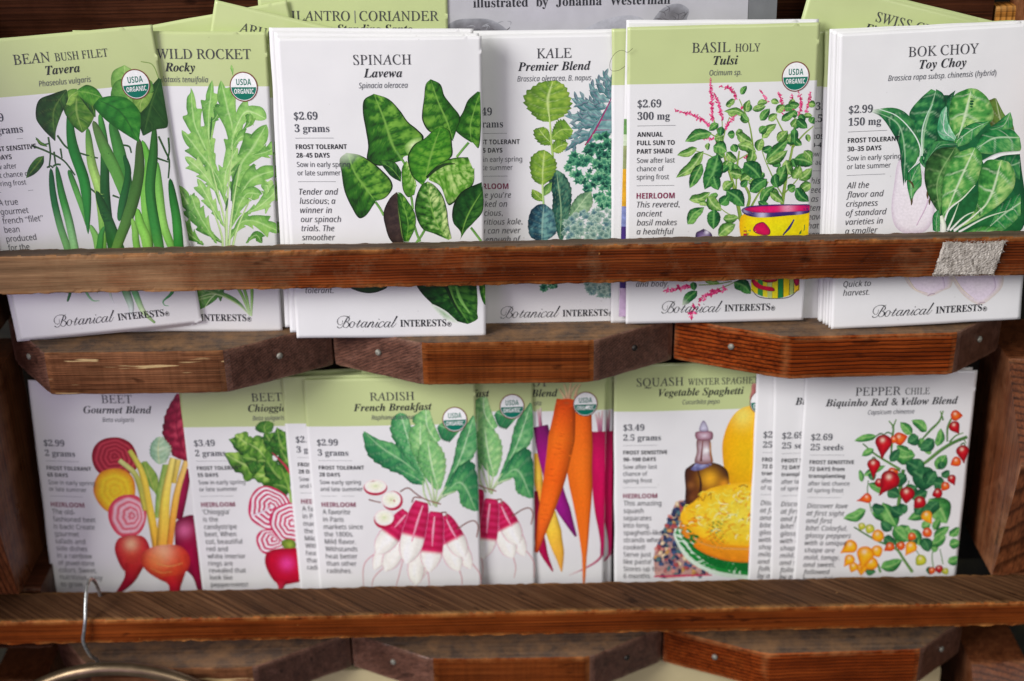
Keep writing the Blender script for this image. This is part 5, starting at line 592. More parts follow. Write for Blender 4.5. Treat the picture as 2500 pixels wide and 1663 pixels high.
# ------------------------------------------------------------------ painted pictures: coloured faces printed on the packet
class Picture:
    """flat painted shapes in drawing units; 'frame' carries the drawing board to millimetres on the packet"""
    def __init__(s, seed=1): s.V = []; s.F = []; s.C = []; s.n = 0; s.layer = 0; s.boxes = []; s.rs = np.random.RandomState(seed); s.h = None
    def frame(s, h): s.h = np.array(list(h)+[1.]).reshape(3, 3) if len(h) == 8 else np.array(h).reshape(3, 3); return s
    def grid(s, P, C):                                  # P (n,m,2), C (n,m,3) linear colour
        n, m = P.shape[:2]; Q = P.reshape(-1, 2)
        H = np.c_[Q, np.ones(len(Q))] @ s.h.T; Q = H[:, :2]/H[:, 2:]
        lo, hi = Q.min(0), Q.max(0); lay = 1+max([l for a, b, l in s.boxes if (a < hi).all() and (b > lo).all()], default=-1); s.boxes.append((lo, hi, lay))
        s.V.append(np.c_[Q, np.full(len(Q), lay)]); s.C.append(np.clip(C.reshape(-1, 3), 0, 1))
        idx = np.arange(n*m).reshape(n, m)+s.n
        s.F.append(np.stack([idx[:-1, :-1], idx[1:, :-1], idx[1:, 1:], idx[:-1, 1:]], -1).reshape(-1, 4)); s.n += n*m; s.layer += 1
    def leaf(s, L, M, Rr, pal, nv=6, side=.25, n=46, m=10, jag=0., jn=9, k=.9, vein=.55, edge=.35, con=1., fade=None, ol=0, wob=0., rib=None, lump=1., amp=.5, vw=.08, fine=.3, crk=0.):
        Lp, Mp, Rp = curve(L, n), curve(M, n), curve(Rr, n); t = np.linspace(0, 1, n)[:, None]
        a = np.concatenate([np.linspace(0, .92, m), [.965, 1.]]); sv = np.concatenate([-a[::-1], a[1:]])[None, :]
        E = np.where((sv < 0)[..., None], Lp[:, None], Rp[:, None]); A = np.abs(sv)[..., None]
        sc = s.rs.rand()*50
        if jag: A = A*(1+jag*((t*jn+.3*(sv > 0)) % 1.-.5)*(A[..., 0] > .5))[..., None]
        if wob: A = A*(1+wob*(vnoise(t*7+sc+3*(sv > 0), np.zeros_like(t*sv)+sc)-.5)*2*np.abs(sv))[..., None]
        P = Mp[:, None]*(1-A)+E*A
        a_ = np.abs(sv); f = (t*nv-a_*k+sc+.12*(vnoise(t*9+sc, sv*3+9)-.5)) % 1.
        v = .5-amp*.45+amp*np.sin(np.clip(f, 0, 1)*PI)**.8*(.5+.5*f)*(1.12-.5*a_)+side*sv*.9
        v += (fbm(P[..., 0]/28+sc, P[..., 1]/28)-.5)*.75*con*lump+(fbm(P[..., 0]/8+sc, P[..., 1]/8)-.5)*fine
        if crk: rg = 1-np.abs(2*fbm(P[..., 0]/46+sc, P[..., 1]/34+sc)-1); v += crk*(.25-np.clip((rg-.86)/.12, 0, 1))+crk*.5*(.8-rg)
        v = np.clip(.5+(v-.5)*con, 0, 1)[..., None]; d, mi, li, ve = [ink(c) for c in pal]
        C = np.where(v < .5, d+(mi-d)*v*2, mi+(li-mi)*(v-.5)*2)
        vn = np.clip(1-np.minimum(f, 1-f)/vw, 0, 1)*vein*(1-.6*a_)*(a_ < .93); vr = np.clip(1-a_/.08, 0, 1)*min(1., vein*1.3)
        C = C*(1-vn[..., None])+ve*vn[..., None]; C = C*(1-vr[..., None])+(ink(rib) if rib else ve)*vr[..., None]
        C = C*(1-edge*np.clip((a_-.72)/.28, 0, 1)[..., None])
        if ol: C = np.where((a_ > .95)[..., None], d*.45+0*C, C)
        if fade is not None: C = C+(ink(fade[0])-C)*np.clip((t-fade[1])/(fade[2]-fade[1]), 0, 1)[..., None]
        s.grid(P, C)
    def sleaf(s, b, t, w, pal, bend=.12, **k):          # simple leaf from stalk b to tip t
        b = np.array(b, float); t = np.array(t, float); d = t-b; nrm = np.array([d[1], -d[0]])/max(np.linalg.norm(d), 1e-6)
        mid = (b+t)/2+nrm*np.linalg.norm(d)*bend*(s.rs.rand()*2-1 if 'fix' not in k else 1); k.pop('fix', None)
        q = b*.72+mid*.28+nrm*0
        M = [b, mid, t]; e = mid+(t-mid)*.55; L = [b, q+nrm*w*.42+d*.06, mid+nrm*w*.5, e+nrm*w*.34, t]; Rr = [b, q-nrm*w*.42+d*.06, mid-nrm*w*.5, e-nrm*w*.34, t]
        s.leaf(L, M, Rr, pal, n=k.pop('n', 22), m=k.pop('m', 5), **k)
    def stroke(s, pts, ws, cols, n=30, shade=.45, hl=-.25, streak=.12, m=9, round_=False):
        P = curve(pts, n); ws = np.atleast_1d(np.array(ws, float)); wv = np.interp(np.linspace(0, 1, n), np.linspace(0, 1, len(ws)), ws)
        if round_: e = np.linspace(0, 1, n); wv = wv*np.sqrt(np.clip(1-(2*e-1)**8, 0, 1))
        T = np.gradient(P, axis=0); T /= np.maximum(np.linalg.norm(T, axis=1), 1e-9)[:, None]; Nn = np.c_[T[:, 1], -T[:, 0]]
        sv = np.linspace(-1, 1, m); G = P[:, None]+Nn[:, None]*(wv[:, None]*sv[None]/2)[..., None]
        cs = np.array([ink(c) for c in cols]); tt = np.linspace(0, len(cs)-1, n); i0 = np.minimum(tt.astype(int), max(len(cs)-2, 0)); fr = (tt-i0)[:, None]
        C = cs[i0]*(1-fr)+cs[np.minimum(i0+1, len(cs)-1)]*fr; sc = s.rs.rand()*50
        b = 1.12-shade*(sv-hl)**2; br = b[None]*np.ones((n, 1))+streak*2*(fbm(np.linspace(0, 3, n)[:, None]+sc, sv[None]*2.5+sc)-.5)
        s.grid(G, C[:, None]*br[..., None])
    def blob(s, pts, stops, n=56, m=12, ctr=None, hl=(), lit=(0, 0, 0), noise=.15, rings=None, ns=24.):
        O = curve(pts, n, closed=True); c = np.array(ctr, float) if ctr is not None else O.mean(0); O = np.vstack([O, O[:1]])
        r = np.linspace(0, 1, m if rings is None else rings); G = c+(O-c)[:, None]*r[None, :, None]
        pos = np.array([p for p, _ in stops]); cs = np.array([ink(q) for _, q in stops])
        rn = np.clip(np.tile(r, (len(O), 1)), 0, 1)
        if rings: th = np.linspace(0, 2*PI, len(O))[:, None]; rn = np.clip(rn+.016*np.sin(3*th+1)+.02*np.sin(7*th)*(r[None] > .1), 0, 1)
        C = np.stack([np.interp(rn, pos, cs[:, j]) for j in range(3)], -1); sc = s.rs.rand()*50
        ext = np.abs(O-c).max(); dx, dy, am = lit
        f = 1+am*((G[..., 0]-c[0])*dx+(G[..., 1]-c[1])*dy)/ext+noise*2*(fbm(G[..., 0]/ns+sc, G[..., 1]/ns)-.5); C = C*f[..., None]
        for (x, y, rad, col, st) in hl:
            q = np.exp(-(((G[..., 0]-x)**2+(G[..., 1]-y)**2)/rad**2))[..., None]*st; C = C*(1-q)+ink(col)*q
        s.grid(G, C)
    def disc(s, x, y, rx, ry, stops, **k):
        s.blob([(x+rx*math.cos(a), y+ry*math.sin(a)) for a in np.linspace(0, 2*PI, 12, endpoint=False)], stops, **k)
    def florets(s, path, size, cols, gap=9, stem=(120, 140, 60), sw=3):
        L = np.linalg.norm(np.diff(np.array(path, float), axis=0), axis=1).sum(); n = max(3, int(L/gap)); P = curve(path, n)
        s.stroke(path, [sw, sw*.6], [stem, stem], n=12, m=3)
        for i, p in enumerate(P):
            q = size*(.45+.55*min(1, 2.2*(1-i/n)+.2))
            for sg in (-1, 1):
                a = s.rs.rand()*6.3; d = np.array([math.cos(a), math.sin(a)])*q*.55
                e = p+s.rs.randn(2)*size*.18+d*.4
                s.stroke([e-d, e, e+d*1.1], [q*.18, q*.5, q*.12], [cols[s.rs.randint(len(cols))]]*2, n=6, m=3, shade=.1)
                s.stroke([e+d[::-1]*.7, e-d[::-1]*.7], [q*.12, q*.4, q*.12], [cols[s.rs.randint(len(cols))]]*2, n=5, m=3, shade=.1)
    def frill(s, x, y, r, pal, jn=9, amp=.3):            # a small frilly leaf tuft
        a = np.linspace(0, 2*PI, 2*jn, endpoint=False)+s.rs.rand(); q = r*(1-amp*(np.arange(2*jn) % 2))*(.75+.5*s.rs.rand(2*jn))
        s.blob(np.c_[x+q*np.cos(a), y+q*np.sin(a)*.9], [(0, pal[0]), (.55, pal[1]), (1, pal[2])], n=4*jn, m=5, ctr=(x+s.rs.randn()*r*.2, y+r*.25), noise=.3, ns=9.)
    def cluster(s, poly, n, r, pals, jn=8, amp=.3):
        P = np.array(poly, float); lo, hi = P.min(0), P.max(0); k = 0
        while k < n:
            x, y = lo+s.rs.rand(2)*(hi-lo); ins = False; j = len(P)-1
            for i in range(len(P)):
                if (P[i, 1] > y) != (P[j, 1] > y) and x < (P[j, 0]-P[i, 0])*(y-P[i, 1])/(P[j, 1]-P[i, 1])+P[i, 0]: ins = not ins
                j = i
            if ins: s.frill(x, y, r*(.7+.6*s.rs.rand()), pals[s.rs.randint(len(pals))], jn, amp); k += 1
    def band(s, pts, cols):                              # vertical strip painted with colour stops: ((u0,u1),[(v,colour)...]) in mm
        pass

# ------------------------------------------------------------------ seed packets
GREEN = (188, 199, 141)
LY = .0012e-3
class Sheet:                                             # the front of one packet: width, height, pillow bulge
    def __init__(s, W, H, bulge, seed):
        s.W, s.H, s.B = W, H, bulge; s.o = np.random.RandomState(seed).rand(4)*20
    def depth(s, u, v):                                  # mm towards the viewer
        a = np.clip(2*u/s.W-1, -1, 1); b = np.clip(2*v/s.H-1, -1, 1)
        d = s.B*(1-np.abs(a)**2.6)*(1-np.abs(b)**3.2)*(.6+.8*fbm(u/38+s.o[0], v/45+s.o[1]))
        d += .55*(vnoise(u/26+s.o[2], v/34+s.o[3])-.5)*(1-a**8)+.06*(vnoise(u/9+s.o[3], v/13+s.o[2])-.5)*(1-a**8)*(1-b**8)
        c = np.clip(1-np.hypot((s.W-u), (s.H-v))/26, 0, 1)+np.clip(1-np.hypot(u, s.H-v)/20, 0, 1)*.6+np.clip(1-np.hypot(s.W-u, v)/18, 0, 1)*.5
        return d-.8*c**1.5*np.clip(s.B, .4, 2)
    def place(s, Q, lift):                                # mm on the sheet -> packet space in metres
        u = np.clip(Q[:, 0], .05, s.W-.05); v = np.clip(Q[:, 1], .05, s.H-.05)
        return np.c_[(u-s.W/2)*1e-3, -s.depth(u, v)*1e-3-lift-.3e-3, v*1e-3]
def envelope(sh, band, side=(223, 222, 222)):
    nu, nv = 58, 88
    us = np.linspace(0, sh.W, nu); vs = np.linspace(0, sh.H, nv)
    if band: vs = np.sort(np.r_[vs[np.abs(vs-band) > .7], [band]]); nv = len(vs)
    UU, VV = np.meshgrid(us, vs); d = sh.depth(UU, VV)
    ed = np.minimum(np.minimum(UU, sh.W-UU)/1.2, np.minimum(VV, sh.H-VV)/1.2); fr = np.clip(ed, 0, 1)**.5
    # thin folded edge: the outermost ring closes onto the back sheet; its outline wanders a little
    wob = (vnoise(UU/14+sh.o[0], VV/17+sh.o[1])-.5)*.5
    X = (UU-sh.W/2+wob*(ed <= 0)*np.where((UU <= 0) | (UU >= sh.W), 1, 0))*1e-3
    Z = (VV+wob*.6*((VV <= 0) | (VV >= sh.H)))*1e-3
    Fv = np.stack([X, -(d+.3)*1e-3, Z], -1).reshape(-1, 3)
    Bv = np.stack([X, np.minimum(-d*1e-3+.05e-3, 0*X+.2e-3)*(fr < 1)+.2e-3*(fr >= 1), Z], -1).reshape(-1, 3)
    idx = np.arange(nu*nv).reshape(nv, nu); k = nu*nv
    F = np.stack([idx[:-1, :-1], idx[:-1, 1:], idx[1:, 1:], idx[1:, :-1]], -1).reshape(-1, 4).tolist()
    row = np.repeat(np.arange(nv-1), nu-1); cols = [ink(GREEN) if band and vs[r+1] > band+.01 else ink(side) for r in row]
    F += (np.stack([idx[:-1, :-1], idx[1:, :-1], idx[1:, 1:], idx[:-1, 1:]], -1).reshape(-1, 4)+k).tolist(); cols += cols[:]
    ring = np.r_[idx[0, :], idx[1:, -1], idx[-1, -2::-1], idx[-2:0:-1, 0]]
    for a, b in zip(ring, np.roll(ring, -1)): F.append([a, a+k, b+k, b]); cols.append(ink(GREEN)*.97 if band and Fv[a, 2]*1e3 > band-.1 and Fv[b, 2]*1e3 > band-.1 else ink(side))
    me = mesh('envelope', np.vstack([Fv, Bv]), F, PAPER, True)
    ca = me.color_attributes.new('Col', 'FLOAT_COLOR', 'CORNER'); arr = np.ones((len(me.loops), 4))
    arr[:, :3] = np.repeat(np.array(cols), [len(f) for f in F], 0); ca.data.foreach_set('color', arr.ravel())
    return me
def printed(name, sh, V, F, C, lift):
    me = mesh(name, sh.place(V[:, :2], 0)-np.c_[0*V[:, 0], lift, 0*V[:, 0]], F, INK)
    ca = me.color_attributes.new('Col', 'FLOAT_COLOR', 'POINT'); arr = np.ones((len(V), 4)); arr[:, :3] = C; ca.data.foreach_set('color', arr.ravel())
    return me
def lettering(name, sh, lt, lift=.19e-3):
    V = np.vstack(lt.V); return printed(name, sh, V, lt.F, np.vstack(lt.C), np.full(len(V), lift))
def picture(sh, pic):
    V = np.vstack(pic.V); return printed('plant_picture', sh, V, np.vstack(pic.F).tolist(), np.vstack(pic.C), .04e-3+V[:, 2]*LY)
def seal(sh, cx, cy):
    p = Picture(); p.frame((1, 0, 0, 0, 1, 0, 0, 0))
    g = (0, 112, 92)
    for rad, c in ((6.6, (120, 62, 50)), (6.1, (244, 244, 242))):
        p.disc(cx, cy, rad*.96, rad*1.04, [(0, c), (1, c)], noise=0, n=48, m=4)
    a = np.linspace(PI, 2*PI, 30); O = np.c_[cx+5.85*.96*np.cos(a), cy-.2+5.85*1.0*np.sin(a)]; I = np.c_[np.linspace(O[0, 0], O[-1, 0], 30), np.full(30, cy-.2)]
    p.grid(np.stack([I, (I+O)/2, O], 1), np.tile(ink(g), (30, 3, 1)))
    V = np.vstack(p.V); me = printed('organic_seal', sh, V, np.vstack(p.F).tolist(), np.vstack(p.C), .2e-3+V[:, 2]*LY*3)
    lt = Letters(); lt.add('usda', 'USDA', cx+.1, cy+.75, g, 'c'); lt.add('organic', 'ORGANIC', cx, cy-3.15, (240, 240, 240), 'c')
    return me, lettering('seal_lettering', sh, lt, .23e-3)

def title_letters(spec, W, H):
    lt = Letters(); cx = W/2+spec.get('c', 1.1); s = H/142.
    parts = spec['title']; ws = [words('title' if big else 'small', t)[0][:, 0].max() for t, big in parts]; gap = 2.2
    x = cx+spec.get('dx', 0)-(sum(ws)+gap*(len(ws)-1))/2
    dv = spec.get('dv', 0)
    for (t, big), wd in zip(parts, ws):
        if t == '|': lt.rule(x, 131.6*s, .3); lt.V[-1] = np.array([(x, 129*s), (x+.35, 129*s), (x+.35, 134.6*s), (x, 134.6*s)])
        else: lt.add('title' if big else 'small', t, x, 130*s+dv, (62, 62, 68))
        x += wd+gap
    if spec.get('variety'): lt.add('variety', spec['variety'], cx, 124.4*s+dv, (38, 40, 46), 'c')
    if spec.get('latin'): lt.add('latin', spec['latin'], cx, 119.6*s+dv, (88, 90, 98), 'c')
    return lt
def care_letters(spec, H):
    lt = Letters(); s = H/142.; u = spec.get('margin', 4.6); y = 105.6*s
    lt.add('price', spec['price'][0], u, y, (74, 76, 84)); lt.add('price', spec['price'][1], u, y-5.7, (74, 76, 84)); lt.rule(u, y-8.5, 17.5)
    y -= 13.6
    for t in spec['bold']: lt.add('bold', t, u, y, (30, 31, 38)); y -= 3.95
    y -= .45
    for t in spec['sow']: lt.add('sow', t, u, y, (62, 64, 72)); y -= 3.95
    lt.rule(u, y+1., 17.5); y -= 5.2
    if spec.get('heirloom'): lt.add('heir', 'HEIRLOOM', u, y, (128, 18, 68)); y -= 4.3
    d = Letters(); st = spec.get('face', 'desc')
    for t in spec['desc']:
        if t: d.add(st, t, u+.2, y, (58, 58, 64))
        y -= 4.38
    return lt, d
CURSIVE = [  # pen strokes of the script word: points and nib widths
 ([(180, 195), (178, 250), (150, 285), (110, 285), (78, 240), (95, 175), (160, 125), (240, 112), (300, 130), (318, 160), (300, 200), (255, 225)], [5, 6, 7, 10, 12, 8, 6, 8, 14, 18, 12, 6]),
 ([(255, 225), (295, 245), (300, 285), (265, 325), (225, 338), (195, 325), (190, 300)], [6, 18, 20, 12, 8, 8, 12]),
 ([(335, 105), (290, 130), (240, 210), (190, 290), (150, 335), (105, 348), (75, 335), (70, 318)], [5, 11, 19, 20, 11, 7, 10, 18]),
 ([(412, 218), (370, 216), (320, 275), (325, 325), (365, 325), (405, 275), (412, 218)], [7, 9, 19, 11, 7, 14, 8]), ([(412, 222), (440, 258), (480, 250)], [6, 6, 5]),
 ([(535, 178), (490, 250), (455, 310), (465, 325), (500, 305), (545, 268)], [16, 19, 17, 9, 6, 5]), ([(480, 215), (555, 215)], [6, 6]),
 ([(655, 215), (605, 213), (550, 275), (550, 318), (590, 305), (640, 245), (670, 205)], [8, 11, 19, 11, 7, 6, 8]), ([(672, 203), (630, 280), (622, 315), (650, 310), (695, 265)], [16, 19, 12, 6, 5]),
 ([(740, 205), (700, 265), (670, 315)], [14, 19, 17]), ([(690, 290), (740, 230), (785, 200), (790, 225), (755, 290), (758, 312), (790, 295), (835, 250)], [5, 6, 11, 18, 17, 9, 6, 5]),
 ([(880, 203), (840, 270), (825, 305), (850, 308), (893, 270)], [16, 19, 11, 6, 5]), ([(900, 152), (915, 148)], [18, 18]),
 ([(1000, 212), (990, 190), (940, 205), (890, 265), (900, 305), (945, 295), (1012, 240)], [14, 8, 11, 19, 11, 7, 5]),
 ([(1105, 195), (1060, 195), (1005, 255), (1010, 300), (1050, 285), (1100, 225), (1125, 190)], [8, 11, 19, 11, 7, 6, 8]), ([(1130, 188), (1085, 265), (1080, 298), (1110, 290), (1155, 245)], [16, 19, 12, 6, 5]),
 ([(1268, 75), (1215, 165), (1150, 270), (1150, 297), (1190, 280), (1250, 210)], [24, 21, 19, 10, 6, 5])]
def brand_letters(W):
    lt = Letters(); o = (W-86.2)/2
    for pts, ws in CURSIVE: lt.pen([(17.4+o+(x-70)/41.5, 5.3+(344.1-.041*x-y)/37.5) for x, y in pts], [q/41.5 for q in ws], (34, 35, 42))
    lt.add('brand', 'INTERESTS', 47.6+o, 5.5, (30, 31, 38))
    lt.add('latin', '®', 70.+o, 5.2, (40, 40, 46)); return lt

TIERS = (0., -.178)
def packet_matrix(y0, leanb, tier, W, x, z, phi, yaw=0):
    b, p = R(leanb), R(phi)
    o = Vector((x*1e-3, y0*1e-3+z*1e-3*math.sin(b), TIERS[tier]+z*1e-3*math.cos(b)))
    return Matrix.Translation(o) @ Matrix.Rotation(-b, 4, 'X') @ Matrix.Rotation(-p, 4, 'Y') @ Matrix.Translation((W*1e-3, 0, 0)) @ Matrix.Rotation(R(yaw), 4, 'Z') @ Matrix.Translation((-W*.5e-3, 0, 0))
FRAMES = {
 'spinach': (0.07112, -0.0047963, -5.0717, -0.00076818, -0.076277, 159.53, -7.7523e-07, -4.0375e-05),
 'spinach_low': (0.06961, -0.0046945, 17.939, -0.00075187, -0.074658, 54.348, -7.5877e-07, -3.9517e-05),
 'kale': (0.072739, -0.0022221, 5.2532, -0.0014054, -0.077772, 157.9, -7.7592e-07, -4.041e-05),
 'kale_low': (0.071132, -0.002173, -64.05, -0.0013744, -0.076054, 51.922, -7.5877e-07, -3.9517e-05),
 'basil': (0.07204, 0.00059497, -9.8068, -0.0017113, -0.076932, 154.19, -7.7621e-07, -4.0425e-05),
 'basil_low': (0.070545, 0.00058262, 21.423, -0.0016758, -0.075336, 47.252, -7.601e-07, -3.9587e-05),
 'bok': (0.071251, 0.0021826, -16.809, -0.0039299, -0.076412, 156.14, -7.7684e-07, -4.0459e-05),
 'bok_low': (0.069716, 0.0021356, -75.684, -0.0038452, -0.074765, 54.148, -7.601e-07, -3.9587e-05),
 'bean': (0.069199, -0.015045, 23.104, -0.0074083, -0.075145, 158.99, -8.3418e-06, -3.8777e-05),
 'bean_low': (0.065982, -0.014345, 1.9049, -0.0070638, -0.071651, 55.64, -7.9539e-06, -3.6974e-05),
 'rocket': (0.072009, -0.0074237, -30.593, 0.00035817, -0.077234, 157.61, -7.7419e-07, -4.032e-05),
 'rocket_low': (0.06882, -0.0070949, -43.594, 0.00034231, -0.073814, 51.165, -7.399e-07, -3.8534e-05),
 'beet': (0.078732, -0.0095432, -12.585, 0.0005493, -0.091755, 152.68, -8.227e-07, -4.2847e-05),
 'chioggia': (0.078586, -0.0094618, -1.4842, -0.0023836, -0.091268, 153.26, -8.2391e-07, -4.291e-05),
 'radish': (0.078061, -0.0062366, -7.3, -0.0019458, -0.090715, 152.64, -8.2394e-07, -4.2911e-05),
 'carrot': (0.079136, -0.002695, 15.618, -0.001311, -0.09157, 144.49, -8.2519e-07, -4.2977e-05),
 'squash': (0.079017, -0.00015036, -6.0293, -0.002532, -0.091449, 144.68, -8.2532e-07, -4.2983e-05),
 'pepper': (0.078368, 0.0048333, -30.655, -0.0017368, -0.09094, 149.99, -8.2617e-07, -4.3027e-05),
 'whiteb': (0.072324, 0.001847, -9.2437, -0.00041617, -0.077041, 150.77, -7.7621e-07, -4.0425e-05),
}
# packet: bottom depth mm, lean, tier, width, height, corner x mm, corner height mm, tilt deg, turn deg
PLACES = {
 'bean': (1.0, 5, 0, 87, 142.5, -236.4, 1.0, 3.40, 4.0),
 'bean_behind': (3.2, 5, 0, 87, 142.5, -239.3, -1.3, 3.40, 3.0),
 'rocket': (4, 5, 0, 87, 144.2, -198.6, 1.6, -1.46, 0.0),
 'rocket_low': (6, 5, 0, 86, 142, -201.3, -0.6, -3.73, 0.0),
 'rocket_b': (8, 5, 0, 87, 144.2, -196.6, -0.9, -0.78, 0.0),
 'rocket_c': (10, 5, 0, 87, 144.2, -198.2, -1.3, -1.04, 0.0),
 'spinach': (-5.5, 5, 0, 91, 142.8, -103.4, 0.2, -0.56, 0.0),
 'spinach_b': (-3.3, 5, 0, 90.5, 142.8, -106.5, 2.2, -1.44, 0.0),
 'spinach_c': (-1.1, 5, 0, 91, 142.8, -109.3, 3.9, -1.49, 0.0),
 'kale': (8, 5, 0, 86.2, 141.8, -22.7, -2.8, -0.07, 0.0),
 'kale_b': (10.4, 5, 0, 86.2, 141.8, -23.0, -1.2, -0.27, 0.0),
 'greenx': (5.6, 5, 0, 86.2, 141.8, 48.3, -0.2, 0.19, 0.0),
 'whiteb': (3.4, 5, 0, 86.5, 141.8, 52.0, 4.0, -0.84, 0.0),
 'basil': (1.0, 5, 0, 86.2, 142, 55.1, 1.3, 0.19, 0.0),
 'shade': (7, 5, 0, 86.2, 141.8, 136.4, -3.1, 0.64, 0.0),
 'shade_b': (4.6, 5, 0, 86.2, 141.8, 149.0, -2.6, 2.05, 0.0),
 'bok': (-6.5, 5, 0, 90.5, 140.5, 153.0, 0.0, 1.98, 0.0),
 'bok_b': (-4.3, 5, 0, 90.5, 140.5, 152.3, -0.3, 1.87, 0.0),
 'bok_c': (-2.1, 5, 0, 90.5, 140.5, 151.3, 0.1, 1.97, 0.0),
 'bok_d': (0.1, 5, 0, 90.5, 140.5, 150.4, -0.3, 1.61, 0.0),
 'bok_e': (2.3, 5, 0, 90.5, 140.5, 149.0, -0.1, 1.39, 0.0),
 'chard': (8.5, 5, 0, 86.2, 141.8, 103.0, 23.5, -14.58, 0.0),
 'chard_b': (10.8, 5, 0, 86.2, 141.8, 104.1, 23.9, -14.16, 0.0),
 'tilted': (15, 5, 0, 86.2, 141.8, -161.5, 1.1, 9.28, 0.0),
 'arugula': (12.5, 5, 0, 86.2, 141.8, -166.7, 18.9, -14.47, 0.0),
 'cilantro': (17, 5, 0, 86.2, 141.8, -115.4, 15.8, -1.18, 0.0),
 'beet': (7.5, 5, 1, 86.2, 141.8, -250.0, 3.7, -1.68, 0.0),
 'chioggia': (5, 5, 1, 86.2, 141.8, -168.2, 2.9, 0.46, 0.0),
 'radish_b': (2.5, 5, 1, 86.2, 141.8, -115.4, 5.3, 0.48, 0.0),
 'radish': (0, 5, 1, 86.2, 141.8, -104.9, 4.8, 0.15, 0.0),
 'radish_c': (5, 5, 1, 86.2, 141.8, -76.4, 9.1, -0.17, 0.0),
 'carrot': (7.5, 5, 1, 86.2, 141.8, -39.4, 7.5, -0.32, 0.0),
 'carrot_b': (10, 5, 1, 86.2, 141.8, -35.0, 6.0, -0.09, 0.0),
 'squash': (6, 5, 1, 86.2, 141.8, 52.7, 6.6, 0.56, 0.0),
 'pepper_c': (4, 5, 1, 86.2, 141.8, 123.9, 2.2, 0.20, 0.0),
 'pepper_b': (1.5, 5, 1, 86.2, 141.8, 135.9, 2.7, 1.72, 0.0),
 'pepper': (-1, 5, 1, 86.2, 141.8, 147.0, 3.1, -0.01, 0.0),
 'pepper_d': (9, 5, 1, 86.2, 141.8, 148.6, -0.3, 0.15, 0.0),
 'greens_a': (8, 5, 1, 86.2, 141.8, -109.6, 3.0, 2.06, 0.0),
 'greens_b': (11, 5, 1, 86.2, 141.8, -108.4, 3.8, 2.25, 0.0),
}
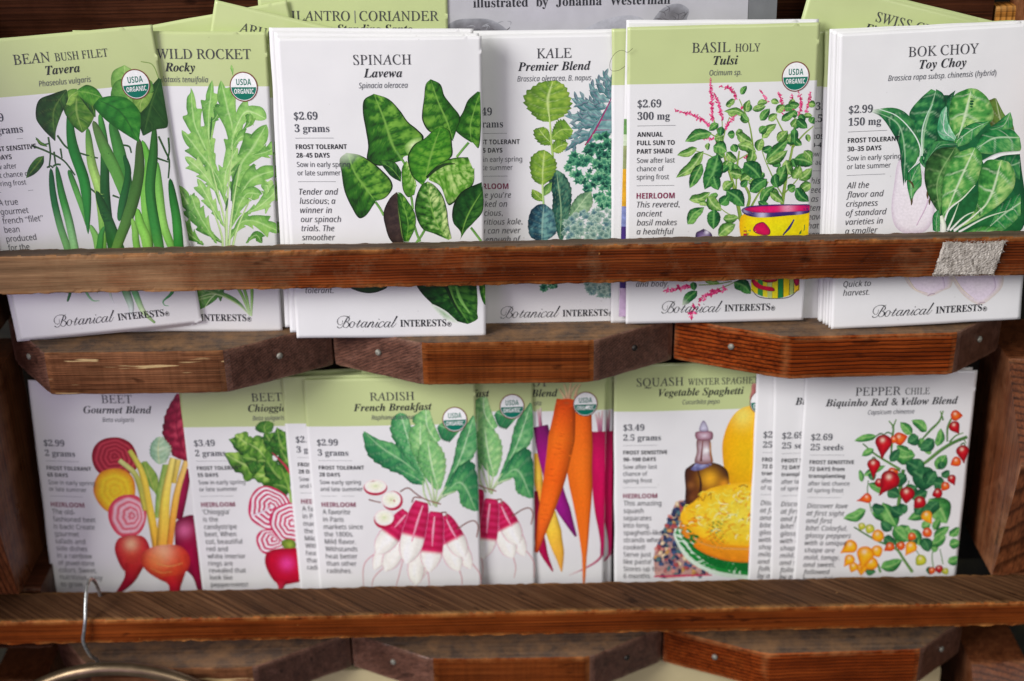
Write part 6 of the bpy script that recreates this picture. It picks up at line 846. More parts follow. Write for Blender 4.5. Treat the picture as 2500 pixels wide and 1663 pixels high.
# ------------------------------------------------------------------ the painted vegetables
DKG, MDG, LTG, VNG = (22, 62, 20), (64, 124, 38), (150, 190, 92), (178, 208, 128)
def pic_spinach():
    p = Picture(3).frame(FRAMES['spinach'])
    A = ((14, 48, 10), (40, 104, 22), (132, 186, 66), (20, 50, 14)); D = ((8, 32, 12), (22, 74, 24), (74, 132, 46), (12, 38, 14)); Lt = ((30, 78, 18), (92, 154, 42), (212, 230, 150), (44, 86, 26))
    st = [(88, 140, 60), (120, 168, 84)]
    for q in ([(1275, 880), (1240, 920), (1200, 970)], [(700, 1245), (728, 1285), (752, 1328)], [(920, 1210), (926, 1245), (930, 1290)], [(1005, 1415), (985, 1450), (950, 1500)], [(940, 1390), (955, 1440), (975, 1490)], [(1288, 1405), (1315, 1440), (1352, 1490)]): p.stroke(q, 15, st)
    p.leaf([(1290, 880), (1230, 840), (1192, 800), (1205, 750), (1240, 690), (1270, 620), (1330, 565)], [(1292, 880), (1285, 780), (1310, 680), (1345, 570)], [(1300, 880), (1335, 915), (1350, 800), (1350, 700), (1345, 560)], A, nv=5, ol=1, rib=(120, 168, 70), lump=.6, fine=.1, amp=.34, crk=.2, n=64, m=13, vw=.07, vein=.85, k=.55)
    p.leaf([(1180, 870), (1100, 830), (1030, 810), (990, 745), (988, 690), (1000, 600), (1010, 520), (1040, 488)], [(1176, 855), (1140, 745), (1085, 620), (1040, 488)], [(1180, 860), (1200, 800), (1222, 725), (1170, 650), (1125, 590), (1100, 520), (1040, 488)], A, nv=6, ol=1, rib=(120, 168, 70), lump=.6, fine=.1, amp=.34, crk=.2, n=64, m=13, vw=.07, vein=.85, k=.55, side=-.2)
    p.leaf([(860, 990), (790, 1010), (720, 1022), (650, 990), (655, 900), (640, 800), (622, 690), (630, 615), (690, 578)], [(860, 992), (800, 880), (755, 740), (690, 578)], [(858, 992), (880, 962), (935, 955), (998, 850), (960, 800), (900, 750), (850, 680), (780, 610), (690, 578)], A, nv=6, ol=1, rib=(120, 168, 70), lump=.6, fine=.1, amp=.34, crk=.2, n=64, m=13, vw=.07, vein=.85, k=.55, side=.2, con=1.15)
    p.blob([(880, 900), (940, 850), (985, 850), (960, 910), (900, 950)], [(0, (214, 228, 176)), (.6, (160, 196, 110)), (1, (96, 148, 60))], noise=.3)
    p.leaf([(855, 1120), (800, 1090), (760, 1045), (722, 995)], [(858, 1110), (800, 1040), (725, 993)], [(860, 1060), (830, 1010), (790, 990), (722, 992)], D, nv=4, ol=1, rib=(120, 168, 70), lump=.6, fine=.1, amp=.34, crk=.2, n=64, m=13, vw=.07, vein=.85, k=.55)
    p.stroke([(830, 930), (880, 1010), (950, 1150)], 14, st)
    p.leaf([(940, 1200), (900, 1215), (870, 1170), (862, 1090), (865, 1030), (890, 990)], [(950, 1150), (910, 1100), (885, 1000)], [(950, 1120), (920, 1060), (905, 1010), (890, 990)], Lt, nv=5, ol=1, rib=(120, 168, 70), lump=.6, fine=.1, amp=.34, crk=.2, n=64, m=13, vw=.07, vein=.85, k=.55)
    p.leaf([(985, 1140), (930, 1090), (905, 1020), (900, 960), (940, 890), (1000, 855), (1050, 810), (1090, 783)], [(1000, 1130), (1025, 1030), (1050, 930), (1100, 790)], [(1010, 1110), (1080, 1030), (1170, 965), (1172, 890), (1160, 815), (1130, 788), (1100, 782)], ((18, 62, 12), (56, 128, 26), (138, 190, 66), (30, 74, 18)), nv=7, ol=1, rib=(120, 168, 70), lump=.6, fine=.1, amp=.34, crk=.2, n=64, m=13, vw=.07, vein=.85, k=.55, side=.05)
    p.leaf([(1020, 1090), (1070, 1030), (1130, 990), (1200, 972), (1270, 970)], [(1030, 1100), (1110, 1060), (1200, 1060), (1300, 1040)], [(1030, 1110), (1100, 1150), (1150, 1265), (1190, 1245), (1300, 1140), (1310, 1040)], Lt, nv=6, ol=1, rib=(120, 168, 70), lump=.6, fine=.1, amp=.34, crk=.2, n=64, m=13, vw=.07, vein=.85, k=.55, side=.1, con=1.2)
    p.stroke([(1015, 1095), (1070, 1045), (1130, 1015), (1190, 1010)], [16, 22, 6], [(24, 44, 20), (40, 70, 28)])
    p.leaf([(700, 1245), (690, 1260), (640, 1330), (600, 1345), (560, 1290), (510, 1180), (490, 1060), (480, 980), (520, 942)], [(700, 1240), (640, 1160), (570, 1060), (530, 945)], [(700, 1240), (760, 1220), (805, 1160), (795, 1110), (740, 1050), (680, 1000), (600, 955), (520, 942)], A, nv=6, ol=1, rib=(120, 168, 70), lump=.6, fine=.1, amp=.34, crk=.2, n=64, m=13, vw=.07, vein=.85, k=.55, con=1.1, fade=((210, 222, 196), .78, 1.06))
    p.leaf([(880, 1500), (800, 1490), (755, 1370), (752, 1300), (790, 1220), (830, 1183)], [(872, 1490), (855, 1370), (835, 1190)], [(873, 1490), (858, 1370), (840, 1230), (835, 1183)], ((26, 20, 20), (52, 38, 36), (84, 66, 56), (60, 46, 40)), nv=5, ol=1, rib=(120, 168, 70), lump=.6, fine=.1, amp=.34, crk=.2, n=64, m=13, vw=.07, vein=.85, k=.55, side=0)
    p.leaf([(874, 1490), (856, 1370), (838, 1260), (835, 1190)], [(890, 1490), (900, 1370), (850, 1200)], [(905, 1490), (945, 1400), (945, 1320), (900, 1240), (860, 1190), (835, 1185)], A, nv=6, ol=1, rib=(120, 168, 70), lump=.6, fine=.1, amp=.34, crk=.2, n=64, m=13, vw=.07, vein=.85, k=.55)
    p.leaf([(1060, 1440), (990, 1410), (945, 1310), (950, 1220), (985, 1140), (1020, 1120)], [(1150, 1480), (1080, 1380), (1040, 1260), (1020, 1130)], [(1170, 1470), (1150, 1380), (1140, 1290), (1110, 1200), (1060, 1140), (1020, 1118)], ((14, 52, 12), (66, 128, 36), (206, 226, 146), (24, 62, 16)), nv=8, ol=1, rib=(120, 168, 70), lump=.6, fine=.1, amp=.34, crk=.2, n=64, m=13, vw=.07, vein=.85, k=.55, con=1.3)
    p.leaf([(1240, 1400), (1190, 1390), (1172, 1320), (1195, 1230), (1250, 1170), (1355, 1125)], [(1225, 1470), (1270, 1330), (1358, 1180)], [(1220, 1480), (1260, 1420), (1300, 1380), (1362, 1300), (1360, 1130)], D, nv=5, ol=1, rib=(120, 168, 70), lump=.6, fine=.1, amp=.34, crk=.2, n=64, m=13, vw=.07, vein=.85, k=.55)
    p.frame(FRAMES['spinach_low'])
    p.blob([(150, 380), (200, 412), (280, 426), (350, 412), (400, 378), (280, 250)], [(0, DKG), (.8, (30, 60, 28)), (1, (16, 30, 16))])
    p.leaf([(1010, 330), (1018, 420), (1040, 490), (1072, 528)], [(1040, 330), (1045, 430), (1074, 520)], [(1070, 330), (1072, 430), (1076, 520)], A, nv=4, ol=1, rib=(120, 168, 70), lump=.6, fine=.1, amp=.34, crk=.2, n=64, m=13, vw=.07, vein=.85, k=.55)
    p.leaf([(560, 300), (600, 385), (640, 440), (700, 500), (760, 560), (850, 610), (935, 635)], [(800, 300), (840, 460), (900, 560), (945, 632)], [(990, 300), (1003, 480), (1000, 560), (1003, 600), (940, 635)], D, nv=7, ol=0, con=1.3, rib=(90, 140, 60), lump=.6, fine=.1, amp=.34, crk=.2, n=64, m=13, vw=.07, vein=.85, k=.55)
    p.stroke([(760, 300), (800, 400), (845, 500), (900, 590)], [26, 20, 8], [(14, 36, 16), (20, 50, 22)])
    p.stroke([(860, 380), (890, 470), (950, 560)], [18, 24, 10], [(92, 150, 66), (120, 170, 86)])
    p.blob([(690, 500), (780, 540), (850, 600), (880, 632), (780, 600)], [(0, (150, 180, 140)), (1, (216, 220, 212))], noise=.1)
    return p
def pic_kale():
    p = Picture(5).frame(FRAMES['kale']); G1 = ((54, 96, 26), (108, 150, 44), (176, 200, 84), (206, 222, 150))
    FE = ((40, 84, 92), (90, 140, 142), (160, 194, 188), (140, 110, 140))
    mid = lambda t: (730+170*t**.85, 895-310*t)
    for t, tip, w in ((.25, (615, 860), 40), (.2, (600, 935), 36), (.45, (598, 712), 52), (.4, (640, 790), 46), (.6, (640, 602), 54), (.55, (690, 700), 46), (.72, (680, 598), 44), (.85, (752, 512), 56), (.75, (770, 620), 44), (.95, (838, 432), 52), (1., (792, 480), 40), (1., (895, 455), 44), (.9, (880, 520), 50)):
        b = mid(t); p.sleaf(b, tip, w, FE, nv=3, jag=.5, jn=4, vein=.4, bend=.18)
        d = np.array(tip)-np.array(b)
        for q, sg in ((.45, 1), (.6, -1), (.78, 1)): p.sleaf(np.array(b)+d*q, np.array(b)+d*(q+.22)+sg*np.array([-d[1], d[0]])*.2, 20, FE, nv=2, n=10, m=3)
    p.leaf([(735, 890), (760, 800), (820, 720), (905, 600)], [(735, 892), (800, 770), (905, 600)], [(740, 890), (830, 840), (920, 800), (930, 600)], FE, nv=6, vein=.5)
    for t, e in ((.3, (880, 800)), (.5, (900, 740)), (.2, (850, 870))): p.stroke([mid(t), e], [7, 3], [(150, 60, 120), (150, 100, 140)])
    p.stroke([mid(0), mid(.3), mid(.6), mid(1)], [12, 9, 5], [(158, 34, 96), (150, 40, 110)])
    T1 = [((12, 60, 56), (26, 96, 76), (98, 172, 128)), ((8, 44, 46), (18, 74, 64), (70, 146, 110)), ((30, 90, 80), (66, 140, 104), (140, 196, 150))]
    p.cluster([(610, 1040), (690, 900), (800, 840), (895, 830), (895, 1290), (820, 1280), (760, 1180), (640, 1120)], 120, 30, T1, 6, .4)
    p.leaf([(570, 1480), (525, 1330), (528, 1210), (505, 1110), (550, 1045)], [(572, 1480), (580, 1300), (560, 1120), (552, 1048)], [(590, 1480), (630, 1320), (645, 1180), (605, 1080), (552, 1045)], ((14, 50, 50), (34, 86, 74), (92, 142, 110), (170, 200, 150)), nv=14, con=1.4, jag=.12, jn=14, vein=.5)
    p.leaf([(630, 1345), (640, 1270), (690, 1200), (760, 1178)], [(632, 1345), (690, 1270), (762, 1180)], [(650, 1350), (740, 1310), (775, 1250), (765, 1180)], ((70, 112, 80), (120, 160, 116), (176, 202, 160), (190, 212, 170)), nv=7, con=1.2, jag=.1)
    p.leaf([(512, 752), (450, 742), (400, 700), (352, 630), (362, 570), (400, 540), (450, 508), (540, 495)], [(512, 752), (500, 660), (500, 600), (530, 497)], [(515, 750), (560, 735), (610, 700), (642, 650), (632, 590), (605, 530), (550, 495)], G1, nv=6, jag=.16, jn=11, edge=.25, side=.12)
    p.leaf([(520, 895), (460, 892), (418, 850), (412, 800), (460, 782)], [(518, 880), (470, 830), (440, 790)], [(515, 850), (500, 800), (470, 780)], G1, nv=4, jag=.2)
    p.leaf([(520, 840), (530, 790), (560, 740), (600, 735)], [(522, 850), (580, 800), (650, 800)], [(525, 860), (590, 870), (640, 840), (655, 800)], ((52, 92, 28), (104, 150, 46), (160, 190, 80), (190, 210, 120)), nv=4, jag=.22)
    p.leaf([(525, 930), (530, 880), (560, 855), (610, 870)], [(525, 932), (570, 900), (625, 885)], [(530, 935), (565, 945), (605, 920), (625, 880)], G1, nv=3, jag=.22)
    p.stroke([(505, 690), (512, 760), (522, 900), (530, 965)], [8, 12, 14], [(190, 212, 130), (160, 190, 100)])
    p.leaf([(466, 1142), (410, 1110), (388, 1040), (395, 970), (440, 930), (480, 922)], [(466, 1142), (468, 1040), (478, 925)], [(470, 1140), (520, 1100), (552, 1030), (540, 975), (500, 935)], G1, nv=6, jag=.14, jn=10, side=.05)
    p.leaf([(468, 1240), (430, 1235), (398, 1210), (400, 1165)], [(466, 1235), (430, 1200), (405, 1168)], [(468, 1200), (440, 1180), (405, 1165)], G1, nv=3, jag=.2)
    p.leaf([(472, 1200), (475, 1150), (500, 1130), (525, 1120)], [(474, 1205), (500, 1170), (522, 1130)], [(480, 1205), (515, 1180), (525, 1125)], ((50, 100, 40), (90, 140, 60), (140, 180, 90), (180, 200, 120)), nv=3)
    p.stroke([(465, 1130), (468, 1200), (472, 1262)], 12, [(190, 212, 140), (160, 196, 120)])
    p.leaf([(450, 1490), (385, 1460), (372, 1400), (388, 1320), (430, 1262), (470, 1255)], [(462, 1490), (465, 1380), (475, 1258)], [(480, 1490), (540, 1440), (548, 1360), (520, 1290), (480, 1256)], ((22, 54, 72), (52, 98, 112), (116, 164, 158), (160, 196, 180)), nv=7, con=1.6, jag=.05, wob=.1)
    T2 = [((78, 112, 110), (112, 148, 138), (168, 192, 176)), ((60, 92, 110), (96, 134, 136), (150, 180, 170)), ((96, 124, 120), (134, 166, 150), (186, 204, 190))]
    p.cluster([(590, 1400), (640, 1330), (760, 1285), (895, 1300), (895, 1500), (600, 1500)], 100, 24, T2, 8, .3)
    p.frame(FRAMES['kale_low'])
    p.cluster([(1420, 330), (1530, 330), (1530, 420), (1480, 385), (1440, 410)], 18, 26, T1, 6, .4)
    p.cluster([(1715, 330), (1895, 330), (1895, 460), (1830, 440), (1760, 420)], 40, 30, T2, 8, .3)
    return p
def pic_basil():
    p = Picture(8).frame(FRAMES['basil'])
    A = ((30, 84, 30), (84, 142, 56), (172, 206, 112), (196, 220, 150)); D = ((8, 58, 34), (20, 96, 46), (84, 156, 72), (120, 180, 100)); M_ = ((20, 72, 34), (48, 122, 50), (130, 186, 94), (160, 204, 120))
    st = [(120, 150, 60), (150, 176, 86)]
    for q, wd in (([(840, 1400), (800, 1210), (775, 1110), (735, 990), (710, 880), (680, 790), (650, 700)], [26, 20, 12, 7]), ([(1085, 1260), (1112, 1080), (1150, 900), (1165, 720)], [22, 16, 9]), ([(870, 1285), (882, 1200), (810, 1060), (820, 930)], [20, 10]), ([(800, 1180), (805, 1040), (822, 930)], [9, 7]),
                  ([(905, 900), (880, 760), (820, 610)], [10, 6]), ([(890, 1280), (945, 1185), (1000, 1120)], [14, 8]), ([(1140, 900), (1080, 790), (1040, 710)], [12, 7]), ([(1150, 910), (1220, 830), (1280, 780)], [12, 7]), ([(1030, 1100), (985, 1000), (960, 930)], [8, 5]), ([(740, 1030), (820, 980), (905, 930)], [9, 6]), ([(730, 1020), (640, 960), (520, 920)], [8, 5]), ([(690, 850), (620, 815), (560, 810)], [8, 5]), ([(715, 880), (740, 780), (760, 720)], [8, 5]), ([(820, 1350), (740, 1310), (690, 1270)], [8, 5]), ([(1090, 1200), (1160, 1130), (1200, 1080)], [10, 6]), ([(1085, 1200), (1040, 1130)], [9, 6]), ([(1120, 1100), (1200, 1050)], [7, 5]), ([(700, 890), (715, 800), (712, 720)], [6, 5])): p.stroke(q, wd, st, n=18, m=5)
    PK = [(206, 40, 108), (226, 84, 140), (176, 24, 84), (236, 120, 160)]
    for q in ([(655, 740), (650, 620), (640, 486)], [(715, 730), (695, 650), (662, 570)], [(805, 600), (765, 545), (705, 535)], [(655, 785), (560, 722), (425, 678)], [(735, 790), (790, 710), (855, 648)], [(985, 625), (975, 590), (955, 564)], [(1085, 640), (1075, 600), (1062, 568)], [(1080, 695), (1115, 660)], [(1155, 690), (1150, 640), (1148, 585)], [(1190, 715), (1200, 640), (1188, 572)], [(1232, 690), (1250, 640), (1258, 570)], [(655, 860), (610, 850), (550, 842)], [(690, 885), (680, 865)], [(885, 955), (862, 972)]): p.florets(q, 19, PK, gap=10)
    L = [(650, 818, 503, 866, 46), (560, 912, 450, 952, 34), (600, 930, 448, 1078, 46), (590, 1008, 522, 1144, 44), (630, 880, 626, 922, 20), (740, 938, 800, 988, 36), (793, 822, 752, 828, 34), (805, 820, 890, 872, 42), (810, 890, 912, 932, 42), (780, 888, 800, 932, 34), (862, 690, 880, 622, 28), (868, 712, 740, 688, 28), (830, 582, 862, 534, 24), (792, 612, 742, 642, 24), (770, 640, 740, 650, 20), (835, 700, 870, 740, 28), (930, 642, 988, 628, 26), (900, 676, 975, 655, 28), (950, 742, 1002, 676, 34), (1000, 742, 1048, 705, 30), (960, 852, 1040, 772, 36), (945, 820, 985, 782, 34), (1050, 850, 1112, 816, 32), (1015, 620, 1060, 632, 24), (985, 985, 1108, 872, 46), (990, 1010, 1105, 935, 38), (830, 1110, 885, 1068, 38), (950, 1252, 1030, 1155, 40), (835, 1078, 768, 1062, 44), (720, 1172, 778, 1125, 40), (690, 1200, 640, 1206, 24), (510, 1232, 628, 1190, 40), (570, 1250, 622, 1262, 22), (500, 1382, 592, 1288, 46), (720, 1350, 805, 1338, 38), (690, 1452, 785, 1388, 50), (1080, 742, 1152, 695, 32), (1050, 692, 1095, 650, 32), (1218, 712, 1268, 716, 22), (1262, 762, 1282, 728, 34), (1055, 872, 1112, 812, 40), (1240, 828, 1252, 872, 22), (1158, 980, 1266, 1012, 56), (1222, 930, 1268, 988, 38), (1108, 985, 1140, 1072, 46), (1030, 1158, 1098, 1028, 52), (1150, 1102, 1192, 1030, 46), (1190, 1112, 1264, 1048, 42), (1120, 1172, 1162, 1148, 38), (1010, 1182, 1085, 1242, 34), (1265, 1132, 1195, 1172, 42), (660, 900, 735, 930, 56), (625, 1210, 700, 1290, 50), (1250, 640, 1290, 650, 30), (690, 760, 640, 800, 30), (935, 930, 960, 860, 40), (880, 1010, 900, 930, 40)]
    for b in [(700+500*p.rs.rand(), 640+560*p.rs.rand()) for _ in range(46)]:
        if (b[0] < 900 and b[1] > 1100) or (b[0] > 1180 and b[1] < 700) or (740 < b[0] < 860 and 880 < b[1] < 960): continue
        a = p.rs.rand()*6.28; p.sleaf(b, (b[0]+62*math.cos(a), b[1]+62*math.sin(a)), 46, (A, M_, D)[p.rs.randint(3)], nv=5, side=.35, con=1.1, edge=.5)
    for i, b in enumerate(L): b = (b[0], b[1], b[0]+(b[2]-b[0])*1.12, b[1]+(b[3]-b[1])*1.12, b[4]); p.sleaf(b[:2], b[2:4], b[4]*1.5, A if i % 3 else M_, nv=5, side=.4*(1 if p.rs.rand() > .5 else -1), jag=.08, jn=7, con=1.1, edge=.5)
    for b in ((690, 950, 606, 1168, 98), (660, 1080, 690, 1172, 62), (850, 1000, 955, 1104, 92), (885, 1182, 992, 1102, 70), (740, 1175, 852, 1272, 84), (665, 1290, 660, 1414, 74), (700, 1260, 752, 1205, 60), (1170, 1160, 1252, 1246, 62), (1000, 1280, 935, 1240, 44), (1160, 790, 1162, 882, 44), (1175, 735, 1242, 792, 50), (1040, 1070, 1060, 1160, 50), (960, 930, 1020, 900, 44), (830, 1150, 870, 1110, 40)): p.sleaf(b[:2], b[2:4], b[4]*1.12, D, nv=7, side=.3, jag=.08, jn=9, vein=.7, con=1.2)
    # the painted pot
    p.blob([(845, 1320), (848, 1500), (1010, 1540), (1260, 1500), (1258, 1300)], [(0, (250, 226, 20)), (.8, (246, 208, 10)), (1, (226, 170, 10))], lit=(-1, 0, .05))
    p.blob([(832, 1295), (860, 1275), (950, 1264), (1060, 1260), (1180, 1262), (1262, 1268), (1262, 1312), (1100, 1332), (940, 1340), (860, 1325)], [(0, (66, 40, 120)), (.85, (58, 34, 110)), (1, (40, 24, 70))], hl=[(960, 1325, 30, (210, 205, 235), .9), (860, 1300, 14, (200, 195, 230), .7), (1190, 1318, 20, (170, 160, 210), .7)])
    p.blob([(850, 1290), (900, 1275), (1050, 1268), (1200, 1268), (1262, 1274), (1262, 1298), (1100, 1308), (930, 1310)], [(0, (222, 24, 110)), (.7, (214, 20, 100)), (1, (150, 16, 80))], hl=[(1120, 1280, 40, (240, 170, 200), .7)])
    p.blob([(905, 1420), (920, 1385), (950, 1370), (975, 1372), (1012, 1420), (1005, 1448), (940, 1445)], [(0, (226, 20, 90)), (.8, (196, 14, 80)), (1, (70, 20, 50))])
    p.blob([(848, 1420), (856, 1398), (868, 1440), (862, 1480), (848, 1480)], [(0, (216, 24, 60)), (1, (110, 20, 50))])
    p.stroke([(1090, 1450), (1130, 1405), (1160, 1355)], [8, 16, 8], [(40, 36, 100), (50, 46, 120)])
    p.sleaf((1190, 1450), (1228, 1385), 16, D, n=12); p.sleaf((870, 1450), (895, 1410), 14, A, n=12)
    p.blob([(550, 1450), (556, 1432), (580, 1420), (598, 1412), (622, 1420), (648, 1440), (652, 1470), (600, 1500), (552, 1480)], [(0, (150, 130, 170)), (.6, (104, 84, 130)), (1, (50, 36, 64))], hl=[(620, 1432, 14, (226, 220, 236), .9)])
    p.stroke([(598, 1430), (600, 1410)], [8, 4], [(60, 46, 80)]*2, n=6, m=3)
    p.frame(FRAMES['basil_low'])
    for x0, x1, c in ((530, 575, (246, 214, 20)), (575, 610, (60, 150, 70)), (610, 640, (250, 222, 40)), (640, 672, (200, 214, 130)), (672, 712, (250, 220, 30)), (712, 748, (30, 132, 70)), (748, 790, (248, 206, 20)), (790, 820, (170, 190, 110)), (820, 855, (240, 190, 30))):
        bt = lambda x: 462-((x-690)/170)**2*58
        p.grid(np.stack([np.stack([np.full(6, x), np.linspace(290, bt(x), 6)], -1) for x in np.linspace(x0, x1, 5)], 0), np.tile(ink(c), (5, 6, 1)))
        p.stroke([(x1, 300), (x1-(x1-690)*.04, bt(x1))], 4, [(30, 40, 30)]*2, n=6, m=3)
    p.stroke([(532, 400), (580, 450), (690, 464), (790, 452), (850, 400)], 5, [(40, 40, 40)]*2, m=3)
    p.blob([(545, 330), (600, 372), (680, 390), (690, 412), (640, 412), (560, 385), (530, 340)], [(0, (226, 20, 70)), (.8, (206, 16, 60)), (1, (100, 16, 40))])
    p.blob([(600, 320), (700, 320), (705, 345), (640, 356), (600, 340)], [(0, (226, 30, 60)), (1, (120, 16, 40))]); p.blob([(815, 330), (852, 330), (850, 370), (830, 380)], [(0, (214, 20, 80)), (1, (100, 16, 50))])
    p.stroke([(400, 345), (290, 365), (180, 370)], 7, st, m=3); p.stroke([(300, 400), (380, 370), (430, 345)], 6, st, m=3)
    for q in ([(120, 375), (60, 385), (-40, 410)], [(345, 400), (260, 430), (180, 480)], [(150, 520), (128, 590)]): p.florets(q, 34, PK, gap=15)
    p.sleaf((170, 410), (70, 510), 62, D, nv=6, jag=.1, jn=7, fade=((216, 222, 206), .6, 1.05)); p.sleaf((415, 350), (530, 430), 84, D, nv=6, jag=.08, con=1.2); p.sleaf((140, 350), (150, 408), 46, D, nv=4); p.sleaf((220, 345), (320, 355), 30, A, nv=4)
    return p
def pic_bok():
    p = Picture(11).frame(FRAMES['bok'])
    A = ((16, 84, 46), (36, 132, 66), (130, 190, 110), (188, 214, 180)); D = ((10, 62, 44), (22, 104, 58), (80, 156, 84), (160, 196, 156)); Lt = ((30, 104, 44), (78, 158, 70), (180, 216, 130), (210, 228, 190))
    p.blob([(760, 1060), (710, 900), (690, 720), (800, 600), (950, 590), (1130, 640), (1290, 790), (1345, 1000), (1345, 1425), (880, 1425), (830, 1220)], [(0, (20, 86, 48)), (.7, (26, 100, 56)), (1, (16, 72, 44))], ctr=(1020, 1000), noise=.5, ns=40., m=24)
    p.blob([(600, 980), (560, 1150), (545, 1300), (572, 1400), (640, 1440), (760, 1420), (810, 1300), (770, 1120), (720, 1040)], [(0, (236, 228, 232)), (.85, (232, 224, 230)), (1, (206, 190, 204))], noise=.03)
    p.stroke([(745, 1080), (770, 1230), (700, 1390)], [6, 9, 5], [(214, 196, 210), (206, 176, 200)], streak=0)
    p.leaf([(1310, 1000), (1180, 820), (1120, 640), (1180, 604)], [(1310, 1000), (1230, 780), (1190, 606)], [(1310, 1000), (1300, 780), (1240, 700), (1192, 606)], ((70, 72, 30), (92, 120, 46), (110, 150, 70), (200, 210, 170)), nv=4)
    p.leaf([(950, 940), (890, 830), (872, 720), (890, 600), (940, 556)], [(950, 930), (905, 780), (925, 600)], [(955, 900), (930, 760), (940, 580)], D, nv=5, con=1.1)
    p.leaf([(935, 900), (910, 800), (900, 690), (930, 590), (1010, 548), (1040, 543)], [(940, 900), (990, 740), (1040, 545)], [(945, 900), (1060, 810), (1165, 745), (1176, 690), (1140, 605), (1080, 552), (1040, 543)], Lt, nv=3, k=-.6, amp=.3, vw=.07, lump=1.3, vein=.95, con=1.2, side=.1)
    p.leaf([(1065, 910), (1100, 830), (1180, 785), (1290, 790)], [(1070, 915), (1180, 850), (1340, 850)], [(1075, 940), (1180, 950), (1340, 930), (1340, 850)], A, nv=3, k=-.5, amp=.3, vw=.07, lump=1.3, vein=.9)
    p.leaf([(1240, 720), (1190, 760), (1140, 790)], [(1280, 690), (1240, 770), (1160, 800)], [(1295, 740), (1290, 790), (1200, 800), (1160, 802)], A, nv=3)
    p.leaf([(720, 1000), (690, 880), (660, 760), (658, 690), (720, 610), (790, 548)], [(745, 1030), (745, 820), (820, 560)], [(760, 1030), (820, 900), (835, 800), (882, 650), (862, 575), (820, 548)], D, nv=4, k=-.5, amp=.3, vw=.07, lump=1.3, vein=.9, con=1.3, side=-.2)
    p.stroke([(732, 960), (735, 800), (770, 690), (800, 640)], [12, 9, 4], [(210, 228, 210), (170, 206, 180)], streak=0)
    p.leaf([(940, 868), (860, 855), (828, 800), (850, 690), (882, 650)], [(935, 862), (870, 800), (878, 660)], [(945, 850), (915, 800), (890, 740), (885, 655)], ((30, 120, 80), (90, 170, 120), (190, 222, 200), (240, 246, 238)), nv=3, vein=.8, edge=-.4)
    p.leaf([(950, 860), (990, 790), (1060, 755), (1140, 748)], [(950, 865), (1040, 800), (1145, 748)], [(955, 905), (1020, 880), (1100, 800), (1148, 750)], A, nv=3, k=-.5, vein=.8)
    p.leaf([(745, 1010), (790, 960), (850, 915), (950, 905)], [(745, 1015), (840, 900), (950, 890)], [(745, 1000), (800, 880), (900, 868), (955, 885)], D, nv=3)
    p.stroke([(1110, 1000), (1200, 960), (1340, 940)], [26, 34, 20], [(236, 240, 236), (226, 234, 226)], streak=0)
    p.leaf([(1160, 990), (1230, 960), (1340, 950)], [(1200, 1000), (1280, 1020), (1340, 1000)], [(1240, 1010), (1300, 1090), (1340, 1110)], D, nv=3)
    # nearer leaves
    p.blob([(880, 1400), (940, 1250), (1080, 1180), (1250, 1230), (1345, 1200), (1345, 1420), (1180, 1440), (1000, 1440)], [(0, (34, 112, 56)), (1, (26, 92, 48))], noise=.5)
    p.leaf([(1180, 1330), (1200, 1280), (1260, 1230), (1345, 1190)], [(1150, 1400), (1240, 1320), (1345, 1250)], [(1150, 1430), (1240, 1420), (1345, 1330)], A, nv=4, amp=.3, vw=.07, lump=1.3, vein=.9)
    for q in ([(905, 1420), (1000, 1330), (1100, 1290)], [(930, 1425), (1060, 1330), (1190, 1250)], [(960, 1430), (1130, 1340), (1300, 1290)], [(890, 1420), (930, 1330), (960, 1250)]): p.stroke(q, [14, 9, 3], [(240, 244, 232), (190, 216, 170)], streak=0)
    p.leaf([(842, 1322), (780, 1220), (748, 1100), (765, 990), (830, 920), (930, 905)], [(845, 1322), (830, 1120), (935, 910)], [(850, 1300), (865, 1130), (890, 1030), (965, 935), (940, 905)], ((26, 62, 30), (50, 98, 44), (104, 162, 84), (150, 186, 120)), nv=5, con=1.2, k=-.4)
    p.leaf([(858, 1370), (855, 1230), (870, 1080), (930, 960), (1040, 906)], [(862, 1375), (950, 1150), (1060, 910)], [(870, 1330), (950, 1245), (1060, 1140), (1102, 1020), (1098, 945), (1060, 906)], Lt, nv=4, k=-.7, amp=.3, vw=.07, lump=1.3, vein=1., con=1.1, side=.05)
    p.stroke([(865, 1380), (900, 1290), (985, 1220), (1060, 1140)], [14, 10, 5], [(240, 244, 232), (214, 230, 196)], streak=0)
    p.leaf([(1100, 1330), (1082, 1220), (1085, 1080), (1130, 990), (1220, 984)], [(950, 1400), (1130, 1260), (1225, 986)], [(960, 1410), (1160, 1300), (1290, 1180), (1310, 1080), (1270, 1000), (1225, 985)], Lt, nv=4, k=-.7, amp=.3, vw=.07, lump=1.3, vein=1., con=1.15)
    p.stroke([(930, 1420), (1040, 1340), (1130, 1260)], [16, 10, 4], [(240, 244, 232), (220, 234, 200)], streak=0)
    p.stroke([(850, 1330), (868, 1400), (850, 1500)], [26, 34, 40], [(226, 236, 210), (240, 240, 236)], streak=0)
    p.leaf([(800, 1420), (800, 1330), (830, 1290)], [(825, 1430), (822, 1360), (835, 1295)], [(845, 1425), (845, 1340), (838, 1295)], A, nv=3)
    p.leaf([(1000, 1430), (1100, 1395), (1200, 1400)], [(1000, 1440), (1100, 1425), (1220, 1430)], [(1000, 1450), (1100, 1460), (1220, 1450)], Lt, nv=4)
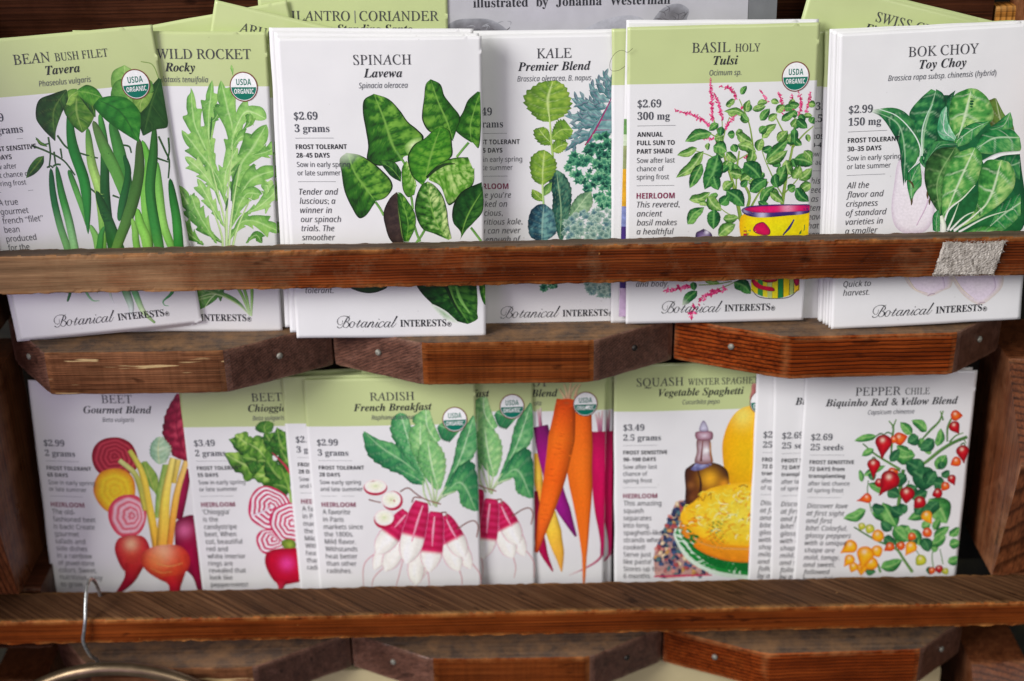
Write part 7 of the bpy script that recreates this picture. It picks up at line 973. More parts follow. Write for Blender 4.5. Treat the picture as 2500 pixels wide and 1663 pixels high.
    # drooping outer leaf
    p.leaf([(620, 1150), (606, 1040), (590, 900), (540, 800), (480, 720), (420, 690)], [(625, 1100), (622, 900), (580, 760), (430, 682)], [(628, 1130), (700, 990), (722, 900), (690, 780), (640, 700), (560, 664), (430, 676)], D, nv=5, k=-.5, amp=.3, vw=.07, lump=1.3, vein=.9, con=1.1, fade=((226, 232, 220), .9, 1.02))
    p.stroke([(470, 672), (580, 715), (680, 820), (722, 910), (715, 980), (650, 1060)], [5, 7, 9, 6], [(206, 224, 206), (226, 236, 226)], streak=0)
    p.leaf([(660, 1230), (640, 1130), (650, 1060), (720, 1000)], [(670, 1260), (668, 1120), (720, 1005)], [(685, 1180), (730, 1140), (722, 1000)], A, nv=5)
    for q in ([(650, 1110), (672, 1130), (682, 1160)], [(672, 1220), (668, 1265)], [(765, 1180), (768, 1225)], [(782, 1220), (778, 1262)]): p.stroke(q, [6, 14, 5], [(86, 70, 44)]*2, n=8, m=5)
    p.frame(FRAMES['bok_low'])
    for x0, x1, yb, tip in ((1560, 1870, 440, (1730, 445)), (1872, 2212, 480, (2068, 505))):
        p.blob([(x0, 300), (x0+30, 380), (x0+110, yb-12), tip, (x1-60, yb-30), (x1, 380), (x1-5, 300)], [(0, (226, 214, 224)), (.75, (222, 208, 222)), (1, (212, 200, 190))], noise=.04)
        p.stroke([(x0+10, 310), (x0+70, 400), (x0+150, yb-14)], [7, 10, 4], [(226, 214, 186), (222, 206, 196)], streak=0); p.stroke([(x1-60, 310), (x1-50, 390), (x1-90, yb-40)], [10, 8, 3], [(204, 184, 206), (214, 196, 214)], streak=0)
        p.stroke([(tip[0]-20, tip[1]), (tip[0], tip[1]-14), (tip[0]+30, tip[1]-16)], 5, [(176, 150, 170)]*2, n=8, m=3)
    return p
def pic_bean():
    p = Picture(13).frame(FRAMES['bean'])
    D = ((18, 52, 18), (34, 90, 30), (84, 140, 50), (150, 176, 70)); G = ((20, 84, 24), (36, 120, 36), (78, 158, 56), (24, 80, 28))
    p.leaf([(720, 600), (690, 520), (700, 440), (770, 400)], [(800, 640), (780, 520), (770, 400)], [(960, 560), (900, 480), (770, 400)], ((90, 150, 60), (128, 176, 84), (168, 200, 120), (190, 214, 140)), nv=4)
    p.stroke([(870, 380), (940, 400), (985, 500)], 5, [(120, 150, 70)]*2)
    B = [((880, 860), (920, 1000), (895, 1200), (925, 1520), [44, 50, 46, 52], [(92, 170, 60), (130, 200, 84), (70, 140, 50)]), ((545, 780), (572, 1000), (622, 1190), (645, 1520), [42, 56, 58, 40], [(60, 130, 50), (170, 212, 110), (120, 180, 74), (90, 160, 60)]), ((620, 690), (650, 900), (655, 1200), (695, 1520), [44, 52, 60, 54], [(70, 150, 56), (34, 92, 40), (26, 80, 36), (60, 130, 52)]),
         ((320, 1030), (335, 1200), (375, 1380), (420, 1520), [34, 42, 44, 46], [(18, 84, 44), (28, 110, 52), (120, 180, 110), (96, 160, 90)]), ((355, 1015), (385, 1180), (430, 1350), (465, 1520), [30, 46, 50, 50], [(26, 96, 44), (60, 150, 60), (150, 206, 140), (110, 180, 70)]), ((430, 1040), (480, 1180), (530, 1330), (545, 1400), [34, 38, 34, 20], [(40, 116, 48), (100, 176, 80), (70, 140, 60)]),
         ((560, 1380), (590, 1440), (600, 1470), (610, 1520), [30, 44, 46, 46], [(120, 184, 90), (150, 206, 110)]), ((850, 1280), (870, 1380), (900, 1450), (915, 1520), [40, 60, 60, 56], [(120, 196, 70), (150, 214, 96), (90, 170, 60)]), ((970, 990), (985, 1200), (1010, 1380), (1060, 1520), [36, 54, 54, 46], [(96, 170, 70), (150, 212, 100), (84, 170, 60)]),
         ((600, 1170), (655, 1310), (700, 1420), (740, 1520), [40, 62, 62, 60], [(30, 84, 34), (40, 104, 42), (66, 140, 60)]), ((690, 740), (740, 930), (785, 1130), (800, 1330), [56, 74, 72, 44], [(50, 116, 46), (70, 140, 60), (60, 126, 54), (80, 150, 60)]), ((580, 740), (650, 910), (735, 1090), (800, 1310), [42, 74, 68, 24], [(84, 110, 60), (90, 150, 66), (96, 160, 70), (70, 140, 60)]),
         ((770, 950), (795, 1060), (760, 1250), (740, 1360), [30, 40, 50, 40], [(26, 90, 40), (40, 110, 50)]), ((862, 850), (862, 1050), (825, 1240), (725, 1520), [48, 66, 72, 60], [(70, 90, 50), (66, 112, 48), (84, 134, 56), (140, 190, 90)]), ((955, 760), (950, 930), (930, 1180), (985, 1520), [34, 62, 62, 62], [(50, 100, 40), (50, 120, 50), (56, 140, 60), (110, 180, 80)]),
         ((430, 640), (452, 880), (530, 1130), (550, 1440), [32, 66, 66, 20], [(40, 110, 44), (30, 120, 44), (44, 140, 54), (40, 120, 50)]), ((1050, 1100), (1070, 1230), (1090, 1350), (1105, 1520), [36, 52, 58, 60], [(20, 92, 36), (60, 150, 60), (30, 120, 44)]), ((650, 1390), (630, 1440), (625, 1480), (620, 1520), [26, 40, 44, 44], [(60, 140, 60), (80, 156, 70)]), ((820, 1340), (838, 1420), (842, 1470), (850, 1520), [28, 42, 44, 44], [(140, 200, 90), (110, 180, 70)])]
    for q in ([(205, 893), (300, 930), (400, 985), (470, 1075)], [(230, 850), (270, 885), (310, 880)], [(360, 830), (420, 905), (520, 945), (610, 970)], [(305, 840), (318, 940), (310, 1030)], [(340, 930), (350, 1010)], [(980, 840), (1020, 930), (1045, 990), (1040, 1100)], [(1040, 850), (1045, 930), (1035, 990)], [(960, 970), (1040, 1000)], [(740, 890), (800, 900), (815, 940)], [(700, 1200), (740, 1215)], [(530, 1130), (580, 1170), (600, 1190)], [(380, 910), (390, 970)]): p.stroke(q, [12, 11, 9], [(56, 92, 44), (40, 84, 40)], n=16, m=3)
    for b in B:
        q = [list(a) for a in b[:4]]
        if q[3][1] > 1500: d = np.array(q[3], float)-np.array(q[2], float); q.append(list(np.array(q[3])+d/np.linalg.norm(d)*210))
        p.stroke(q, b[4]+[b[4][-1]*.8] if len(q) > 4 else b[4], b[5], n=44, shade=.5, streak=.2, round_=True)
    p.sleaf((278, 955), (168, 1094), 62, D, nv=5, vein=.3); p.sleaf((300, 900), (225, 840), 20, D, n=10); p.stroke([(296, 1028), (320, 1018), (335, 1030)], 10, [(40, 80, 36)]*2, n=8, m=3); p.stroke([(335, 1020), (358, 1008), (382, 1010)], 12, [(40, 90, 36)]*2, n=8, m=3)
    p.leaf([(980, 480), (905, 570), (862, 680), (868, 780), (885, 835)], [(990, 490), (930, 660), (890, 832)], [(1000, 480), (1015, 600), (1035, 780), (960, 800), (892, 834)], ((20, 48, 22), (32, 74, 32), (54, 100, 44), (70, 110, 50)), nv=4, con=.7)
    p.leaf([(690, 640), (690, 560), (720, 500), (800, 470)], [(800, 690), (800, 570), (830, 480)], [(950, 560), (935, 500), (850, 470)], ((60, 124, 44), (96, 156, 66), (140, 186, 96), (160, 196, 110)), nv=4)
    p.leaf([(820, 600), (830, 680), (880, 690)], [(900, 580), (870, 640), (870, 692)], [(950, 570), (920, 640), (872, 692)], ((80, 130, 50), (120, 160, 70), (150, 186, 90), (180, 200, 120)), nv=3)
    p.leaf([(470, 575), (405, 620), (400, 680), (455, 770), (510, 815)], [(480, 575), (478, 690), (515, 810)], [(490, 575), (560, 600), (590, 690), (560, 770), (515, 815)], ((30, 78, 20), (64, 116, 34), (118, 160, 60), (170, 196, 110)), nv=5, vein=.4)
    p.leaf([(500, 600), (560, 680), (590, 720)], [(490, 570), (560, 620), (592, 718)], [(480, 555), (580, 560), (596, 715)], D, nv=3)
    p.leaf([(490, 545), (540, 520), (600, 545), (640, 600)], [(480, 560), (560, 570), (640, 600)], [(480, 580), (560, 640), (600, 650), (640, 605)], ((32, 90, 24), (56, 130, 34), (110, 170, 60), (140, 186, 90)), nv=4)
    p.leaf([(410, 590), (420, 560), (450, 545), (480, 545)], [(415, 640), (440, 590), (485, 560)], [(440, 650), (470, 620), (490, 570)], ((70, 130, 40), (110, 160, 60), (160, 196, 90), (180, 200, 120)), nv=3)
    p.leaf([(410, 548), (330, 575), (245, 615), (228, 720), (270, 790), (345, 865)], [(415, 550), (340, 680), (347, 862)], [(418, 550), (425, 610), (385, 700), (352, 800), (349, 863)], ((20, 46, 16), (34, 76, 28), (70, 116, 44), (120, 150, 70)), nv=5, vein=.35, con=1.1)
    p.leaf([(600, 620), (582, 650), (640, 720), (700, 770), (780, 825), (855, 872)], [(610, 610), (750, 690), (856, 870)], [(620, 600), (700, 588), (790, 605), (862, 680), (872, 760), (860, 870)], G, nv=5, vein=.6, side=.15, con=.9, vw=.05)
    p.frame(FRAMES['bean_low'])
    W_ = (232, 232, 236)
    p.stroke([(500, 330), (485, 430), (465, 492)], [26, 22, 16], [(60, 130, 60), (46, 110, 60)], round_=True); p.stroke([(570, 330), (600, 430), (640, 482), (685, 484)], [20, 20, 14, 5], [(110, 180, 90), (120, 190, 130), (170, 210, 170)]); p.stroke([(740, 330), (760, 440), (782, 505)], [22, 18, 5], [(150, 200, 120), W_])
    p.stroke([(840, 330), (875, 440), (900, 520), (900, 600)], [64, 58, 46, 20], [(90, 160, 70), (110, 170, 110), (186, 204, 190), W_]); p.stroke([(890, 330), (935, 440), (985, 560), (1062, 640)], [50, 44, 36, 14], [(100, 170, 80), (110, 180, 120), (196, 216, 170), (110, 150, 80)]); p.stroke([(1200, 330), (1180, 430), (1120, 490), (1128, 516), (1158, 522)], [36, 30, 20, 10, 4], [(80, 160, 80), (60, 140, 80), (130, 186, 140)]); p.stroke([(700, 330), (670, 430)], [10, 4], [(150, 200, 130)]*2, n=8, m=3)
    return p
def pic_rocket():
    p = Picture(17).frame(FRAMES['rocket'])
    A = ((70, 128, 56), (122, 180, 84), (170, 212, 118), (196, 226, 156)); B = ((92, 152, 70), (146, 198, 104), (190, 222, 140), (210, 232, 170)); D = ((40, 96, 34), (84, 146, 60), (140, 190, 90), (190, 216, 150))
    def lob(M, w, pal, lobes=4, swing=.55, seed=0, **k):     # deeply lobed leaf: half-widths swing in and out
        M = curve(M, 24); T = np.gradient(M, axis=0); T /= np.linalg.norm(T, axis=1)[:, None]; Nn = np.c_[T[:, 1], -T[:, 0]]; t = np.linspace(0, 1, 24); rs = np.random.RandomState(seed)
        out = []
        for sg in (1, -1):
            ph = rs.rand(); saw = ((t*lobes+ph) % 1.); pr = np.interp(t, [0, .15, .45, .8, 1], [.1, .28, .8, .95, .0])*w
            hw = pr*(1-swing+swing*saw**1.3); out.append(M+Nn*(sg*hw)[:, None]+T*(hw*.5*saw)[:, None])
        p.leaf(out[0], M, out[1], pal, n=72, m=7, nv=lobes, k=-.6, vein=.5, edge=.2, amp=.3, vw=.05, **k)
    lob([(1440, 470), (1436, 440), (1428, 400)], 12, A, 2)
    lob([(1380, 1500), (1250, 1400), (1100, 1140)], 74, D, 4, seed=2); lob([(1260, 1510), (1170, 1440), (1105, 1345)], 70, D, 3, seed=3)
    lob([(1640, 1320), (1660, 1200), (1636, 1110)], 60, B, 3, seed=21); lob([(1500, 1330), (1620, 1260), (1745, 1140)], 60, B, 3, seed=22)
    lob([(1330, 1080), (1290, 800), (1312, 495)], 66, A, 4, seed=4); lob([(1300, 760), (1340, 720), (1365, 640)], 44, D, 3, seed=41)
    lob([(1360, 1260), (1290, 960), (1205, 760), (1180, 540)], 74, A, 5, seed=5)
    lob([(1400, 1100), (1440, 820), (1400, 640), (1366, 495)], 92, A, 3, seed=6); lob([(1430, 860), (1520, 690), (1645, 735)], 84, B, 3, seed=7, side=.2)
    lob([(1440, 900), (1500, 840), (1560, 880)], 60, A, 3, seed=71); lob([(1500, 800), (1540, 760), (1545, 700)], 40, D, 2, seed=72)
    lob([(1440, 1300), (1490, 1020), (1570, 900), (1645, 770)], 118, A, 4, seed=8); lob([(1560, 960), (1640, 940), (1705, 910)], 60, A, 3, seed=81)
    lob([(1400, 1270), (1350, 1100), (1230, 930), (1125, 800)], 74, A, 4, seed=9); lob([(1360, 1210), (1250, 1060), (1145, 965)], 60, B, 4, seed=10)
    lob([(1390, 1200), (1400, 1050), (1470, 910)], 70, B, 3, seed=101); lob([(1420, 1400), (1540, 1120), (1725, 1045)], 86, A, 4, seed=11)
    lob([(1400, 1500), (1520, 1360), (1745, 1440)], 72, A, 4, seed=12); lob([(1430, 1400), (1520, 1200), (1620, 1200)], 66, A, 3, seed=121)
    lob([(1340, 1500), (1230, 1320), (1180, 1195)], 64, A, 4, seed=13); lob([(1390, 1400), (1330, 1300), (1220, 1100)], 56, B, 4, seed=131)
    lob([(1520, 1500), (1580, 1450), (1620, 1500)], 40, D, 2, seed=14)
    for q in ([(1400, 1600), (1395, 1400), (1350, 1200), (1290, 960)], [(1410, 1600), (1430, 1350), (1480, 1020)], [(1380, 1600), (1370, 1450), (1300, 1250)], [(1420, 1600), (1470, 1400), (1560, 1200)], [(1400, 1500), (1405, 1250), (1440, 900)]): p.stroke(q, [16, 12, 5], [(196, 222, 160), (176, 208, 130)], streak=.05)
    for q in ([(1430, 1240), (1440, 1120), (1480, 1010)], [(1395, 1300), (1410, 1220)], [(1310, 720), (1300, 860)]): p.stroke(q, [6, 14, 5], [(50, 96, 50), (70, 120, 60)], n=14, m=5)
    p.frame(FRAMES['rocket_low'])
    st = [(150, 190, 110), (200, 222, 170)]
    lob([(1560, 300), (1480, 440), (1310, 490)], 80, D, 3, seed=30)
    p.leaf([(1300, 330), (1420, 400), (1560, 440), (1650, 500), (1705, 580)], [(1300, 380), (1480, 440), (1640, 520), (1712, 590)], [(1300, 500), (1420, 455), (1580, 470), (1680, 560), (1712, 594)], D, nv=6, k=-.6, vein=.7, fade=((210, 226, 196), .75, 1.1))
    p.stroke([(1340, 470), (1470, 440), (1620, 505), (1715, 590)], [8, 12, 9, 6], st, streak=.05); p.stroke([(1400, 540), (1440, 480), (1480, 440)], [4, 10, 8], st, n=12)
    for q in ([(1590, 330), (1660, 450), (1712, 588)], [(1650, 330), (1690, 460), (1716, 590)], [(1725, 330), (1728, 460), (1722, 595)]): p.stroke(q, [26, 20, 12], [(96, 156, 66), (130, 180, 90), (186, 210, 160)])
    return p
def pic_beet():
    p = Picture(19).frame(FRAMES['beet'])
    p.leaf([(1180, 640), (1100, 600), (1040, 470), (1060, 330), (1125, 215)], [(1200, 640), (1130, 440), (1140, 215)], [(1220, 640), (1200, 400), (1150, 205)], ((104, 10, 36), (150, 22, 56), (196, 66, 90), (110, 10, 40)), nv=7, jag=.14, jn=10, con=1.2)
    p.leaf([(1000, 650), (960, 600), (965, 530), (1000, 490)], [(1020, 660), (1010, 570), (1020, 485)], [(1060, 650), (1095, 560), (1040, 485)], ((110, 160, 130), (160, 194, 160), (206, 220, 190), (214, 214, 150)), nv=5, jag=.2)
    p.stroke([(1195, 690), (1170, 850), (1140, 1010)], [60, 56, 50], [(130, 6, 50), (150, 16, 66), (120, 8, 50)])
    p.blob([(1120, 1040), (1160, 1000), (1240, 990), (1270, 1200), (1290, 1400), (1300, 1480), (1270, 1480), (1230, 1380), (1140, 1280)], [(0, (160, 6, 60)), (.7, (136, 6, 52)), (1, (100, 4, 40))], hl=[(1180, 1080, 46, (226, 110, 160), .8)])
    rr = lambda a, b, n: [(i/(2*n), a if i % 2 else b) for i in range(2*n)]+[(1, a)]
    p.blob([(590, 600), (612, 535), (665, 497), (740, 486), (800, 500), (850, 540), (885, 640), (860, 700), (760, 730), (660, 725), (610, 680)], rr((136, 14, 34), (196, 62, 76), 5), rings=34, m=34, ctr=(735, 605), noise=.1)
    p.leaf([(1000, 850), (930, 760), (900, 650)], [(1000, 860), (960, 750), (920, 640)], [(1005, 850), (1010, 740), (940, 640)], ((80, 130, 50), (120, 160, 60), (170, 190, 90), (200, 190, 110)), nv=5); p.leaf([(990, 1000), (1000, 850), (1040, 660)], [(1010, 1000), (1030, 820), (1060, 660)], [(1030, 980), (1060, 840), (1080, 660)], ((96, 140, 60), (140, 176, 80), (180, 200, 110), (210, 200, 120)), nv=5)
    p.blob([(602, 830), (612, 760), (650, 705), (720, 684), (790, 690), (850, 740), (868, 820), (850, 900), (790, 960), (700, 960), (640, 910)], [(i/8, (244, 206, 40) if i % 2 else (232, 184, 30)) for i in range(7)]+[(.92, (224, 150, 30)), (1, (206, 110, 36))], rings=30, m=30, ctr=(740, 822), noise=.07)
    p.blob([(695, 985), (705, 920), (750, 870), (810, 850), (880, 860), (930, 920), (935, 1010), (900, 1090), (840, 1120), (770, 1112), (720, 1060)], rr((214, 70, 92), (246, 200, 210), 4)[:-1]+[(1, (206, 60, 84))], rings=30, m=30, ctr=(850, 985), noise=.1)
    p.blob([(736, 1190), (760, 1130), (830, 1110), (920, 1120), (960, 1200), (940, 1290), (880, 1340), (800, 1340), (756, 1270)], [(0, (214, 70, 50)), (.7, (200, 48, 50)), (1, (160, 24, 40))], hl=[(840, 1165, 42, (244, 190, 150), .85)], lit=(0, 1, -.2))
    p.stroke([(860, 1300), (830, 1390), (755, 1480)], [120, 66, 26], [(190, 40, 40), (150, 10, 40), (140, 6, 44)])
    for q, w, c in (([(830, 570), (905, 700), (955, 920), (1005, 1190)], [30, 44, 50, 56], [(190, 190, 80), (226, 196, 70), (236, 200, 70), (226, 160, 50)]), ([(765, 632), (870, 730), (930, 950)], [30, 36, 30], [(206, 206, 130), (176, 180, 80), (196, 180, 70)]), ([(1105, 620), (1062, 850), (1040, 1180)], [38, 60, 84], [(226, 206, 110), (236, 206, 80), (230, 170, 60)]), ([(1190, 640), (1130, 850), (1085, 1170)], [34, 44, 40], [(226, 190, 110), (236, 180, 70), (220, 130, 50)]), ([(1140, 630), (1110, 780)], [36, 30], [(220, 196, 100), (200, 170, 60)])): p.stroke(q, w, c, streak=.2, hl=.2)
    p.blob([(898, 1270), (920, 1215), (990, 1182), (1080, 1172), (1160, 1185), (1208, 1240), (1212, 1310), (1170, 1370), (1130, 1420), (1090, 1420), (1030, 1400), (940, 1340)], [(0, (226, 86, 44)), (.7, (214, 66, 38)), (1, (176, 34, 36))], hl=[(1040, 1215, 70, (248, 190, 150), .8), (1000, 1270, 60, (240, 140, 70), .6)], lit=(0, 1, -.25), noise=.25)
    p.stroke([(1110, 1370), (1118, 1430), (1112, 1500)], [150, 76, 60], [(196, 40, 36), (186, 20, 40), (170, 10, 44)])
    p.stroke([(1000, 1290), (1080, 1310), (1170, 1290)], [4, 7, 3], [(244, 160, 90)]*2, n=12, m=3); p.stroke([(960, 1320), (1030, 1350), (1100, 1345)], [3, 6, 3], [(240, 150, 80)]*2, n=12, m=3)
    return p
def pic_chioggia():
    p = Picture(23).frame(FRAMES['chioggia'])
    A = ((36, 84, 22), (84, 140, 44), (160, 196, 90), (190, 214, 130)); D = ((24, 66, 24), (48, 110, 36), (110, 160, 60), (160, 190, 100))
    p.leaf([(560, 455), (530, 430), (560, 390), (600, 380)], [(600, 460), (590, 420), (610, 382)], [(640, 450), (650, 400), (615, 380)], D, nv=3, jag=.2)
    for b in ((640, 700, 330, 590, 150), (640, 560, 360, 500, 120), (700, 600, 590, 450, 130), (760, 620, 670, 420, 130), (650, 640, 440, 610, 160), (740, 760, 520, 740, 150), (760, 800, 600, 620, 130), (760, 830, 640, 790, 100), (770, 700, 690, 560, 110), (520, 560, 400, 470, 110), (600, 620, 480, 520, 110)): p.sleaf(b[:2], b[2:4], b[4], A if p.rs.rand() > .4 else D, nv=5, jag=.16, jn=6, con=1.4, wob=.4, n=30, m=7)
    p.stroke([(640, 580), (720, 660), (760, 720)], [8, 14, 18], [(150, 60, 70), (196, 40, 70)]); p.stroke([(700, 680), (745, 800), (765, 900)], [12, 16, 20], [(110, 150, 60), (140, 180, 80)])
    rr = lambda n, e: [((i+o)/(2*n), (196, 12, 84) if i % 2 else (250, 232, 240)) for i in range(2*n) for o in (.12, .88)]+[(1, e)]
    p.blob([(540, 1120), (570, 1080), (640, 1075), (710, 1120), (720, 1180), (640, 1220), (590, 1225), (550, 1180)], rr(4, (190, 16, 84)), rings=30, m=30, ctr=(660, 1130), noise=.1)
    p.blob([(488, 960), (498, 880), (540, 815), (600, 795), (680, 820), (745, 880), (760, 960), (720, 1050), (640, 1080), (560, 1050), (505, 1010)], rr(5, (196, 16, 88)), rings=38, m=38, ctr=(640, 925), noise=.1)
    p.stroke([(510, 985), (570, 965), (640, 925)], [10, 12, 5], [(246, 216, 228)]*2, n=14, m=3)
    p.blob([(622, 1030), (640, 960), (700, 915), (780, 905), (850, 960), (870, 1060), (840, 1160), (760, 1170), (680, 1130)], rr(5, (206, 20, 96)), rings=38, m=38, ctr=(770, 1030), noise=.1)
    p.blob([(700, 1150), (740, 1130), (790, 1150), (780, 1200), (720, 1190)], [(0, (150, 170, 60)), (1, (90, 120, 40))], noise=.4)
    p.blob([(596, 1290), (606, 1220), (660, 1195), (740, 1190), (830, 1195), (880, 1290), (850, 1390), (760, 1420), (700, 1425), (650, 1400)], [(0, (206, 10, 56)), (.75, (190, 8, 44)), (1, (150, 6, 40))], hl=[(735, 1288, 44, (236, 70, 160), .8)], noise=.1)
    p.stroke([(700, 1400), (695, 1440), (670, 1500)], [80, 26, 8], [(186, 8, 44), (200, 60, 90)])
    return p
def pic_radish():
    p = Picture(29).frame(FRAMES['radish'])
    A = ((40, 116, 70), (78, 156, 94), (150, 204, 140), (196, 224, 184)); D = ((26, 100, 66), (52, 134, 80), (110, 180, 110), (170, 210, 160)); B = ((70, 140, 80), (120, 184, 110), (180, 216, 150), (210, 230, 190))
    kw = dict(jag=.12, jn=9, vein=.6, con=1.15)
    p.leaf([(930, 520), (850, 440), (800, 370), (860, 320)], [(960, 520), (900, 420), (890, 310)], [(985, 500), (940, 400), (915, 320)], B, nv=5, **kw)
    p.leaf([(960, 430), (990, 500), (1040, 520)], [(970, 410), (1060, 440), (1130, 420)], [(1000, 390), (1080, 390), (1140, 380)], D, nv=4, **kw)
    p.leaf([(880, 770), (780, 740), (640, 690), (520, 600), (485, 470)], [(890, 760), (760, 650), (620, 560), (495, 450)], [(880, 740), (760, 600), (690, 530), (590, 500), (495, 447)], D, nv=7, **kw)
    p.leaf([(870, 790), (800, 780), (740, 730), (690, 690)], [(880, 780), (800, 730), (700, 680)], [(880, 760), (820, 700), (700, 670)], D, nv=4, **kw)
    p.leaf([(870, 740), (760, 620), (700, 540), (660, 440), (680, 360), (725, 330)], [(880, 750), (800, 560), (725, 330)], [(890, 740), (830, 560), (800, 440), (770, 350), (725, 330)], A, nv=8, **kw)
    p.leaf([(900, 740), (800, 580), (780, 450), (850, 385)], [(920, 740), (860, 560), (855, 388)], [(930, 700), (920, 520), (900, 430), (860, 385)], B, nv=7, **kw)
    p.leaf([(1000, 820), (1060, 650), (1100, 480), (1190, 350)], [(1010, 830), (1100, 640), (1195, 360)], [(1020, 830), (1130, 700), (1215, 560), (1200, 355)], A, nv=9, **kw)
    p.leaf([(1000, 830), (1090, 680), (1180, 640), (1220, 760), (1225, 965)], [(995, 850), (1110, 780), (1210, 960)], [(1000, 870), (1090, 830), (1115, 920), (1200, 965)], D, nv=6, **kw)
    p.leaf([(950, 820), (870, 720), (835, 640), (850, 540), (900, 505)], [(970, 820), (930, 680), (900, 505)], [(985, 810), (1015, 700), (1010, 600), (960, 520), (900, 505)], B, nv=8, **kw)
    for q in ([(880, 740), (910, 830), (940, 920)], [(920, 730), (935, 820), (945, 910)], [(970, 780), (955, 850), (950, 930)], [(1020, 800), (975, 870), (955, 930)], [(870, 760), (880, 850), (920, 920)], [(1080, 830), (1000, 860), (960, 900)]): p.stroke(q, [10, 12, 10], [(150, 190, 130), (196, 214, 170), (150, 170, 120)])
    WH = (240, 234, 226)
    tails = ([(600, 1200), (500, 1290), (490, 1450)], [(650, 1290), (560, 1380), (540, 1470)], [(745, 1260), (720, 1360), (690, 1470)], [(820, 1380), (830, 1470)], [(900, 1330), (910, 1420), (905, 1480)], [(1090, 1300), (1120, 1400), (1110, 1470)], [(1130, 1240), (1230, 1360), (1240, 1470)])
    for q in tails: p.stroke(q, [7, 6, 3], [(226, 170, 180), (200, 130, 130)], n=18, m=3)
    def root(a, b, w, c=.55, cols=((176, 14, 66), (206, 40, 96))):
        PR = [.6, .8, .92, .98, 1.02, 1.08, 1.1, 1.1, 1.05, .92, .64, .14]; a = np.array(a, float); b = np.array(b, float); n = int(8*c); d = b-a
        p.stroke([a, a+d*.5, b], np.array(PR)*w, [(210, 110, 150)]*2, n=40, shade=.1, streak=0)
        p.stroke([a, a+d*.5, b], np.array(PR)*w*.95, [cols[0], cols[1]]+[cols[int(i % 2)] for i in range(n*2)]+[WH]*(18-2*n-2), n=60, shade=.3, hl=-.15, streak=.14)
    root((720, 1010), (560, 1330), 92, .3); root((1030, 1040), (1175, 1330), 90, .3); root((900, 1000), (850, 1400), 96, .3)
    root((770, 1060), (630, 1340), 110, .15); root((830, 1160), (825, 1430), 100, .2); root((1000, 1120), (1100, 1340), 104, .2)
    root((770, 960), (575, 1230), 124, .62); root((1000, 990), (1135, 1255), 118, .6); root((955, 960), (910, 1345), 130, .65); root((862, 895), (765, 1290), 140, .62)
    for q in ([(870, 920), (840, 1010), (800, 1150)], [(945, 990), (935, 1090), (930, 1180)], [(1020, 1010), (1060, 1090), (1090, 1140)], [(760, 980), (690, 1060)]): p.stroke(q, [8, 16, 6], [(240, 170, 190), (236, 140, 170)], n=14, m=5)
    for x, y, rx, ry, dx, dy in ((568, 800, 76, 50, 0, 8), (672, 885, 66, 62, 10, 6), (624, 1000, 66, 60, 0, 10)):
        p.disc(x+dx*.5, y+dy*.8, rx, ry, [(0, (190, 20, 70)), (1, (176, 14, 62))], n=40, m=4)
        p.disc(x-dx*.4, y-dy*.4, rx*.94, ry*.86, [(0, (206, 220, 170)), (.3, (232, 232, 206)), (.85, (240, 238, 228)), (1, (230, 200, 206))], n=40, m=8, noise=.04)
    for q in ([(725, 832), (775, 808), (820, 840), (880, 878), (985, 912)], [(800, 900), (815, 868), (860, 872)], [(525, 882), (560, 892), (602, 900)], [(1090, 1072), (1160, 1030), (1200, 1025), (1222, 1060), (1212, 1130)], [(985, 968), (1015, 965), (1025, 1000)]): p.stroke(q, [9, 8, 8], [(128, 84, 78), (150, 104, 96)], n=24, m=5)
    return p
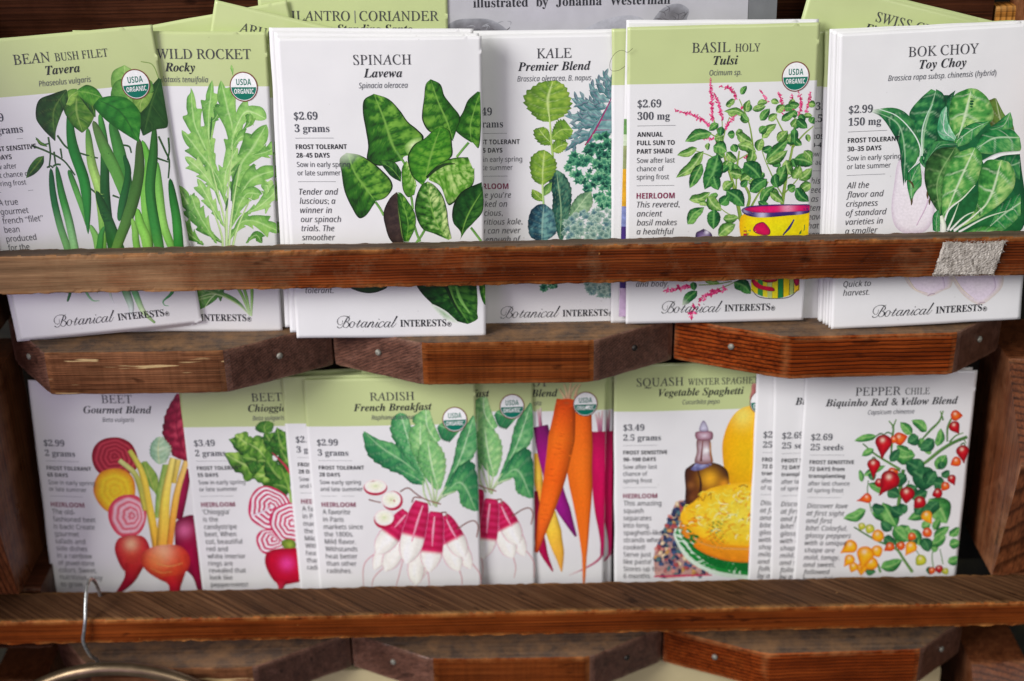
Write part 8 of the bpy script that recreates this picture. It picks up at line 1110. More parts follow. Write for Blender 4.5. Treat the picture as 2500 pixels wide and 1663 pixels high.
def pic_carrot():
    p = Picture(31).frame(FRAMES['carrot'])
    for q in ([(700, 150), (665, 200), (650, 265)], [(620, 150), (635, 200), (640, 265)], [(590, 180), (620, 230), (635, 268)], [(665, 130), (655, 200), (648, 262)], [(725, 150), (700, 190), (690, 240)]): p.stroke(q, [14, 18, 22], [(206, 190, 140), (222, 196, 150), (210, 150, 120)], n=14, m=5)
    for q in ([(470, 300), (468, 360), (472, 430)], [(450, 310), (462, 370), (470, 430)], [(840, 330), (846, 400), (850, 470)], [(865, 320), (858, 400), (852, 470)], [(820, 340), (838, 410), (848, 470)], [(905, 290), (900, 380), (905, 450)]): p.stroke(q, [12, 16, 22], [(214, 196, 190), (190, 130, 150), (150, 60, 110)], n=14, m=5)
    kw = dict(n=44, shade=.5, hl=-.2, streak=.22)
    p.stroke([(435, 590), (455, 760), (470, 900)], [50, 60, 30], [(240, 180, 60), (244, 190, 70), (226, 130, 40)], **kw)
    p.stroke([(470, 415), (500, 560), (570, 830), (640, 1000), (695, 1120)], [94, 112, 106, 86, 14], [(110, 20, 90), (150, 14, 116), (160, 16, 126), (140, 20, 120), (110, 16, 90)], **kw)
    p.stroke([(420, 830), (450, 1060), (490, 1220), (548, 1342)], [60, 80, 60, 10], [(150, 10, 50), (176, 10, 66), (160, 8, 70)], **kw)
    p.stroke([(530, 960), (560, 1120), (590, 1240), (604, 1345)], [70, 100, 70, 8], [(244, 200, 80), (240, 190, 60), (236, 176, 60), (220, 150, 60)], **kw)
    p.stroke([(850, 455), (850, 700), (850, 950), (868, 1150), (860, 1250)], [104, 122, 92, 52, 20], [(150, 10, 60), (196, 10, 84), (206, 8, 84), (180, 10, 76), (160, 20, 80)], **kw)
    p.stroke([(868, 1200), (850, 1260), (780, 1312), (650, 1370)], [16, 14, 10, 3], [(160, 20, 80), (190, 90, 120), (220, 190, 190)], n=20, m=5)
    p.stroke([(725, 330), (715, 620), (735, 900), (748, 1180), (748, 1330), (744, 1480)], [140, 176, 150, 84, 30, 10], [(236, 96, 20), (240, 112, 24), (238, 108, 20), (230, 110, 30), (206, 110, 50)], **kw)
    p.stroke([(632, 248), (605, 480), (555, 760), (495, 1000), (440, 1220)], [120, 172, 142, 96, 24], [(222, 70, 16), (240, 108, 22), (236, 96, 16), (232, 104, 24), (200, 70, 30)], round_=False, **kw)
    p.disc(637, 270, 66, 28, [(0, (196, 90, 40)), (.4, (214, 70, 16)), (1, (228, 84, 20))], n=30, m=5)
    for i in range(46):
        b = p.rs.rand(); x = 632-190*b**1.4+p.rs.randn()*32*(1-b*.6); y = 270+900*b; p.stroke([(x-16, y), (x+16, y+4)], [2, 4, 2], [(226, 84, 16)]*2, n=5, m=3)
    return p
def pic_squash():
    p = Picture(37).frame(FRAMES['squash'])
    p.blob([(764, 560), (790, 430), (850, 330), (930, 290), (1040, 300), (1130, 420), (1150, 620), (1100, 840), (900, 860), (800, 760)], [(0, (246, 190, 20)), (.7, (240, 176, 14)), (1, (226, 160, 20))], ctr=(930, 600), hl=[(900, 350, 70, (252, 226, 110), .8)], lit=(0, 1, -.15), noise=.1)
    p.blob([(470, 900), (530, 890), (560, 960), (540, 1100), (600, 1260), (660, 1350), (520, 1380), (350, 1380), (330, 1300), (340, 1190), (420, 1040)], [(0, (110, 96, 110)), (1, (196, 150, 140))], noise=.5, ns=14.)
    CL = [(164, 74, 76), (62, 84, 122), (196, 146, 84), (76, 110, 116), (48, 54, 86), (204, 132, 122), (220, 196, 160)]
    for i in range(170):
        y = 900+470*p.rs.rand(); x0 = np.interp(y, [900, 1050, 1190, 1370], [480, 410, 340, 340]); x1 = np.interp(y, [900, 1100, 1250, 1370], [545, 470, 560, 700]); x = x0+(x1-x0)*p.rs.rand(); a = p.rs.rand()*3
        p.stroke([(x, y), (x+22*math.cos(a), y+22*math.sin(a))], [26, 40, 22], [CL[(0, 1, 4, 4, 1, 2, 3, 5, 6, 0, 4)[p.rs.randint(11)]]]*2, n=6, m=4)
    p.stroke([(330, 1376), (500, 1372), (700, 1366)], [10, 14, 8], [(206, 60, 100)]*2, n=14, m=3)
    p.blob([(600, 645), (560, 668), (528, 695), (530, 800), (545, 930), (800, 935), (808, 800), (800, 705), (760, 665), (700, 645), (650, 640)], [(0, (120, 62, 24)), (.65, (92, 46, 22)), (1, (52, 28, 24))], noise=.25, hl=[(685, 750, 56, (252, 172, 36), .95), (775, 785, 32, (244, 156, 36), .9), (565, 790, 22, (150, 92, 44), .8), (575, 870, 20, (130, 76, 36), .7)])
    p.leaf([(560, 690), (590, 700), (640, 690)], [(580, 670), (640, 672), (690, 665)], [(600, 648), (650, 645), (700, 655)], ((70, 66, 110), (110, 112, 160), (170, 174, 206), (190, 190, 220)), nv=2, vein=.2, edge=.2)
    p.stroke([(610, 700), (628, 780), (612, 900)], [8, 16, 8], [(58, 30, 24)]*2, n=14, m=5)
    p.blob([(606, 500), (684, 500), (690, 580), (700, 648), (592, 648), (602, 580)], [(0, (214, 200, 206)), (.55, (186, 160, 168)), (1, (112, 64, 60))], noise=.2, hl=[(664, 570, 20, (244, 240, 244), .9)])
    p.stroke([(640, 508), (636, 560), (628, 640)], [6, 10, 14], [(130, 72, 70), (104, 56, 56)], n=12, m=5); p.stroke([(690, 520), (690, 580), (700, 640)], [6, 10, 14], [(200, 140, 70), (140, 80, 50)], n=10, m=5)
    p.blob([(594, 456), (645, 446), (700, 452), (700, 498), (645, 506), (600, 498)], [(0, (206, 190, 202)), (.6, (170, 130, 146)), (1, (110, 62, 72))], noise=.2); p.blob([(620, 444), (630, 396), (645, 380), (660, 394), (674, 444)], [(0, (206, 204, 222)), (.7, (170, 164, 186)), (1, (120, 104, 130))], noise=.15)
    for c, dx, dy in (((206, 224, 206), 0, 26), ((20, 130, 50), 12, 0), ((10, 104, 40), 46, -26)): p.blob([(452+dx, 1100+dy*.3), (470+dx, 1060), (560, 1000), (1250, 1000), (1250, 1390+dy*.4), (900, 1366+dy), (700, 1330+dy), (540+dx, 1240+dy)], [(0, c), (1, c)], noise=.12, ctr=(900, 1150))
    p.blob([(497, 1030), (520, 1120), (640, 1220), (800, 1275), (1000, 1288), (1250, 1280), (1250, 1000), (800, 960)], [(0, (236, 160, 30)), (.9, (232, 140, 24)), (1, (214, 110, 24))], ctr=(900, 1130), lit=(0, 1, -.1))
    p.stroke([(500, 1050), (560, 1120), (700, 1180), (900, 1200), (1200, 1198)], [8, 10, 8], [(226, 150, 50), (236, 180, 110)], n=30, m=3)
    p.blob([(497, 1010), (510, 950), (590, 890), (650, 830), (740, 796), (860, 776), (1000, 770), (1250, 800), (1250, 1190), (900, 1180), (700, 1150), (560, 1080)], [(0, (248, 214, 70)), (.8, (244, 196, 40)), (1, (236, 176, 30))], ctr=(880, 1000), noise=.25, ns=16.)
    for i in range(260):
        x = 520+720*p.rs.rand(); y = 800+350*p.rs.rand()
        if ((x-890)/365)**2+((y-965)/165)**2 > .98: continue
        a = p.rs.rand()*PI; l = 18+22*p.rs.rand(); d = np.array([math.cos(a), math.sin(a)*.6])*l; m = np.array([x, y])
        p.stroke([m-d, m+np.array([-d[1], d[0]])*.5, m+d], [5, 8, 5], [[(255, 244, 170), (252, 226, 96), (222, 146, 26), (246, 204, 60)][p.rs.randint(4)]]*2, n=10, m=3, shade=.25)
    for q in ([(608, 886), (625, 862), (640, 890), (660, 850)], [(672, 860), (690, 840), (692, 880)], [(870, 800), (900, 790), (930, 805)]): p.stroke(q, 6, [(150, 90, 20), (176, 120, 30)], n=12, m=3)
    p.blob([(960, 150), (950, 200), (942, 250), (1000, 260), (1010, 160)], [(0, (176, 90, 96)), (1, (190, 130, 120))], noise=.2)
    return p
def pic_pepper():
    p = Picture(41).frame(FRAMES['pepper'])
    A = ((28, 92, 44), (62, 142, 66), (140, 196, 110), (170, 210, 130)); D = ((14, 62, 44), (30, 96, 58), (76, 142, 86), (110, 170, 110))
    st = [(70, 116, 56), (104, 146, 74)]
    for q, w in (([(1415, 488), (1330, 520), (1250, 565), (1130, 655), (1050, 690)], [20, 22, 18]), ([(1005, 690), (990, 760), (975, 900), (950, 1020)], [22, 28, 14]), ([(745, 525), (820, 590), (900, 640), (985, 690)], [8, 14, 16]), ([(925, 600), (935, 480), (940, 420), (912, 382)], [10, 16, 8]), ([(935, 430), (960, 372)], [12, 6]), ([(1110, 515), (1180, 440), (1235, 385), (1260, 320)], [10, 16, 8]), ([(1285, 515), (1290, 420), (1340, 325)], [10, 14, 8]), ([(1260, 380), (1242, 320)], [12, 6]), ([(1300, 520), (1340, 480), (1390, 462)], [12, 6]), ([(688, 1055), (760, 1100), (840, 1145), (960, 1200), (1010, 1270), (1065, 1350)], [9, 13, 16, 20]), ([(960, 1190), (955, 1130)], [14, 10]), ([(780, 760), (775, 830), (800, 960)], [6, 8]), ([(1080, 1200), (1110, 1250), (1090, 1290)], [6, 5]), ([(1210, 1130), (1190, 1250), (1200, 1330)], [5, 8]), ([(1240, 1200), (1260, 1300)], [5, 7]), ([(840, 1290), (860, 1350)], [12, 16]), ([(1040, 760), (1030, 810)], [7, 5]), ([(1390, 500), (1410, 530)], [8, 5])): p.stroke(q, w, st, n=24, m=5)
    def pep(x, y, r, tx, ty, c):
        a = {'r': ((206, 24, 36), (180, 10, 30), (120, 8, 24)), 'o': ((236, 120, 30), (220, 84, 26), (190, 50, 24)), 'y': ((250, 190, 40), (246, 166, 24), (220, 120, 24)), 'g': ((206, 206, 70), (190, 190, 50), (140, 150, 40))}[c]
        d = np.array([tx-x, ty-y], float); L = np.linalg.norm(d); d /= L; n = np.array([-d[1], d[0]]); c0 = np.array([x, y])
        p.blob([c0-d*r*.95, c0-d*r*.6+n*r*.8, c0+n*r, c0+d*r*.6+n*r*.72, c0+d*(r+(L-r)*.4)+n*r*.25, c0+d*L, c0+d*(r+(L-r)*.4)-n*r*.25, c0+d*r*.6-n*r*.72, c0-n*r, c0-d*r*.6-n*r*.8], [(0, a[0]), (.6, a[1]), (1, a[2])], n=40, m=9, ctr=(x, y), hl=[(x-r*.1, y-r*.3, r*.26, (255, 214, 190), .9), (x+r*.3, y+r*.1, r*.3, a[0], .6)], noise=.12)
    for b in ((835, 478, 690, 508, 46), (815, 560, 738, 604, 44), (1060, 470, 985, 390, 60), (1155, 450, 1058, 378, 62), (1220, 545, 1245, 430, 56), (1080, 600, 930, 590, 96), (1150, 560, 1110, 490, 60), (1180, 560, 1140, 580, 60), (1215, 690, 1280, 600, 80), (1040, 580, 960, 540, 60), (740, 770, 725, 690, 34), (750, 730, 890, 665, 44), (880, 830, 780, 780, 60), (1170, 880, 1285, 1040, 150), (765, 945, 620, 1002, 68), (940, 1010, 800, 965, 100), (1030, 1010, 1260, 918, 66), (960, 1060, 870, 900, 100), (1040, 1050, 960, 1160, 110), (940, 1060, 1040, 1150, 90), (1060, 1070, 1110, 1180, 70), (1120, 1060, 1180, 1040, 60), (860, 1320, 1000, 1270, 78), (1200, 1130, 1300, 1060, 60), (1190, 1180, 1280, 1120, 64), (1300, 1180, 1370, 1160, 66), (1300, 1120, 1365, 1065, 54), (1200, 1080, 1240, 1010, 50), (1290, 1290, 1375, 1260, 60), (1230, 1200, 1180, 1190, 54)): p.sleaf(b[:2], b[2:4], b[4], A, nv=4, vein=.5, side=.4 if p.rs.rand() > .5 else -.4)
    for b in ((1100, 480, 1030, 520, 76), (1200, 500, 1110, 570, 80), (1130, 720, 1020, 640, 120), (1200, 790, 1060, 700, 150), (1150, 790, 1210, 700, 100), (1200, 770, 1270, 790, 90), (900, 830, 980, 860, 80), (1060, 880, 1160, 830, 80), (800, 930, 890, 940, 70), (980, 960, 1030, 920, 70), (1130, 1130, 1170, 1220, 80), (780, 740, 830, 720, 50), (1260, 690, 1240, 640, 50), (880, 1120, 960, 1170, 70), (760, 1330, 830, 1345, 50), (1150, 1340, 1210, 1330, 50), (1020, 720, 940, 800, 84), (960, 760, 890, 700, 60), (1090, 800, 1010, 860, 80), (1000, 980, 920, 930, 80), (1080, 980, 1150, 900, 76), (930, 1080, 860, 1020, 64), (1230, 900, 1160, 980, 76), (1040, 1180, 1100, 1130, 60), (1250, 740, 1300, 700, 50), (920, 640, 980, 560, 56)): p.sleaf(b[:2], b[2:4], b[4], D, nv=4, vein=.4)
    for a in ((1340, 350, 34, 1385, 352, 'o'), (1332, 420, 36, 1362, 468, 'r'), (980, 494, 40, 1030, 480, 'o'), (945, 500, 24, 930, 520, 'o'), (1385, 580, 42, 1395, 660, 'r'), (1345, 645, 32, 1308, 665, 'o'), (1315, 755, 28, 1335, 798, 'r'), (1275, 800, 28, 1250, 830, 'o'), (1225, 845, 32, 1190, 860, 'r'), (772, 872, 32, 704, 890, 'o'), (850, 775, 30, 830, 790, 'r'), (935, 710, 34, 970, 700, 'o'), (878, 520, 54, 866, 628, 'r'), (815, 660, 42, 812, 755, 'r'), (918, 755, 62, 848, 858, 'r'), (1028, 845, 48, 1020, 908, 'r'), (1110, 900, 40, 1072, 936, 'r'), (1155, 990, 36, 1188, 1042, 'y'), (1158, 1096, 32, 1130, 1110, 'o'), (1060, 1120, 26, 1040, 1140, 'o'), (1055, 1188, 38, 1018, 1244, 'y'), (990, 1180, 28, 960, 1170, 'o'), (920, 1185, 30, 880, 1210, 'o'), (738, 1050, 24, 730, 1075, 'g'), (790, 1066, 30, 775, 1095, 'g'), (1118, 1272, 36, 1090, 1304, 'g'), (842, 1112, 40, 810, 1130, 'y'), (668, 1180, 44, 602, 1224, 'y'), (835, 1210, 38, 850, 1250, 'y'), (662, 1265, 34, 626, 1312, 'y'), (800, 1290, 44, 760, 1320, 'y'), (688, 1312, 30, 672, 1350, 'y'), (740, 1320, 34, 735, 1370, 'y'), (762, 1232, 56, 735, 1345, 'y'), (1235, 1330, 26, 1240, 1360, 'r'), (1190, 1340, 22, 1180, 1365, 'o'), (1275, 1345, 22, 1290, 1365, 'g')): pep(*a)
    for q in ([(830, 478), (860, 462), (885, 470)], [(940, 470), (905, 455), (880, 470)], [(800, 630), (815, 612), (830, 625)], [(945, 690), (965, 690), (985, 705)], [(1020, 800), (1030, 790), (1040, 805)], [(1370, 540), (1390, 528), (1405, 545)]): p.stroke(q, [6, 10, 6], [(60, 110, 50)]*2, n=8, m=3)
    return p
def pic_strip():                                         # the narrow slip of painting seen along one edge
    p = Picture(43).frame(FRAMES['whiteb'])
    p.grid(np.stack([np.stack([np.full(4, x), np.linspace(a, b, 4)], -1) for x in (104, 126)], 0), np.tile(ink((120, 170, 80)), (2, 4, 1))) if False else None
    for y0, y1, c in ((735, 830, (110, 160, 90)), (830, 900, (206, 220, 190)), (900, 1045, (150, 160, 110)), (1045, 1275, (222, 168, 40)), (1275, 1400, (130, 140, 190)), (1400, 1780, (70, 48, 120)), (1780, 2050, (196, 170, 200))):
        ys = np.linspace(y0, y1, 12); G = np.stack([np.stack([np.full(12, x), ys], -1) for x in np.linspace(60, 190, 4)], 0); C = np.tile(ink(c), (4, 12, 1))*(1+.7*(fbm(G[..., 0]/9, G[..., 1]/16)-.5))[..., None]
        p.grid(G, C)
    return p
HOOP = [(-.2085+.078*math.sin(a), -.0385, -.2480+.078*math.cos(a)) for a in np.linspace(0, 2*PI, 24, endpoint=False)]
CARDS = [(-.1142, -.02, 0., -.2055, .004, 'tan card edge under the notch between the left and middle blocks of the lower shelf'),
         (.046, .2325, 0., -.2030, .012, 'long tan card with a rounded right corner under the right end of the lower shelf')]
FIBRE_PTS = [(0.05683, 0.0111, 0.13368), (0.05519, 0.01097, 0.13225), (0.05408, 0.01094, 0.13191), (0.05297, 0.01101, 0.13266), (0.05076, 0.01101, 0.1327), (0.04819, 0.01084, 0.13074), (0.04656, 0.01052, 0.12711), (0.04714, 0.01025, 0.12397), (0.05047, 0.01024, 0.12391), (0.05341, 0.0104, 0.12569)]
# ------------------------------------------------------------------ the rack
WOOD = dict(
    rail=make_wood('rail_wood', (0.05127, 0.008489, 0.001438), (0.1692, 0.03396, 0.00671), (0.3384, 0.08961, 0.02109), lines=(.75, 230., 'Z'), grey=((.37, .22, .11), -.085, -.2), worn=(.46, .19, .05), blot=.6),
    ledge=make_wood('ledge_wood', (0.08383, 0.01372, 0.001742), (0.1863, 0.03771, 0.005226), (0.2795, 0.06856, 0.01133), lines=(.2, 160., 'Z'), worn=(.55, .23, .06), blot=.6, offset=(3, 0, 0)),
    sawn=make_wood('sawn_ledge_top_wood', (.042, .018, .008), (.1, .046, .021), (.19, .098, .047), lines=(.42, 105., 'Y'), rot=(0, 0, R(38)), worn=(.45, .22, .07), blot=.5, rough=.55),
    block_a=make_wood('weathered_block_wood', (0.0625, 0.01875, 0.0075), (0.2125, 0.085, 0.0375), (0.4, 0.1875, 0.09375), lines=(.35, 260., 'Z'), streak=(.6, .42, .2), worn=(.3, .13, .05), blot=.75, cross=.35, offset=(1, .2, .4)),
    block_b=make_wood('orange_block_wood', (0.06864, 0.01373, 0.002831), (0.1973, 0.04462, 0.00755), (0.3089, 0.09011, 0.02076), lines=(.4, 260., 'Z'), worn=(.45, .17, .05), blot=.6, cross=.35, offset=(5, .7, .1)),
    block_c=make_wood('red_striped_block_wood', (0.0664, 0.00996, 0.001826), (0.2213, 0.03763, 0.004869), (0.3209, 0.07194, 0.01217), lines=(1., 150., 'Z'), worn=(.5, .2, .07), blot=.45, offset=(9, .3, .9)),
    top=make_wood('shelf_top_wood', (.055, .036, .026), (.12, .082, .06), (.19, .135, .1), lines=(.1, 90., 'Y'), worn=(.34, .18, .08), blot=.4, rough=.5),
    end=make_wood('end_grain_wood', (0.055, 0.022, 0.0143), (0.1375, 0.0583, 0.0374), (0.231, 0.11, 0.077), lines=(.45, 240., 'Z'), rot=(0, R(32), R(40)), worn=(.34, .18, .12), blot=.5, rough=.36, spec=.4),
    cheek=make_wood('cheek_wood', (0.05, 0.013, 0.005), (0.15, 0.044, 0.015), (0.24, 0.083, 0.03), lines=(.7, 130., 'RX'), rot=(0, R(90), 0), worn=(.38, .17, .08), blot=.5, rough=.33, offset=(0, .35, .2), spec=.3),
    board=make_wood('back_board_wood', (.025, .007, .003), (.075, .023, .01), (.13, .047, .021), lines=(.5, 200., 'Z'), worn=(.22, .13, .08), blot=.75, rough=.5),
    honey=make_wood('honey_wood', (.2, .065, .012), (.5, .21, .04), (.75, .38, .09), lines=(.7, 110., 'X'), rot=(0, 0, 0), worn=(.7, .4, .14), blot=.3),
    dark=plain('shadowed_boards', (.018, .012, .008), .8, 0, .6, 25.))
def prism(name, prof, x0, x1, mat, parent, dx=.003, chip=.0005, top_mat=None, seed=0, bev=.0009):
    """board along x from a polygon profile [(y,z)], edges eased and chipped"""
    P = np.array(prof, float); n = len(P); ring = []; wear = []
    for i in range(n):
        a = P[i-1]-P[i]; b = P[(i+1) % n]-P[i]; a = a/np.linalg.norm(a); b = b/np.linalg.norm(b)
        for q, wv in ((P[i]+a*bev*3.2, .0), (P[i]+a*bev, .75), (P[i]+(a+b)*bev*.3, 1.), (P[i]+b*bev, .75), (P[i]+b*bev*3.2, .0)): ring.append((*q, *(a+b)*.5)); wear.append(wv)
    ring = np.array(ring); wear = np.array(wear); m = len(ring); xs = np.linspace(x0, x1, max(2, int((x1-x0)/dx))); nx = len(xs)
    V = np.zeros((nx, m, 3)); V[:, :, 0] = xs[:, None]; V[:, :, 1:] = ring[None, :, :2]
    X, K = np.meshgrid(xs, np.arange(m), indexing='ij'); cid = (K+2)//5
    d = chip*wear[None]*np.clip(fbm(X*260+cid*7.3+seed*3, cid*5.1+seed)*2.4-.75, 0, 1.3)*1.6+chip*.5*(fbm(X*700+cid*3.1, cid*2.+seed)-.5)*wear[None]
    V[:, :, 1:] += ring[None, :, 2:]*d[..., None]
    idx = np.arange(nx*m).reshape(nx, m); nxt = np.roll(idx, -1, 1)
    F = np.stack([idx[:-1], idx[1:], nxt[1:], nxt[:-1]], -1).reshape(-1, 4).tolist(); F += [idx[0].tolist(), idx[-1][::-1].tolist()]
    mats = [mat]+([top_mat] if top_mat else [])
    me = mesh(name, V.reshape(-1, 3), F, mats); at = me.attributes.new('wear', 'FLOAT', 'POINT'); at.data.foreach_set('value', np.tile(wear, nx).astype(np.float32))
    if top_mat:
        for p in me.polygons:
            if p.normal.z > .8 or p.normal.z < -.8: p.material_index = 1
    o = link(name, me, parent); fixn(me); return o
def fixn(me):
    bm = bmesh.new(); bm.from_mesh(me); bmesh.ops.recalc_face_normals(bm, faces=bm.faces); bm.to_mesh(me); bm.free(); me.update()
def block(name, outl, z0, z1, mats, parent, seed=0, bev=.0007):
    """shelf block: plan outline [(x,y)] extruded, long edges cut to ~3 mm and eased; slots: front, top, slanted ends"""
    P = np.array(outl, float); pts = []; nrm = []; tag = []
    area2 = sum(P[i-1][0]*P[i][1]-P[i][0]*P[i-1][1] for i in range(len(P))); sg = 1 if area2 > 0 else -1
    for i in range(len(P)):
        a, b = P[i], P[(i+1) % len(P)]; L = np.linalg.norm(b-a); k = max(1, int(L/.003)); t = (b-a)/L; nn = np.array([t[1], -t[0]])*sg
        p0 = P[i-1]; t0 = (a-p0)/np.linalg.norm(a-p0); n0 = np.array([t0[1], -t0[0]])*sg
        for j in range(k):
            pts.append(a+(b-a)*j/k); nrm.append((nn+n0)/2 if j == 0 else nn)
            tag.append(0 if nn[1] < -.9 else 2)
    pts = np.array(pts); nrm = np.array(nrm); m = len(pts); H = z1-z0
    lev = [(0, 1.), (.0006/H, .25), (.003/H, 0), (.25, 0), (.5, 0), (.75, 0), (1-.003/H, 0), (1-.0006/H, .25), (1, 1.)]
    V = []; wear = []
    for li, (f, ins) in enumerate(lev):
        z = z0+f*H; s = np.arange(m)
        ch = fbm(s*.9+seed*11.3+li*.2, np.full(m, seed*2.7+(li > 4)*9)); d = ins*bev*(.6+1.3*ch)+.0003*(ch-.5)
        corner = np.where(np.linalg.norm(nrm, axis=1) < .99, 1., 0.); d = d+corner*.0007
        for q in range(m): V.append((pts[q, 0]-nrm[q, 0]*d[q], pts[q, 1]-nrm[q, 1]*d[q], z-(0 if f < 1 else .0002*ch[q]))); wear.append(min(1., (1. if ins > .1 else 0.)+corner[q]*.7))
    nl = len(lev); F = []; mi = []
    for l in range(nl-1):
        for q in range(m): F.append((l*m+q, l*m+(q+1) % m, (l+1)*m+(q+1) % m, (l+1)*m+q)); mi.append(tag[q])
    F.append(tuple(range(m))[::-1]); mi.append(1); F.append(tuple((nl-1)*m+q for q in range(m))); mi.append(1)
    me = mesh(name, V, F, mats); me.polygons.foreach_set('material_index', mi); at = me.attributes.new('wear', 'FLOAT', 'POINT'); at.data.foreach_set('value', np.array(wear, np.float32))
    fixn(me); return link(name, me, parent)
NAIL = plain('nail_metal', (.26, .25, .21), .6, .3, .5, 900.); HOLE = plain('dark_nail_metal', (.05, .045, .04), .5, .8, .4, 900.)
def nail(parent, p, n, r, mat):
    n = Vector(n).normalized(); q = n.to_track_quat('Z', 'Y').to_matrix(); V = []; F = []
    for k, (rr, h) in enumerate(((1., -.0004), (1., .0004), (.8, .0008), (.45, .00105))):
        for a in range(16): V.append(Vector(p)+q @ Vector((r*rr*math.cos(a*PI/8), r*rr*math.sin(a*PI/8), h)))
    V.append(Vector(p)+n*.0011)
    for k in range(3):
        for a in range(16): F.append((k*16+a, k*16+(a+1) % 16, (k+1)*16+(a+1) % 16, (k+1)*16+a))
    for a in range(16): F.append((48+a, 48+(a+1) % 16, 64))
    link('nail', mesh('nail', V, F, mat, True), parent)

rack = empty('seed_rack'); prop(rack, 'worn dark red-brown wooden rack of two tiers holding upright rows of seed packets', 'rack')
X0, X1 = -.2495, .2445
B1 = [(X0-.012, .05), (X0, .0186), (-.2222, -.0165), (-.1368, -.0178), (-.0886, .0095), (-.0886, .05)]
B2 = [(-.0884, .05), (-.0884, .0095), (-.0432, -.0138), (.0391, -.0143), (.0795, .0085), (.0795, .05)]
B3 = [(.0797, .05), (.0797, .0085), (.1306, -.0147), (.2123, -.0134), (.2425, .012), (.2425, .05)]
for tier, (dy, zt) in enumerate(((0, 0.), (-.0128, -.178))):
    for j, (outl, fm) in enumerate(((B1, 'block_a'), (B2, 'block_b'), (B3, 'block_c'))):
        sh_ = [(x+(-.0015 if tier else 0), y+dy) for x, y in outl]
        b = block('shelf_block', sh_, zt-.0226, zt, [WOOD[fm], WOOD['top'], WOOD['end']], rack, seed=j+3*tier)
        for i0, i1, f, mt in ((1, 2, .52, NAIL), (3, 4, .5, HOLE if j == 1 else NAIL)):
            if j > 0 and i0 == 1: i0, i1 = 1, 2
            a = Vector((*sh_[i0], 0)); c = Vector((*sh_[i1], 0)); t = (c-a).normalized(); n = Vector((t.y, -t.x, 0)); n = n if n.y < 0 else -n
            if tier == 0 or j != 0: nail(b, a.lerp(c, f)+Vector((0, 0, zt-.0098))+n*.0001, n, .0016, mt)
rail = prism('front_rail', [(-.0172, .0307), (-.0172, .0503), (-.0082, .0503), (-.0082, .0307)], -.29, .29, WOOD['rail'], rack, dx=.0016, chip=.0007, top_mat=WOOD['top'], seed=2)
ledge = prism('front_rail', [(-.0402, -.1530), (-.0402, -.1382), (-.0152, -.1382), (-.0152, -.1530)], -.29, .285, WOOD['ledge'], rack, dx=.0018, chip=.0006, top_mat=WOOD['sawn'], seed=5)
for name, x0, x1 in (('side_cheek', -.285, -.2562), ('side_cheek', .2449, .275)):
    prism(name, [(.05, -.0232), (.004, -.0232), (-.0325, -.063), (-.0185, -.1378), (.05, -.1378)], x0, x1, WOOD['cheek'], rack, dx=.004, chip=.0006, seed=8)
    prism(name, [(.037, -.2012), (-.0088, -.2012), (-.0453, -.241), (-.031, -.315), (.037, -.315)], x0, x1, WOOD['cheek'], rack, dx=.004, chip=.0006, seed=10)
    prism(name, [(.062, .0506), (-.006, .0506), (-.020, .114), (.02, .152), (.062, .152)], x0-.003, x1+.006, WOOD['cheek'], rack, dx=.004, chip=.0006, seed=9)
prism('side_panel', [(-.012, -.1775), (-.012, -.1386), (.037, -.1386), (.037, -.1775)], -.285, -.2475, WOOD['board'], rack, dx=.006, seed=15)
prism('side_panel', [(.002, .0004), (.002, .0300), (.05, .0300), (.05, .0004)], -.285, -.2505, WOOD['board'], rack, dx=.006, seed=11)
prism('added_shade_board', [(-.085, -.26), (-.085, .2), (.062, .2), (.062, -.26)], -.33, -.312, WOOD['board'], rack, dx=.006, seed=16)  # no real rack part: unseen board added to shade the left packets
prism('back_board', [(.052, .0003), (.052, .27), (.064, .27), (.064, .0003)], -.33, .231, WOOD['board'], rack, dx=.005, seed=12, bev=.0018, chip=.001)
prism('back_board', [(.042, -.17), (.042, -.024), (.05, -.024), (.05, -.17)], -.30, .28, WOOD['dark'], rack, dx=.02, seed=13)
prism('corner_post', [(.052, .0508), (.052, .1395), (.063, .1395), (.063, .0508)], .2325, .2505, WOOD['honey'], rack, dx=.004, seed=14)
